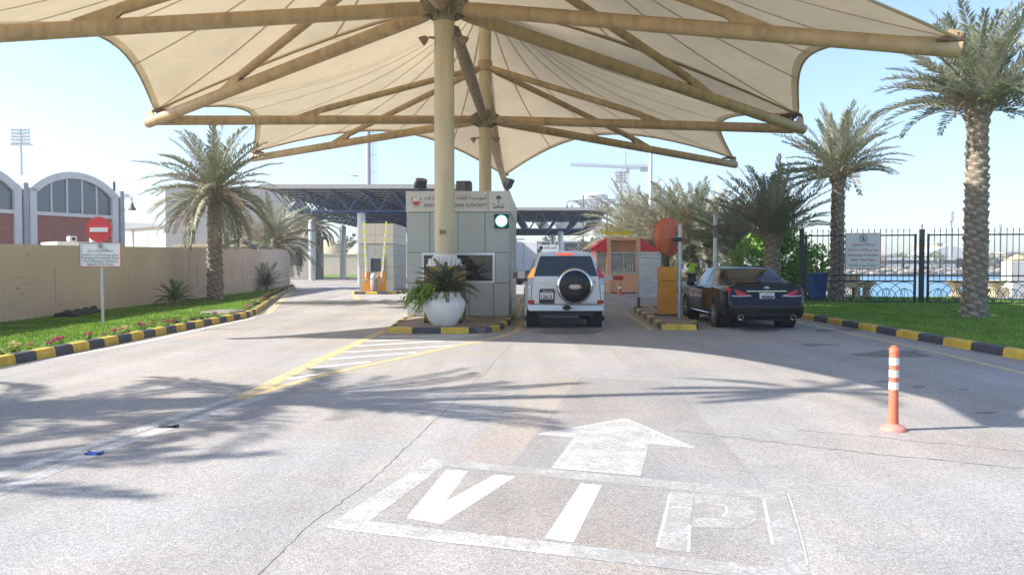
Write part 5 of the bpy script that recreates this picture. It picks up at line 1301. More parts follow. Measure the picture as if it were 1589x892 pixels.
b = MB(); b.tube([(-.75, 1.05, .335), (.75, 1.05, .335)], .05, 8); b.box((0, .5, .24), (1.2, .6, .08)); b.build('underbody', 'cab', CAR)
b = MB(); b.extr([(-.012, 1.62, 1.445), (.012, 1.62, 1.445), (.008, 1.74, 1.462), (-.008, 1.74, 1.462)], (0, 0, .05)); b.build('aerial_fin', 'car_black', CAR, bevel=.005)

# ================================================================== PERSON
def skin(name, verts, edges, radii, m, parent, root=0, sub=2):
    me = bpy.data.meshes.new(name); me.from_pydata(verts, edges, [])
    o = bpy.data.objects.new(name, me); COL.objects.link(o); me.materials.append(M[m])
    md = o.modifiers.new('skin', 'SKIN'); md.use_smooth_shade = True
    for i, r in enumerate(radii):
        d = me.skin_vertices[0].data[i]; d.radius = (r, r) if not isinstance(r, tuple) else r; d.use_root = (i == root)
    s_ = o.modifiers.new('sub', 'SUBSURF'); s_.levels = sub; s_.render_levels = sub
    if parent: o.parent = parent
    return o
pp = at(1073, 440, 38.5)
per = thing('person', 'person in a yellow hi-vis vest and dark trousers, a hand raised to the face', 'person', (pp.x, 38.5, Lz), R(8))
bv = [(0, 0, .94), (0, 0, 1.12), (0, .01, 1.30), (0, .02, 1.42), (0, .0, 1.50), (-.19, .02, 1.40), (.19, .02, 1.40), (-.30, -.10, 1.24), (-.12, -.20, 1.50), (-.05, -.16, 1.57), (.25, .03, 1.13), (.24, -.05, .88), (.235, -.07, .80),
      (-.10, 0, .88), (-.11, -.01, .48), (-.12, .02, .09), (-.12, -.14, .03), (.10, 0, .88), (.11, -.02, .48), (.13, .02, .09), (.13, -.14, .03), (0, -.01, 1.56), (0, -.02, 1.66), (0, -.01, 1.73)]
be = [(0, 1), (1, 2), (2, 3), (3, 4), (3, 5), (3, 6), (5, 7), (7, 8), (8, 9), (6, 10), (10, 11), (11, 12), (0, 13), (13, 14), (14, 15), (15, 16), (0, 17), (17, 18), (18, 19), (19, 20), (4, 21), (21, 22), (22, 23)]
br = [.13, .125, .13, .10, .055, .065, .065, .045, .036, .03, .045, .036, .03, .085, .06, .042, .035, .085, .06, .042, .035, .065, .085, .06]
skin('body', bv, be, br, 'skin', per)
skin('vest', [(0, 0, .86), (0, 0, 1.12), (0, .01, 1.30), (0, .02, 1.43), (-.19, .02, 1.40), (.19, .02, 1.40), (-.27, -.05, 1.29), (.235, .02, 1.24)], [(0, 1), (1, 2), (2, 3), (3, 4), (3, 5), (4, 6), (5, 7)], [(.17, .145), (.155, .14), (.16, .145), .12, .085, .085, .07, .07], 'hivis', per)
skin('trousers', [(0, 0, .95), (-.10, 0, .86), (-.11, -.01, .48), (-.12, .02, .12), (.10, 0, .86), (.11, -.02, .48), (.13, .02, .12)], [(0, 1), (1, 2), (2, 3), (0, 4), (4, 5), (5, 6)], [.145, .105, .08, .065, .105, .08, .065], 'trousers', per)
b = MB(); b.ell((0, .015, 1.70), (.095, .105, .10), 14, 10); b.build('hair', 'hair', per, smooth=180)
b = MB()
for k in range(4): b.tube([(-.055 + .014 * k, -.17, 1.565), (-.045 + .018 * k, -.16, 1.62), (-.04 + .018 * k, -.13, 1.655 - .006 * abs(k - 1))], [.012, .011, .009], 6)
b.tube([(-.075, -.165, 1.55), (-.085, -.14, 1.59)], [.013, .01], 6); b.build('fingers', 'skin', per, smooth=60)
b = MB()
for s_ in (-1, 1): b.ell((s_ * .032, -.098, 1.675), (.012, .008, .008), 8, 6); b.ell((s_ * .092, 0, 1.66), (.015, .025, .035), 8, 6, 1)
b.tube([(0, -.10, 1.67), (0, -.125, 1.64)], [.010, .016], 6, 1); b.build('face', ['hair', 'skin'], per, smooth=60)
b = MB()
for s_ in (-1, 1): b.ell((s_ * .125, -.06, .045), (.05, .13, .045), 10, 8)
b.build('shoes', 'black', per, smooth=60)

# ================================================================== IRON FENCE AND GATES
FA = Vector((10.55, 28.9, .10)); FB = Vector((18.0, 27.3, .10)); FD = (FB - FA); FRZ = math.atan2(FD.y, FD.x)
def gate(label, x0, x1, n_scroll):
    o = FA + Vector((math.cos(FRZ), math.sin(FRZ), 0)) * x0; L = x1 - x0
    t = thing('iron_gate', label, 'gate', o, FRZ)
    b = MB()
    for x in (.03, L - .03): b.b2((x - .035, -.035, .0), (x + .035, .035, 2.47))
    for z, h in ((2.43, .05), (1.00, .05), (.80, .05), (.06, .05)): b.b2((.06, -.022, z - h / 2), (L - .06, .022, z + h / 2))
    b.build('frame', 'iron', t, bevel=.004, seg=1)
    b = MB(); n = int(L / .19)
    for k in range(1, n):
        x = .03 + (L - .06) * k / n
        b.b2((x - .010, -.010, .825), (x + .010, .010, .975)); b.b2((x - .010, -.010, 1.025), (x + .010, .010, 2.405))
        b.b2((x - .009, -.009, 2.455), (x + .009, .009, 2.58)); b.lathe([(.010, 2.58), (.024, 2.60), (.010, 2.64), (.0, 2.70)], (x, 0, 0), 6)
    b.build('balusters', 'iron', t)
    b = MB(); w_ = (L - .14) / n_scroll
    for k in range(n_scroll):
        cx = .07 + w_ * (k + .5)
        for rr in (.95, .62):
            b.tube([(min(max(cx + rr * w_ * math.cos(a), .07), L - .07), 0, .09 + .68 * (rr / .95) * math.sin(a)) for a in np.linspace(0, PI, 19)], .012, 5)
        for s_ in (-1, 1):
            b.tube([(cx + s_ * .25 * w_ * math.sin(PI * u) * (1 - .25 * u), 0, .10 + .46 * u) for u in np.linspace(0, 1, 9)], .011, 5)
            b.tube([(cx, 0, .10), (cx + s_ * .24 * w_, 0, .22)], .010, 5)
        b.tube([(cx, 0, .10), (cx, 0, .56)], .009, 5)
    b.build('scrollwork', 'iron', t); return t
gate('left iron gate leaf with spear tips, behind the pedestrian warning sign', .12, 3.85, 6)
gate('iron gate leaf behind the tall palm at the right edge', 4.21, 8.5, 7)
for x, lab, h in ((0.0, 'black iron gate post beside the black saloon car', 2.66), (4.03, 'black iron gate post with a spear tip between the two gate leaves', 2.60), (8.7, 'black iron gate post beyond the right edge', 2.6)):
    o = FA + Vector((math.cos(FRZ), math.sin(FRZ), 0)) * x; t = thing('gate_post', lab, 'gate post', o, FRZ)
    b = MB(); b.b2((-.075, -.075, 0), (.075, .075, h)); b.build('shaft', 'iron', t, bevel=.008)
    b = MB(); b.b2((-.085, -.085, h), (.085, .085, h + .03)); b.lathe([(.02, h + .03), (.014, h + .12), (.03, h + .15), (.0, h + .25)], n=8); b.build('finial', 'iron', t)
def no_walk(b, c, r, up=(0, 0, 1), right=(1, 0, 0), ink=0, ring=0):
    c = Vector(c); right = Vector(right); up = Vector(up); y = right.cross(up) * -1
    pt = lambda x, z: c + right * (x * r) + up * (z * r)
    b.tube([pt(math.cos(2 * PI * k / 24), math.sin(2 * PI * k / 24)) for k in range(24)], r * .08, 5, ring, closed=True)
    b.tube([pt(-.7, .7), pt(.7, -.7)], r * .06, 5, ring)
    b.ell(pt(.05, .55), (r * .14, r * .05, r * .14), 8, 6, ink)
    for A in (((.05, .40), (-.02, -.05)), ((-.02, -.05), (-.32, -.62)), ((-.02, -.05), (.28, -.6)), ((.05, .35), (-.3, .05)), ((.05, .35), (.35, .08))): b.tube([pt(*A[0]), pt(*A[1])], r * .09, 5, ink)
# warning sign hung on the gate
o = FA + Vector((math.cos(FRZ), math.sin(FRZ), 0)) * 2.06; wz = 0
ws = thing('warning_sign', 'white pedestrians forbidden sign with red lettering hung on the iron gate', 'sign', o + Vector((0, -.06, 0)), FRZ)
b = MB(); b.b2((-.58, -.012, 1.24), (.58, .012, 2.50)); b.build('panel', 'sign_white', ws)
b = MB()
for lo, hi in (((-.595, -.016, 1.225), (.595, .012, 1.245)), ((-.595, -.016, 2.495), (.595, .012, 2.515)), ((-.595, -.016, 1.245), (-.575, .012, 2.495)), ((.575, -.016, 1.245), (.595, .012, 2.495))): b.b2(lo, hi)
b.build('border', 'ink_red', ws)
b = MB(); no_walk(b, (0, -.02, 2.32), .13)
b.text(arab('منطقة محظورة'), .17, (0, -.0145, 2.06), width=.74, bold=.002, mi=1); b.text(arab('ممنوع عبور المشاة بعد هذه النقطة'), .14, (0, -.0145, 1.88), width=1.0, bold=.002, mi=1)
b.text('Pedestrians Forbidden', .125, (0, -.0145, 1.69), width=1.0, bold=.002, mi=1); b.text('After This Point', .125, (0, -.0145, 1.52), width=.84, bold=.002, mi=1)
b.text(arab('عبور المشاة ممنوع بعد هذه النقطة'), .12, (0, -.0145, 1.33), width=.94, bold=.002)
b.build('lettering', ['ink_grey', 'ink_red'], ws)

# ---------------- no entry sign on the left lawn
sp_ = G(159, 505, Lz); ne = thing('no_entry_sign', 'round red no entry sign over a white notice on a pole in the left lawn', 'road sign', sp_, R(4))
b = MB(); b.tube([(0, .035, 0), (-.03, .035, 2.2)], .032, 12); b.build('pole', 'alu', ne, smooth=60)
b = MB(); b.lathe([(.0, -.005), (.285, -.005), (.285, .008), (.0, .008)], (-.045, 0, 2.16), 48, axis='Y'); b.build('disc', 'sign_red', ne)
b = MB(); b.b2((-.24, -.010, 2.105), (.15, -.006, 2.205)); b.build('bar', 'sign_white', ne)
b = MB(); b.b2((-.465, -.018, 1.33), (.425, -.006, 1.865)); b.build('notice_panel', 'sign_white', ne)
b = MB()
for lo, hi in (((-.47, -.022, 1.325), (.43, -.006, 1.337)), ((-.47, -.022, 1.86), (.43, -.006, 1.872)), ((-.47, -.022, 1.337), (-.458, -.006, 1.86)), ((.418, -.022, 1.337), (.43, -.006, 1.86))): b.b2(lo, hi)
b.build('border', 'sign_red', ne)
b = MB(); no_walk(b, (-.02, -.024, 1.795), .055); y_ = -.0205
b.text(arab('منطقة إجراءات سفر'), .082, (-.02, y_, 1.665), width=.56, bold=.001); b.text(arab('محظور عبور المشاة بعد هذه النقطة'), .075, (-.02, y_, 1.57), width=.80, bold=.001)
b.text('Traveling Procedures Area', .066, (-.02, y_, 1.50), width=.82, bold=.001); b.text('No Pedestrians Allowed', .066, (-.02, y_, 1.43), width=.72, bold=.001); b.text('Beyond This Point', .066, (-.02, y_, 1.36), width=.56, bold=.001)
b.build('lettering', 'ink_grey', ne)

# ================================================================== LEFT SIDE: WALL AND BUILDINGS
WA, WB_ = Vector((-11.9, 18.2, 0)), Vector((-13.25, 47.2, 0)); WD = (WB_ - WA); WL = WD.length; WRZ = math.atan2(WD.y, WD.x)
wl = thing('boundary_wall', 'long beige precast wall with notched panels along the left lawn', 'wall', WA, WRZ)
b = MB(); x0 = -16.0
hz = lambda x: 1.97 + .0127 * max(x, -6)
xs = [x0 + 3.55 * k for k in range(13)]; xs = [x for x in xs if x < WL - .6] + [WL]
r_ = random.Random(17)
for i, (a, c) in enumerate(zip(xs[:-1], xs[1:])):
    a2, c2 = a + .005, c - .005; off = 0.0 if i % 2 else .012
    b.add([(a2, -off, -.02), (c2, -off, -.02), (c2, .22, -.02), (a2, .22, -.02), (a2, -off, hz(a)), (c2, -off, hz(c)), (c2, .22, hz(c)), (a2, .22, hz(a))],
          [(0, 3, 2, 1), (4, 5, 6, 7), (0, 1, 5, 4), (2, 3, 7, 6), (1, 2, 6, 5), (3, 0, 4, 7)])
    if i % 3 != 2:
        for k in range(80):
            x = r_.uniform(a2 + .1, c2 - .35); z = .35 + .14 * r_.randint(0, 10); x = a2 + .1 + round((x - a2) / .17) * .17
            if z > hz(a) - .12 or x > c2 - .24: continue
            b.b2((x, -off - .013, z), (x + r_.choice((.08, .12, .16)), -off - .002, z + .020)); 
            if r_.random() < .3: b.b2((x, -off - .012, z - .06), (x + .018, -off - .002, z))
    else:
        b.b2((a2 + .9, -off - .02, .45), (c2 - .9, -off - .002, 1.45))
b.build('precast_panels', 'wall_beige', wl)
b = MB(); b.b2((x0, .03, -.02), (WL - .02, .19, 1.6)); b.build('core', 'wall_core', wl)
# the end return with the blue trimmed box
er = thing('service_box', 'white service box with a blue cap behind the far end of the beige wall', 'service box', (-14.6, 48.4, 0), R(6))
b = MB(); b.b2((-.9, 0, 0), (.95, .5, 2.45)); b.build('case', 'white_wall', er, bevel=.02)
b = MB(); b.b2((-.92, -.03, 2.45), (.97, .53, 2.58)); b.build('cap', 'blue_bin', er)
tp = MB(); t_ = thing('tarp_roll', 'low black rolled tarpaulin lying at the foot of the beige wall', 'tarpaulin', (-11.55, 21.2, Lz), R(100))
for k, (y_, r0) in enumerate(((0, .11), (.17, .08), (-.12, .07))): tp.tube([(-1.1 + .24 * i, y_ + .03 * math.sin(i * 1.7 + k), r0 * .8 + .02 * math.sin(i * 2.3)) for i in range(10)], [r0 * (.8 + .3 * math.sin(i * 1.9 + k) ** 2) for i in range(10)], 10)
tp.build('roll', 'rubber', t_, smooth=180)
mh = thing('utility_cover', 'grey concrete utility cover behind the left kerb where the flower strip breaks', 'utility cover', (-8.15, 22.3, Lz), R(-4))
b = MB(); b.b2((-.42, -.5, 0), (.42, .5, .07)); b.build('frame', 'concrete', mh, bevel=.01); b = MB(); b.b2((-.34, -.42, .07), (.34, .42, .085)); b.build('lid', 'mid_grey', mh, bevel=.005)

# brick building with barrel vaults; its front follows the road
BX = Vector((-29.2, 48.0, 0)); bd = Vector((2.8, 5.2, 0)).normalized(); BRZ2 = math.atan2(bd.y, bd.x)
bb = thing('brick_building', 'red brick building with white barrel vaulted roofs and dark arched windows behind the left wall', 'building', BX, BRZ2)
def arc_pts(x0, x1, zs, zt, n=20):
    w2 = (x1 - x0) / 2; h = zt - zs; rad = (w2 * w2 + h * h) / (2 * h); cxx = (x0 + x1) / 2; cz = zt - rad
    a0 = math.asin(w2 / rad); return [(cxx + rad * math.sin(-a0 + 2 * a0 * i / n), cz + rad * math.cos(-a0 + 2 * a0 * i / n)) for i in range(n + 1)]
BWD = 5.9
wq, va, gls, mu, trim = MB(), MB(), [], MB(), MB()
for k in range(-2, 1):
    x0, x1 = k * (BWD + .45), k * (BWD + .45) + BWD
    wq.b2((x0 + .3, .06, 0), (x1 - .3, .4, 4.5))
    o_ = arc_pts(x0, x1, 6.05, 7.35); i_ = arc_pts(x0 + .45, x1 - .45, 5.85, 6.92)
    for (p, q, p2, q2) in zip(o_[:-1], o_[1:], i_[:-1], i_[1:]):
        y0, y1 = -.12, 12
        va.add([(p[0], y0, p[1]), (q[0], y0, q[1]), (q[0], y1, q[1]), (p[0], y1, p[1])], [(0, 1, 2, 3)])
        va.add([(p[0], y0, p[1]), (q[0], y0, q[1]), (q2[0], y0, q2[1]), (p2[0], y0, p2[1])], [(0, 3, 2, 1)])
        va.add([(p2[0], y0, p2[1]), (q2[0], y0, q2[1]), (q2[0], .3, q2[1]), (p2[0], .3, p2[1])], [(0, 1, 2, 3)])
    for x in (x0 + .01, x1 - .44): trim.b2((x, -.12, 0), (x + .43, .3, 6.1))
    trim.b2((x0 + .44, -.14, 4.5), (x1 - .44, .3, 4.72))
    dq = MB(); dq.b2((x1 + .08, -.2, 0), (x1 + .37, .6, 6.4)); dq.build('downpipe', 'far_grey', bb)
    gg = MB(); poly = [(x0 + .46, .12, 4.72)] + [(x, .12, z) for x, z in i_] + [(x1 - .46, .12, 4.72)]
    gg.extr(poly, (0, .05, 0)); gls.append((gg, x0, x1, i_))
wq.build('brick_wall', 'brick', bb); va.build('vault_roof', 'white_wall', bb, smooth=40); trim.build('white_trim', 'white_wall', bb)
for gg, x0, x1, i_ in gls:
    o = gg.build('arched_window', 'glass_blue', bb); m_ = MB()
    for j in range(1, 5):
        x = x0 + .45 + (BWD - .9) * j / 5
        zt = np.interp(x, [p[0] for p in i_], [p[1] for p in i_]); m_.b2((x - .05, .04, 4.72), (x + .05, .115, zt))
    m_.build('mullions', 'white_wall', o)
b = MB(); b.b2((-14, 10, 0), (5.9, 12.2, 6.0)); b.build('rear_wall', 'white_wall', bb)
# guard cabin with lamps in front of it
gc = thing('guard_cabin', 'low white flat roofed cabin with two lamps over the left wall', 'cabin', at(88, 380, 30), R(45)); gc.location.z = 0
b = MB(); b.b2((.04, .05, 0), (1.5, 2, 2.15)); b.build('wall', 'concrete', gc); b = MB(); b.b2((0, -.05, 2.15), (1.6, 2.1, 2.36)); b.build('roof', 'white', gc, bevel=.01)
b = MB(); b.b2((.70, .03, 0), (.76, .05, 2.15)); b.build('joint', 'white', gc)
for x in (.55, 1.35):
    b = MB(); b.box((x, .1, 2.47), (.28, .30, .20)); lp = b.build('lamp', 'white', gc, bevel=.03); b = MB(); b.lathe([(.07, 0), (.07, .02), (.0, .02)], (x + .02, -.07, 2.47), 16, axis='Y'); b.build('lens', 'black', lp)
# grey panelled hall behind the palms
hall = thing('panelled_hall', 'large pale grey panelled hall behind the left palms', 'building', (-36.0, 82.5, 0), 0)
b = MB(); b.b2((0.05, .06, 0), (13.25, 5, 9.4)); b.build('core', 'gap', hall)
b = MB()
for iz in range(6):
    for ix in range(4): b.b2((ix * 3.33 + .015, 0, iz * 1.6 + .015), ((ix + 1) * 3.33 - .015, .06, min((iz + 1) * 1.6, 9.5) - .015))
b.b2((-.01, .06, 0), (.05, 5, 9.45)); b.b2((13.25, .06, 0), (13.31, 5, 9.45)); b.b2((-.02, -.02, 9.4), (13.4, 5, 9.55)); b.build('cladding', 'grey_wall', hall)
b = MB(); b.b2((1.3, -.08, 2.3), (4.4, -.02, 3.3)); b.b2((1.3, -1.4, 3.3), (9, 0, 3.5)); b.build('shutter', 'sandstone', hall)
b = MB(); b.b2((1.8, -.12, 2.4), (4.1, -.08, 3.1)); b.build('sign_panel', 'white_wall', hall)
# black hoops standing behind the wall
ho = thing('hoop_canopy', 'curved black tube hoops standing behind the beige wall', 'hoop canopy', (-14.8, 42.5, 0), R(20))
for k in range(3):
    b = MB(); b.tube([(1.05 * math.cos(a) * -1 + .1 * k, .35 * k, 1.75 + 1.0 * math.sin(a)) for a in np.linspace(-.3, PI, 15)] + [(1.05 + .1 * k, .35 * k, 0)], .085, 10); b.build('hoop', 'dark_grey', ho, smooth=60)
# office under the blue roof at the left
of = thing('guard_office', 'beige guard office with a blue window under the left end of the blue roof', 'building', (-22.4, 76.5, 0), R(-2))
b = MB(); b.b2((0, 0, 0), (2.9, 5, 4.0)); b.b2((-.2, -.3, 4.0), (3.2, 5, 4.3)); b.build('wall', 'concrete', of)
for lo, hi, nm, m_ in (((.2, -.04, 1.4), (1.5, .02, 3.0), 'window', 'glass_blue'), ((1.6, -.04, 1.4), (2.2, .02, 3.0), 'window', 'glass_dark'), ((2.88, 1.0, 0.02), (2.94, 2.1, 2.4), 'door', 'dark_grey'), ((2.88, 2.6, 1.2), (2.94, 4.5, 2.8), 'window', 'glass_blue')):
    b = MB(); b.b2(lo, hi); b.build(nm, m_, of, bevel=.01)
# long wall, lawn and tent behind the columns
bw = thing('compound_wall', 'beige compound wall far behind the grey columns', 'wall', (-32, 118, 0), 0)
b = MB(); b.b2((0, 0, 0), (20, .3, 3.0)); b.b2((0, -.08, 2.9), (20, .38, 3.05)); b.build('panel', 'wall_beige', bw)
sheet('lawn', [(-25.8, 90), (-18.6, 90), (-17, 117), (-30, 117)], .03, 'lawn')
tn = thing('marquee', 'sand coloured tent roof beyond the compound wall', 'tent', (-30, 130, 0), 0)
b = MB()
for k in range(3): b.lathe([(3.2, 2.4), (2.6, 3.6), (1.2, 5.0), (.0, 5.8)], (k * 5.8, 0, 0), 16)
b.build('roof', 'sandstone', tn, smooth=60)

# ================================================================== SPACE FRAME ROOFS
def space_roof(label, x0, x1, y0, y1, zt, zb, cell, cols, name='lane_roof'):
    t = thing(name, label, 'lane roof', (x0, y0, 0))
    W, D = x1 - x0, y1 - y0; nx, ny = round(W / cell), round(D / (cell * 1.0)); dx, dy = W / nx, D / ny
    b = MB(); r_ = .045
    def bar(p, q, rr=.05, mi=0): b.tube([p, q], rr, 4, mi, caps=False)
    T = lambda i, j: Vector((i * dx, j * dy, zt)); Bm = lambda i, j: Vector(((i + .5) * dx, (j + .5) * dy, zb))
    for i in range(nx + 1):
        bar(T(i, 0), T(i, ny)); 
        for j in range(ny + 1):
            if i < nx and j < ny:
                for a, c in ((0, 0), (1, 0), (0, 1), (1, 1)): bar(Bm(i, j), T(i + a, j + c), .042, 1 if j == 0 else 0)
                b.ell(Bm(i, j), (.09, .09, .09), 6, 4, 1)
    for j in range(ny + 1): bar(T(0, j), T(nx, j))
    for i in range(nx): bar(Bm(i, 0), Bm(i, ny - 1))
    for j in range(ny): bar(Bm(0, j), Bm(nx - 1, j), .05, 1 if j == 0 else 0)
    b.build('space_frame', ['truss', 'truss_light'], t)
    b = MB(); b.b2((-.6, -.6, zt + .12), (W + .6, D + .6, zt + .30))
    k = 0; x = -.5
    while x < W + .5: b.b2((x, -.55, zt + .06), (x + .22, D + .5, zt + .118)); x += .55
    b.build('roof_sheet', 'roof_under', t)
    b = MB(); b.b2((-.66, -.66, zt + .05), (W + .66, -.602, zt + .36)); b.b2((-.66, -.6, zt + .05), (-.602, D + .6, zt + .36)); b.b2((W + .602, -.6, zt + .05), (W + .66, D + .6, zt + .36)); b.build('fascia', 'roof_sheet', t)
    for (cx, cy_) in cols:
        b = MB(); b.lathe([(.33, 0), (.33, zb - .12), (.18, zb - .10), (.1, zb)], (cx - x0, cy_ - y0, 0), 20)
        for z in (1.4, 3.2, 5.0): b.lathe([(.332, z), (.338, z + .01), (.338, z + .05), (.332, z + .06)], (cx - x0, cy_ - y0, 0), 20)
        b.build('column', 'alu', t, smooth=40)
    return t
space_roof('blue space frame roof over the left lanes, on grey round columns', -18.2, -4.6, 60, 104, 7.1, 5.6, 2.2, [(-11.75, 62), (-18.4, 73), (-17.9, 84), (-10.4, 84), (-10.4, 100)])
space_roof('blue space frame roof over the right lanes, behind the white SUV', -4.0, 10.0, 84, 105, 7.1, 5.3, 2.3, [(5.5, 90), (5.2, 101), (-1.5, 98)])

# second booth with barriers
B2 = thing('toll_booth', 'farther grey toll booth with a small square window behind two raised barrier arms', 'toll booth', (-7.95, 41.3, 0), -R(1))
b = MB(); b.b2((.03, .03, .10), (1.75, 4.4, 3.55)); b.build('core', 'gap', B2)
b = MB(); xs = [0, .44, .86, 1.30, 1.78]; zs = [.13, .80, 1.37, 1.95, 2.55, 3.62]
for i in range(4):
    for j in range(5):
        if i in (1, 2) and j in (1, 2): continue
        if j == 4: continue
        panels(b, xs[i], xs[i + 1], zs[j], zs[j + 1], .03)
for j in range(4):
    for a, c in ((0, 1.5), (1.5, 3.0), (3.0, 4.43)):
        panels(b, a + .01, c, zs[j], zs[j + 1], 1.75, axis='Y', side=1); panels(b, a + .01, c, zs[j], zs[j + 1], .03, axis='Y', side=-1)
b.build('wall', 'panel', B2)
b = MB(); panels(b, 0, .86, 3.0, 3.62, .02, th=.035); panels(b, .86, 1.30, 3.0, 3.62, .02, th=.035); panels(b, 1.3, 1.78, 3.0, 3.62, .02, th=.035); panels(b, 0, .86, 2.56, 3.0, .02, th=.035); panels(b, .86, 1.30, 2.56, 3.0, .02, th=.035); panels(b, 1.3, 1.78, 2.56, 3.0, .02, th=.035)
panels(b, .0, 4.43, 3.0, 3.62, 1.76, th=.03, axis='Y', side=1); panels(b, .0, 4.43, 2.56, 3.0, 1.75, th=.03, axis='Y', side=1); b.build('fascia', 'panel_beige', B2)
b = MB()
for lo, hi in (((.44, -.03, .85), (1.3, .02, 1.10)), ((.44, -.03, 1.80), (1.3, .02, 1.95)), ((.44, -.03, 1.10), (.60, .02, 1.80)), ((1.14, -.03, 1.10), (1.3, .02, 1.80))): b.b2(lo, hi)
w2 = b.build('window', 'alu', B2); b = MB(); b.b2((.60, .0, 1.10), (1.14, .015, 1.80)); b.build('pane', 'glass_blue', w2)
def barrier(label, loc, lean, rz=0):
    t = thing('barrier_machine', label, 'barrier cabinet', loc, rz)
    b = MB(); b.b2((-.17, -.15, 0), (.17, .15, .98)); b.build('cabinet', 'orange', t, bevel=.01)
    b = MB(); b.b2((-.09, -.156, .50), (.09, -.151, .62)); b.build('label_plate', 'sign_white', t)
    b = MB(); scr_ = random.Random(2)
    for k in range(4): b.b2((-.075 + .04 * k, -.159, .52), (-.05 + .04 * k, -.1565, .56 + .04 * (k % 2)))
    b.build('label_marks', 'ink', t)
    b = MB(); b.tube([(0, -.17, .72), (0, -.17, 1.02)], .045, 8); b.tube([(0, -.18, .95), (lean * .15, -.18, 1.15)], .03, 8); b.build('boom_clamp', 'white', t)
    b = MB(); striped_bar(b, (lean * .15, -.18, 1.12), (lean, -.18, 3.55), .02, .045, 12, 0, 1); b.build('boom', ['white', 'lime'], t); return t
barrier('orange barrier cabinet with its striped arm raised, left of the litter bin', (-7.42, 40.5, .115), -.10)
barrier('orange barrier cabinet with its striped arm raised and leaning, right of the litter bin', (-6.62, 40.5, .115), .24)
lb = thing('litter_bin', 'round granite litter bin with a domed lid between the orange barrier cabinets', 'litter bin', (-7.02, 40.35, .115))
b = MB(); b.lathe([(.0, 0), (.17, 0), (.20, .05), (.205, .60), (.19, .62), (.0, .62)], n=24); b.build('body', 'granite', lb, smooth=40)
b = MB(); b.lathe([(.215, .62), (.22, .68), (.20, .80), (.14, .90), (.05, .95), (.0, .955)], n=24); b.build('lid', 'alu', lb, smooth=60)
# third booth behind, with an orange cabinet and a lowered lime arm
B3 = thing('toll_booth', 'dark grey end of a third toll booth showing behind the second one', 'toll booth', (-6.75, 52, 0), 0)
b = MB(); b.b2((0, 0, 0), (1.45, 3, 3.3)); b.build('wall', 'far_grey', B3)
b = MB()
for z in (1.1, 2.2): b.b2((-.01, -.01, z), (1.46, 3.01, z + .02))
b.build('joint', 'gap', B3)
t = thing('barrier_machine', 'far orange barrier cabinet with a lowered lime striped arm, left of the front booth', 'barrier cabinet', (-5.6, 58, 0))
b = MB(); b.b2((-.3, -.2, 0), (.3, .2, 1.1)); b.box((.02, 0, 1.25), (.45, .3, .3)); b.build('cabinet', 'orange', t, bevel=.02)
b = MB(); striped_bar(b, (-3.5, -.22, .85), (0, -.22, .9), .03, .05, 10, 1, 0); b.build('boom', ['white', 'lime'], t)

# ================================================================== KIOSK
K = thing('kiosk', 'small orange hospitality kiosk with red sloping awnings and yellow letters on its roof', 'kiosk', (3.95, 41, 0), R(0))
b = MB(); b.b2((.45, .25, .05), (2.75, 2.8, 2.70)); b.build('wall', 'kiosk', K)
b = MB(); b.b2((.93, -.25, .0), (1.13, .3, 2.87)); b.b2((2.45, -.25, 0), (2.65, .3, 2.87)); b.b2((1.13, -.25, 2.72), (2.45, .3, 2.87)); b.b2((1.13, -.10, .05), (2.45, .22, 1.02)); b.build('portal_frame', 'kiosk', K, bevel=.01)
b = MB(); b.b2((1.13, -.05, 2.12), (2.45, .22, 2.72)); b.build('header', 'kiosk_in', K)
b = MB()
for lo, hi in (((1.13, -.11, 1.02), (2.45, .2, 1.07)), ((1.13, -.11, 2.07), (2.45, .2, 2.12)), ((1.13, -.11, 1.07), (1.17, .2, 2.07)), ((2.41, -.11, 1.07), (2.45, .2, 2.07)), ((1.78, -.08, 1.07), (1.81, .1, 2.07))): b.b2(lo, hi)
kw = b.build('window', 'alu', K); b = MB(); b.b2((1.17, .05, 1.07), (2.41, .06, 2.07)); b.build('pane', 'pane_light', kw)
b = MB()
rr = random.Random(4)
for k in range(9): b.b2((1.2 + .13 * k, -.06, 1.07), (1.28 + .13 * k, .02, 1.07 + rr.uniform(.12, .5)))
b.build('goods', 'fog_white', kw)
for s_, x in ((-1, .93), (1, 2.65)):
    xo = x + s_ * .95; b = MB()
    b.add([(x, -.12, 2.86), (x, 2.8, 2.86), (xo, 2.95, 2.20), (xo, -.30, 2.20), (x, -.12, 2.80), (x, 2.8, 2.80), (xo - s_ * .02, 2.95, 2.14), (xo - s_ * .02, -.30, 2.14)], [(0, 1, 2, 3), (7, 6, 5, 4), (0, 3, 7, 4), (3, 2, 6, 7), (2, 1, 5, 6)])
    b.extr([(x, -.12, 2.84), (xo, -.29, 2.18), (x, -.29, 2.18)], (0, .02, 0)); b.build('awning', 'awning', K)
    b = MB(); xa, xb = sorted((x - s_ * .01, x - s_ * .44)) if False else sorted((x + s_ * .02, x + s_ * .50))
    b.b2((xa, .18, 1.02), (xb, .24, 2.16)); b.b2((xa, .18, .05), (xb, .22, 1.0))
    sw_ = b.build('side_bay', 'white_wall', K); b = MB(); b.b2((xa + .06, .165, 1.12), (xb - .06, .178, 2.06)); b.build('pane', 'pane_light', sw_)
b = MB(); b.text('Hospitality', .34, (1.45, -.1, 3.02), width=1.6, bold=.022); b.text(arab('الضيافة'), .26, (1.10, -.1, 3.32), width=.9, bold=.01)
b.build('roof_letters', 'yellow_sign', K)
b = MB()
for x in (.9, 1.45, 2.0): b.tube([(x, -.07, 2.86), (x, -.07, 3.4)], .012, 5)
b.build('letter_posts', 'steel_grey', K)
b = MB(); b.b2((.40, -.05, .0), (2.9, 2.85, .06)); b.build('base', 'dark_grey', K)
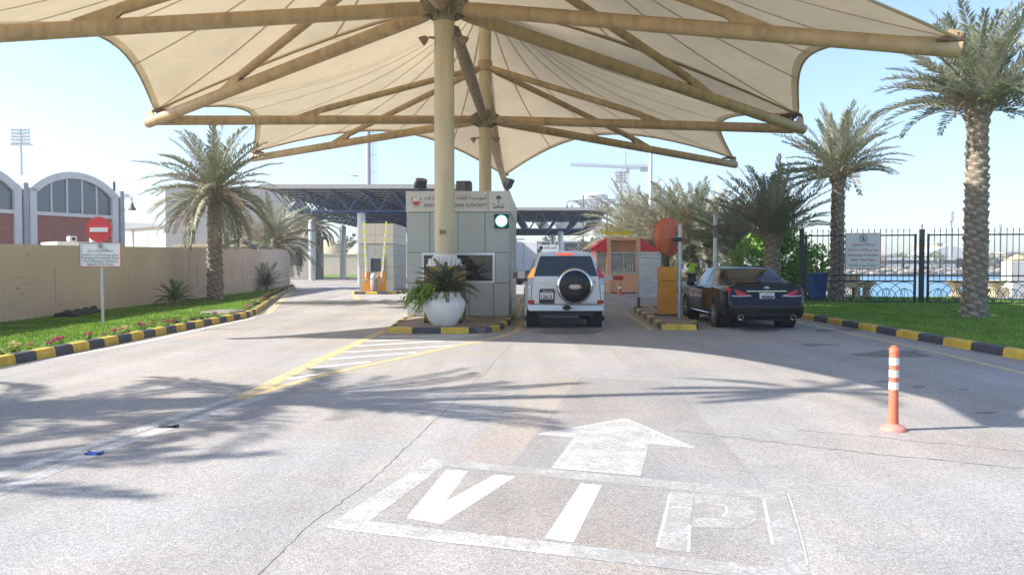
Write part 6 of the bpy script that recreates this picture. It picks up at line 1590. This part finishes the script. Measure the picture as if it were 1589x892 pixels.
tc_ = thing('traffic_cone', 'orange traffic cone standing in front of the kiosk, under the red and white arm', 'traffic cone', at(962, 458, 39.0)); tc_.location.z = .004
b = MB(); b.b2((-.19, -.19, 0), (.19, .19, .04)); b.lathe([(.13, .04), (.09, .28)], n=20); b.lathe([(.062, .42), (.03, .70), (.0, .70)], n=20); b.build('cone', 'post_orange', tc_, smooth=40)
b = MB(); b.lathe([(.091, .28), (.0615, .42)], n=20); b.build('reflective_band', 'reflect', tc_, smooth=60)

# ================================================================== POLES, MASTS, CRANE
def on_ground(px, py, Y):
    p = at(px, py, Y); return p
def pole(name, label, cat, px, ytop, Y, r0, r1, m, group=None):
    p = at(px, ytop, Y); t = thing(name, label, cat, (p.x, Y, 0), 0, group); b = MB()
    b.lathe([(r0 * 1.6, 0), (r0 * 1.6, .06), (r0, .10), (r1, p.z)], n=14); b.build('shaft', m, t, smooth=50); return t, p.z
pole('flag_pole', 'tall thin white pole rising behind the right end of the orange kiosk', 'pole', 1010, 232, 47, .13, .10, 'white')
cp_, h = pole('camera_pole', 'white pole topped by a small dome camera left of the short bushy palm', 'camera pole', 1110, 335, 33, .085, .075, 'white'); 
b = MB(); b.ell((0, -.12, h + .03), (.11, .11, .09)); b.tube([(0, 0, h), (0, -.12, h + .12)], .03, 6); b.build('dome_camera', 'white', cp_, smooth=60)
b = MB(); b.lathe([(.08, 2.6), (.085, 2.62), (.085, 3.1), (.08, 3.12)], n=14); b.build('collar', 'mid_grey', cp_)
# ornamental twin and single lamp posts
def ornate(label, px, ytop, Y, arms, L=2.3):
    p = at(px, ytop, Y); t = thing('street_lamp', label, 'street lamp', (p.x, Y, 0)); b = MB(); b.lathe([(.2, 0), (.2, .8), (.11, 1.0), (.085, p.z)], n=12); b.build('post', 'dark_grey', t, smooth=50)
    for s_ in arms:
        z = p.z - 1.0; a = MB()
        a.tube([(s_ * .05, 0, z), (s_ * L * .6, 0, z + .1), (s_ * L, 0, z + .05)] , .035, 6)
        a.tube([(s_ * (L - .35 + .45 * math.cos(u)), 0, z - .45 + .45 * math.sin(u)) for u in np.linspace(.1, 1.45 * PI, 14)], .03, 5)
        a.tube([(s_ * .1, 0, z - .8), (s_ * .55, 0, z - .25), (s_ * 1.0, 0, z)], .03, 5); a.tube([(s_ * (L + .1), 0, z), (s_ * (L + .1), 0, z - .5)], .03, 5)
        a.build('bracket_arm', 'dark_grey', t)
        a = MB(); a.lathe([(.05, z - .45), (.10, z - .6), (.14, z - .75), (.28, z - .95), (.28, z - 1.0), (.0, z - .98)], (s_ * (L + .1), 0, 0), 12); a.lathe([(.05, z - .5), (.10, z - .65), (.2, z - 1.0), (.0, z - 1.0)], (s_ * (L - .6), 0, -.05), 10)
        a.build('lantern', 'dark_grey', t)
    return t
ornate('ornamental lamp post with curled brackets rising behind the right blue roof', 905, 302, 118, [-1])
ornate('ornamental lamp post just right of the right blue roof', 942, 320, 102, [-1])
p_ = at(177, 282, 56); lo = ornate('ornamental lamp with a hanging lantern at the right corner of the brick building', 177, 282, 56, [1], 1.15)
# plain street lamp above the left roof
def cobra(label, px, ytop, Y, s_):
    p = at(px, ytop, Y); t = thing('street_lamp', label, 'street lamp', (p.x, Y, 0)); b = MB(); b.tube([(0, 0, 0), (0, 0, p.z - .3), (s_ * .3, 0, p.z - .05), (s_ * 1.2, 0, p.z)], [.12, .08, .06, .05], 8); b.build('post', 'steel_grey', t, smooth=50)
    b = MB(); b.ell((s_ * 1.7, 0, p.z), (.65, .2, .12), 10, 6); b.build('lamp_head', 'far_grey', t, smooth=60); return t
cobra('plain street lamp rising above the left blue roof', 533, 273, 120, 1)
cobra('very distant street lamp seen over the left wall beside the panelled hall', 229, 362, 300, -1)
# lattice ladder mast
p = at(571, 90, 130); t = thing('ladder_mast', 'tall slim mast with a caged ladder behind the left blue roof', 'mast', (p.x, 130, 0)); b = MB()
b.tube([(0, 0, 0), (0, 0, p.z)], .38, 12); b.build('shaft', 'far_grey', t, smooth=60)
b = MB()
for x in (.75, 1.25): b.tube([(x, -.2, 4), (x, -.2, p.z - 1)], .05, 4)
z = 4
while z < p.z - 1:
    b.tube([(.75, -.2, z), (1.25, -.2, z)], .035, 4); 
    if int(z / .9) % 3 == 0: b.tube([(.3, 0, z), (.75, -.2, z)], .04, 4); b.tube([(.75 + .25 - .25 * math.cos(u), -.2 - .5 * math.sin(u), z) for u in np.linspace(0, PI, 7)], .03, 4)
    z += .9
b.build('ladder', 'steel_grey', t)
def stadium_mast(label, px, ytop, ybot, Y, rows, cols, w_, tilt=0.0):
    top, bot = at(px, ytop, Y), at(px, ybot, Y); t = thing('floodlight_mast', label, 'floodlight mast', (top.x, Y, 0), tilt); H = top.z - bot.z; b = MB()
    b.tube([(0, 0, -1.5), (0, 0, top.z)], [.6 * Y / 260, .35 * Y / 260], 10); b.build('mast', 'steel_grey', t, smooth=60); b = MB(); 
    for r_ in range(rows):
        z = bot.z + H * (r_ + .3) / rows; b.tube([(-w_ / 2, 0, z), (w_ / 2, 0, z)], .10 * Y / 260, 5)
    b.box((0, 0, bot.z), (w_ * 1.1, 1.2, .35)); b.build('gantry', 'steel_grey', t); b = MB()
    for r_ in range(rows):
        z = bot.z + H * (r_ + .3) / rows + .3
        for c in range(cols): x = -w_ / 2 + w_ * (c + .5) / cols; b.box((x, -.4, z), (w_ / cols * .72, .5, H / rows * .55), rx=-.5)
    b.build('lamp_bank', 'far_grey', t); return t
stadium_mast('stadium floodlight mast with five rows of lamps above the brick building', 32, 199, 225, 230, 5, 5, 5.8)
stadium_mast('floodlight mast over the water, left of the tall palm trunk', 1476, 328, 342, 260, 4, 3, 2.6, .9)
stadium_mast('fainter floodlight mast over the water behind the tall palm trunk', 1551, 348, 360, 300, 4, 3, 2.8, .9)
stadium_mast('floodlight mast with a white platform beside the tower crane', 963, 265, 283, 250, 4, 4, 3.4)
# tower crane
Y = 330.0; base = at(970, 410, Y); top = at(970, 259, Y)
t = thing('tower_crane', 'pale tower crane with its long jib pointing left behind the kiosk', 'tower crane', (base.x, Y, 0)); b = MB()
def lattice(b, p, q, w_, n, r=.14):
    p, q = Vector(p), Vector(q); d = (q - p).normalized(); u = d.orthogonal().normalized(); v = d.cross(u)
    cs = [u * w_ + v * w_, u * w_ - v * w_, -u * w_ - v * w_, -u * w_ + v * w_]
    for c in cs: b.tube([p + c, q + c], r, 4)
    for k in range(n):
        a, e = p.lerp(q, k / n), p.lerp(q, (k + 1) / n)
        for j in range(4): b.tube([a + cs[j], e + cs[(j + 1) % 4]], r * .7, 4)
lattice(b, (0, 0, -1), (0, 0, top.z), .9, 22); b.build('tower', 'far_grey', t)
jl = at(885, 257, Y).x - base.x; jr = at(1005, 259, Y).x - base.x
b = MB(); lattice(b, (0, 0, top.z), (jl, 0, top.z + 1.0), .5, 26, .12); b.build('jib', 'far_grey', t)
b = MB(); lattice(b, (0, 0, top.z), (jr, 0, top.z), .7, 10, .14); b.box((jr - 1.5, 0, top.z - 1), (3, 1.6, 2)); b.build('counter_jib', 'far_grey', t)
b = MB(); b.tube([(0, 0, top.z), (0, 0, top.z + 6)], .3, 5); b.tube([(0, 0, top.z + 6), (jl * .6, 0, top.z + 1.2)], .06, 4); b.tube([(0, 0, top.z + 6), (jr * .9, 0, top.z + .7)], .06, 4); b.box((.8, 0, top.z - 1.6), (1.6, 1.6, 2)); b.build('cab_and_peak', 'far_grey', t)
# flared tower under construction
Y = 360.0; c_ = at(922, 410, Y); k_ = Y / F_PX; zz = lambda y: 1.5 + (410 - y) * k_
t = thing('observation_tower', 'round tower with a flared scaffolded crown and white cap behind the right blue roof', 'tower', (c_.x, Y, 0)); b = MB()
b.lathe([(9 * k_, -1), (9 * k_, zz(345)), (9 * k_, zz(338))], n=24)
for y_ in (332, 324, 317): b.lathe([(9 * k_, zz(y_)), (12 * k_, zz(y_)), (12 * k_, zz(y_ - 2)), (9 * k_, zz(y_ - 2))], n=24)
b.build('core', 'white_wall', t, smooth=60)
b = MB()
for k in range(20):
    a = 2 * PI * k / 20; ca, sa = math.cos(a), math.sin(a)
    prof = [(10, 352), (11, 338), (16, 326), (26, 315), (33, 312)]
    b.tube([(r * k_ * ca, r * k_ * sa, zz(y_)) for r, y_ in prof], .35, 4)
    b.tube([(12 * k_ * ca, 12 * k_ * sa, zz(340)), (12 * k_ * ca, 12 * k_ * sa, zz(305))], .3, 4)
for r, y_ in ((12, 336), (16, 326), (26, 315), (33, 312)): b.tube([(r * k_ * math.cos(2 * PI * j / 28), r * k_ * math.sin(2 * PI * j / 28), zz(y_)) for j in range(28)], .4, 4, closed=True)
b.build('scaffold', 'far_grey', t)
b = MB(); b.lathe([(19 * k_, zz(309)), (21 * k_, zz(305)), (20 * k_, zz(303)), (9 * k_, zz(301)), (.0, zz(297))], n=32); b.lathe([(.5, zz(297)), (.5, zz(294)), (.0, zz(294))], n=8); b.build('cap', 'fog_white', t, smooth=40)

# ---------------- lorries, signs and buildings seen between the front booth and the SUV
def lorry(label, loc, rz, L, m_, cabm, group='lorries parked beyond the lanes'):
    t = thing('lorry', label, 'lorry', loc, rz, group)
    b = MB(); b.b2((-1.22, 0, .95), (1.22, L, 3.5)); b.build('cargo_box', m_, t, bevel=.03)
    b = MB()
    for k in range(1, int(L / 1.2)): b.b2((-1.24, k * 1.2, 1.0), (-1.22, k * 1.2 + .06, 3.45)); b.b2((1.22, k * 1.2, 1.0), (1.24, k * 1.2 + .06, 3.45))
    for x in (-.8, 0, .8): b.b2((x, -.02, 1.0), (x + .05, 0, 3.45))
    b.build('ribs', 'far_grey', t)
    b = MB(); b.extr([(-1.2, L + .15, .6), (-1.2, L + 2.0, .6), (-1.2, L + 2.1, 1.7), (-1.2, L + 1.6, 2.7), (-1.2, L + .15, 2.7)], (2.4, 0, 0)); cb = b.build('cab', cabm, t, bevel=.05)
    b = MB(); b.extr([(-1.215, L + .7, 1.7), (-1.215, L + 1.85, 1.7), (-1.215, L + 1.5, 2.5), (-1.215, L + .7, 2.5)], (2.43, 0, 0)); b.build('side_window', 'glass_dark', cb)
    b = MB(); b.b2((-.9, .1, .65), (.9, L + 2, .93)); b.build('chassis', 'dark_grey', t)
    for y_ in (.9, 2.0, L + 1.0):
        for s_ in (-1, 1): b = MB(); b.lathe([(.0, s_ * 1.18), (.30, s_ * 1.18), (.46, s_ * 1.16), (.48, s_ * .95), (.0, s_ * .9)], (0, y_, .48), 20, axis='X'); b.build('wheel', 'rubber', t, smooth=40)
    return t
lorry('white box lorry seen between the front toll booth and the white SUV', (2.5, 72, 0), R(78), 6.0, 'fog_white', 'fog_white')
lorry('white box lorry standing farther off behind the first one', (.5, 118, 0), R(84), 7.0, 'fog_white', 'sign_white')
t = thing('direction_sign', 'white overhead sign board with a round emblem above the white SUV roof', 'sign', at(851, 410, 62)); t.location.z = 0
b = MB()
for x in (-.7, .7): b.tube([(x, .05, 0), (x, .05, 2.9)], .05, 8)
b.build('legs', 'steel_grey', t); b = MB(); b.b2((-.80, -.03, 2.28), (.80, .03, 3.02)); b.build('panel', 'sign_white', t)
b = MB(); b.lathe([(.0, -.035), (.14, -.035)], (-.58, 0, 2.78), 14, axis='Y'); b.text(arab('المؤسسة العامة'), .26, (.16, -.035, 2.72), width=.95, bold=.006); b.build('lettering', 'ink_grey', t)
hb2 = thing('customs_hall', 'blue glazed customs hall under the right blue roof', 'building', (3.4, 112, 0))
b = MB(); b.b2((0, 0, 0), (8.0, 10, 4.6)); b.build('wall', 'glass_blue', hb2); b = MB()
for k in range(5): b.b2((k * 2 - .06, -.06, 0), (k * 2 + .06, 0, 4.6))
b.b2((-.1, -.08, 4.5), (8.1, 10, 4.75)); b.build('mullions', 'far_grey', hb2)
t = thing('red_hut', 'small red and white hut far down the lanes beside the front toll booth', 'hut', at(820, 410, 150)); t.location.z = 0
b = MB(); b.b2((-2, 0, 0), (2, 3, 3.0)); b.build('wall', 'fog_white', t); b = MB(); b.b2((-1.4, -.2, 2.2), (1.4, 3, 4.3)); b.build('roof_box', 'pink', t)
t = thing('signal_post', 'dark hanging lane signal under the right blue roof next to the front toll booth', 'lane signal', at(801, 410, 86)); t.location.z = 0
b = MB(); b.tube([(0, 0, 0), (0, 0, 4.2)], .06, 6); b.tube([(0, 0, 4.2), (.9, 0, 4.2)], .05, 6); b.build('post', 'dark_grey', t); b = MB(); b.b2((-.3, -.3, 3.1), (.15, .1, 3.95)); b.build('signal_head', 'black', t)
def small_car(label, loc, rz, m_):
    t = thing('parked_car', label, 'car', loc, rz, None); L = Loft([(0, cp(.72, .35, .8, .68, .92, .62, .95, .55, .97, .4, 1.0)), (.1, cp(.82, .25, .85, .76, .95, .7, .98, .6, 1.0, .45, 1.02)), (.7, cp(.86, .2, .88, .8, .97, .7, 1.05, .6, 1.1, .45, 1.12)), (1.2, cp(.86, .2, .88, .8, .97, .66, 1.25, .56, 1.36, .4, 1.40)),
             (2.3, cp(.86, .2, .88, .8, .96, .66, 1.24, .56, 1.36, .4, 1.40)), (3.2, cp(.86, .2, .86, .8, .92, .7, .98, .6, 1.0, .45, 1.02)), (4.2, cp(.78, .25, .7, .72, .76, .65, .8, .55, .82, .4, .84)), (4.4, cp(.68, .3, .6, .62, .66, .55, .68, .5, .7, .4, .72))], 30, 3)
    b = MB(); L.build(b); weld(b.build('body', m_, t)); 
    for s_ in (-1, 1):
        b = MB(); L.patch(b, [(.95, 6.1), (3.0, 6.1), (2.5, 7.7), (1.3, 7.7)], side=s_); b.build('side_window', 'glass_dark', t)
        for y_ in (.85, 3.5): b = MB(); b.lathe([(.0, s_ * .86), (.2, s_ * .87), (.31, s_ * .86), (.31, s_ * .66)], (0, y_, .31), 18, axis='X'); b.build('wheel', 'rubber', t)
    return t
small_car('dark car at the far end of the lane left of the white SUV', (.9, 58, 0), R(60), 'car_black')
# white panels fence and wall behind the palms on the right
t = thing('hoarding', 'long white hoarding wall behind the palms on the right', 'wall', (6.5, 96, 0), R(2)); b = MB()
for k in range(16): b.b2((k * 1.9, 0, 0), (k * 1.9 + 1.86, .1, 2.5))
b.build('panels', 'fog_white', t)
for i, (x_, Yq, lab) in enumerate(((1056, 44, 'beige trough planter left of the person in the vest'), (1097, 44, 'beige trough planter with dry plants right of the person in the vest'))):
    p = at(x_, 410, Yq); t = thing('trough_planter', lab, 'planter', (p.x, Yq, Lz)); b = MB(); b.b2((-.55, -.3, 0), (.55, .3, .62)); b.b2((-.6, -.35, .62), (.6, .35, .72)); b.build('trough', 'sandstone', t, bevel=.015)
    lf = MB(); r_ = random.Random(80 + i)
    for k in range(160): leaf(lf, Vector((r_.uniform(-.5, .5), r_.uniform(-.25, .25), .7)), Vector((r_.uniform(-.5, .5), r_.uniform(-.5, .5), 1)), Vector((1, 0, 0)), r_.uniform(.2, .55), .03, r_.randint(0, 1))
    lf.build('plants', ['frond_dry', 'leaf'], t)

# ================================================================== BEYOND THE FENCE
def urn(label, px, Y, s_=1.0):
    p = at(px, 410, Y); t = thing('urn_planter', label, 'planter', (p.x, Y, .12), 0, None); b = MB()
    b.lathe([(.42, 0), (.42, .08), (.26, .14), (.22, .55), (.30, .66), (.62, .92), (.66, 1.02), (.60, 1.04), (.52, .98), (.0, .98)], n=28); b.build('bowl', 'sandstone', t, smooth=40); t.scale = (s_,) * 3; return t
urn('sand coloured stone urn behind the left gate leaf, in front of the water', 1345, 33.0, .62)
urn('sand coloured stone urn showing just left of the tall palm trunk', 1484, 33.2, .68)
urn('sand coloured stone urn just right of the tall palm trunk', 1545, 33.4, .68)
def bench(label, px, Y):
    p = at(px, 410, Y); t = thing('stone_bench', label, 'bench', (p.x, Y, .12)); b = MB(); b.b2((-.75, -.22, .42), (.75, .22, .52)); b.build('seat', 'sandstone', t, bevel=.015)
    for x in (-.5, .5): b = MB(); b.b2((x - .1, -.18, 0), (x + .1, .18, .42)); b.build('leg', 'sandstone', t)
    b = MB(); b.b2((-.75, .16, .52), (.75, .24, .98)); b.build('backrest', 'sandstone', t, bevel=.015); return t
bench('sandstone bench behind the palm with the warning sign, facing the water', 1310, 32.6)
t = thing('wheeled_bin', 'blue plastic wheeled bin behind the iron gate beside the black saloon car', 'bin', at(1268, 410, 30.6)); t.location.z = .12
b = MB(); b.extr([(-.24, -.26, .06), (.24, -.26, .06), (.29, -.32, .98), (-.29, -.32, .98)], (0, .55, 0)); b.build('body', 'blue_bin', t, bevel=.02)
b = MB(); b.b2((-.32, -.36, .98), (.32, .27, 1.05)); b.build('lid', 'blue_bin', t, bevel=.02)
for s_ in (-1, 1): b = MB(); b.lathe([(.0, s_ * .22), (.10, s_ * .22), (.10, s_ * .27), (.0, s_ * .27)], (0, .25, .10), 14, axis='X'); b.build('wheel', 'rubber', t)
p = at(1579, 410, 35); t = thing('white_pillar', 'square white pillar with a pale cap by the water at the right edge', 'pillar', (p.x, 35, .0)); b = MB(); b.b2((-.48, -.4, 0), (.48, .4, 1.62)); b.build('shaft', 'white_wall', t, bevel=.02)
b = MB(); b.b2((-.40, -.34, 1.62), (.40, .34, 1.72)); b.lathe([(.36, 1.72), (.30, 1.82), (.0, 1.95)], n=20); b.build('cap', 'sandstone', t)
b = MB(); b.b2((-1.3, -.2, .0), (-.50, .2, .48)); b.build('low_wing', 'sandstone', t)
t = thing('parapet', 'low pale stone parapet along the edge of the water', 'parapet', (15.0, 33.5, 0)); b = MB(); b.b2((0, 0, 0), (45, .35, .05)); b.build('coping', 'concrete', t)
# rocks at the far shore
b = MB(); r_ = random.Random(91)
for k in range(420):
    x = r_.uniform(70, 260); y_ = 221.6 + r_.uniform(-4, 2); s_ = r_.uniform(.4, 1.2); b.ell((x, y_, -1.1 + max(0, (y_ - 218)) * .25), (s_, s_ * .8, s_ * .6), 6, 4)
o = b.build('shore_rocks', 'stone'); o['kind'] = 'stuff'
# far shore: buildings, coaches, trees
def far_building(label, px0, px1, ytop, Y, m_, wins=0, dome=False):
    a, c = at(px0, ytop, Y), at(px1, ytop, Y); t = thing('far_building', label, 'building', (a.x, Y, 0)); W = c.x - a.x; b = MB()
    b.b2((0, 0, 0), (W, 14, a.z - (.6 if dome else 0))); b.build('wall', m_, t)
    b = MB()
    if dome: b.add(*_barrel(W, a.z - .6, 3.0))
    else: b.b2((-.4, -.4, a.z), (W + .4, 14.4, a.z + .35))
    b.build('roof', 'fog_white', t)
    if wins:
        b = MB()
        for k in range(wins): b.b2((W * (k + .2) / wins, -.06, a.z * .35), (W * (k + .8) / wins, .02, a.z * .72))
        b.build('windows', 'glass_blue', t)
    return t
def _barrel(W, z, h):
    n = 12; vs_ = []
    for y_ in (0, 14):
        for i in range(n + 1): vs_.append((W * i / n, y_, z + h * math.sin(PI * i / n)))
    return vs_, [(i, i + 1, n + 2 + i, n + 1 + i) for i in range(n)] + [list(range(n + 1)), list(range(n + 1, 2 * n + 2))[::-1]]
far_building('low white curved roof building across the water, left of the tall palm trunk', 1440, 1508, 393, 262, 'fog_white', 9, True)
far_building('low white building across the water behind the warning sign', 1295, 1352, 398, 270, 'fog_white', 7)
far_building('pale flat block across the water seen through the left gate leaf', 1352, 1400, 404, 250, 'sandstone', 6)
far_building('pale building with a sandstone roof across the water at the right edge', 1562, 1640, 393, 255, 'sandstone', 6)
far_building('grey block across the water right of the tall palm trunk', 1530, 1560, 403, 248, 'far_grey', 4)
tt = far_building('small beige turret across the water above the curved roof', 1454, 1463, 378, 275, 'sandstone', 1)
def coach(label, px, Y, L):
    p = at(px, 410, Y); t = thing('coach', label, 'coach', (p.x, Y, 0), 0, 'coaches parked across the water'); b = MB(); b.b2((0, 0, .5), (L, 2.5, 3.3)); b.build('body', 'fog_white', t, bevel=.15); b = MB(); b.b2((.3, -.03, 1.6), (L - .3, .0, 2.7)); b.build('windows', 'glass_dark', t)
    for x in (L * .2, L * .8): b = MB(); b.lathe([(.0, -.05), (.5, -.05), (.5, .3)], (x, 0, .5), 14, axis='Y'); b.build('wheel', 'rubber', t)
for px_, L, lab in ((1362, 8, 'white coach across the water seen through the left gate leaf'), (1398, 9, 'second white coach across the water near the middle gate post'), (1448, 11, 'long white coach across the water just right of the middle gate post'), (1482, 8, 'white coach across the water beside the tall palm trunk'), (1540, 10, 'white coach across the water right of the tall palm trunk')): coach(lab, px_, 232, L)
# far trees across the water: one kind built, the rest copies
r_ = random.Random(95); ft = thing('far_tree', 'small grey green palm in the tree line across the water', 'tree', (0, 0, 0), 0, 'trees across the water')
b = MB(); b.tube([(0, 0, 0), (.1, 0, 3.4)], [.3, .22], 6); b.build('trunk', 'trunk', ft); lf = MB()
for k in range(26):
    az = k * 2.4; el = R(75 - 100 * k / 26); pts = []
    p = Vector((.1, 0, 3.3)); a = el
    for i in range(6):
        d = Vector((math.cos(a) * math.cos(az), math.cos(a) * math.sin(az), math.sin(a))); q = p + d * .55; s_ = Vector((-math.sin(az), math.cos(az), 0)) * .28
        lf.face([p - s_, q - s_ * .8 + Vector((0, 0, -.15)), q + s_ * .8 + Vector((0, 0, -.15)), p + s_]); p = q; a -= .28
lf.build('crown', 'leaf_far', ft)
bt = thing('far_tree', 'small rounded tree in the tree line across the water', 'tree', (0, 0, 0), 0, 'rounded trees across the water')
b = MB(); b.tube([(0, 0, 0), (0, 0, 2)], [.3, .2], 6); b.build('trunk', 'trunk', bt); lf = MB()
for k in range(420):
    v = rvec(r_); p = Vector((v.x * 2.2, v.y * 2, 2.4 + v.z * 1.7)) * r_.uniform(.75, 1.1); leaf(lf, p, v + rvec(r_), rvec(r_), .6, .22, 0)
lf.build('crown', 'leaf_far', bt)
first = {0: True, 1: True}
for k in range(46):
    px_ = 1290 + 330 * (k + r_.random()) / 46; Yt = r_.uniform(226, 290); p = at(px_, 410, Yt); kind = 0 if r_.random() < .55 else 1; s_ = r_.uniform(.7, 1.3)
    src = (ft, bt)[kind]
    if first[kind]: src.location = (p.x, Yt, 0); src.scale = (s_,) * 3; first[kind] = False
    else: dup(src, (p.x, Yt, 0), r_.uniform(0, 6), scale=(s_,) * 3)
# far tree line behind the lanes and on the left horizon
for i, (px_, Yt, s_, lab) in enumerate(((545, 150, 1.5, 'round tree beyond the left blue roof columns'), (1125, 120, 1.3, 'rounded tree behind the white camera pole'), (855, 170, 1.6, 'rounded tree far behind the white SUV'), (1070, 130, 1.4, 'rounded tree behind the person in the vest'), (1170, 110, 1.2, 'rounded tree far behind the bushy palm'))):
    p = at(px_, 410, Yt); o = dup(bt, (p.x, Yt, 0), i, lab, None, (s_,) * 3)
    if 'group' in o.keys(): del o['group']
# far tent canopy and green glass screen over the left wall
t = thing('shade_sail', 'white shade sail roof beyond the left wall beside the brick building', 'shade sail', at(190, 410, 90)); t.location.z = 0
b = MB(); z0 = 1.5 + (410 - 350) * 90 / F_PX
b.add([(-1, 0, z0 + .5), (4.8, 0, z0 + .1), (4.8, 5, z0 + .1), (-1, 5, z0 + .5), (-1, 0, z0 - .5), (4.8, 0, z0 - .05), (4.8, 5, z0 - .05), (-1, 5, z0 - .5)], [(0, 1, 2, 3), (7, 6, 5, 4), (0, 4, 5, 1), (1, 5, 6, 2), (2, 6, 7, 3), (3, 7, 4, 0)]); b.build('roof', 'fog_white', t)
b = MB(); b.tube([(.3, 2, 0), (.3, 2, z0)], .1, 8); b.build('post', 'steel_grey', t)
t = thing('glass_screen', 'green glass screen along the horizon over the left wall', 'screen', at(188, 410, 140)); t.location.z = 0
b = MB(); b.b2((0, 0, 0), (8.0, .2, 4.0)); b.build('panel', 'glass_blue', t); b = MB()
for k in range(5): b.b2((k * 2, -.08, 0), (k * 2 + .1, 0, 4.0))
b.build('posts', 'far_grey', t)

# ================================================================== rolling: one slight hill line is absent here; the land is flat to the horizon
bpy.context.view_layer.update()

# litter on the road
for px_, py_, m_, lab, sd in ((145, 705, 'blue_bin', 'crumpled blue wrapper lying on the faded lane line', 1), (262, 663, 'rubber', 'black scrap of rubber lying between the faded lane lines', 2)):
    p = G(px_, py_); t = thing('litter_scrap', lab, 'litter', (p.x, p.y, .002)); r_ = random.Random(sd); b = MB()
    b.grid(lambda u, v: Vector(((u - .5) * (.09 + .04 * sd) + .01 * math.sin(9 * v), (v - .5) * .06, .012 + .012 * math.sin(7 * u + sd) * math.cos(6 * v))), 6, 4); o = b.build('scrap', m_, t, smooth=180); q = o.modifiers.new('t', 'SOLIDIFY'); q.thickness = .004

# ------------------------------------------------------------------ air between here and the far shore
hz_m = bpy.data.materials.new('air'); hz_m.use_nodes = True
hn = hz_m.node_tree.nodes; hn.remove(hn['Principled BSDF'])
pv = hn.new('ShaderNodeVolumePrincipled'); pv.inputs['Color'].default_value = (0.93, 0.96, 1.0, 1); pv.inputs['Density'].default_value = 0.0010; pv.inputs['Anisotropy'].default_value = 0.3
hz_m.node_tree.links.new(pv.outputs[0], hn['Material Output'].inputs['Volume'])
b = MB(); b.b2((-420, -40, -5.2), (420, 420, 62)); M['air'] = hz_m; o = b.build('haze', 'air'); o['kind'] = 'stuff'
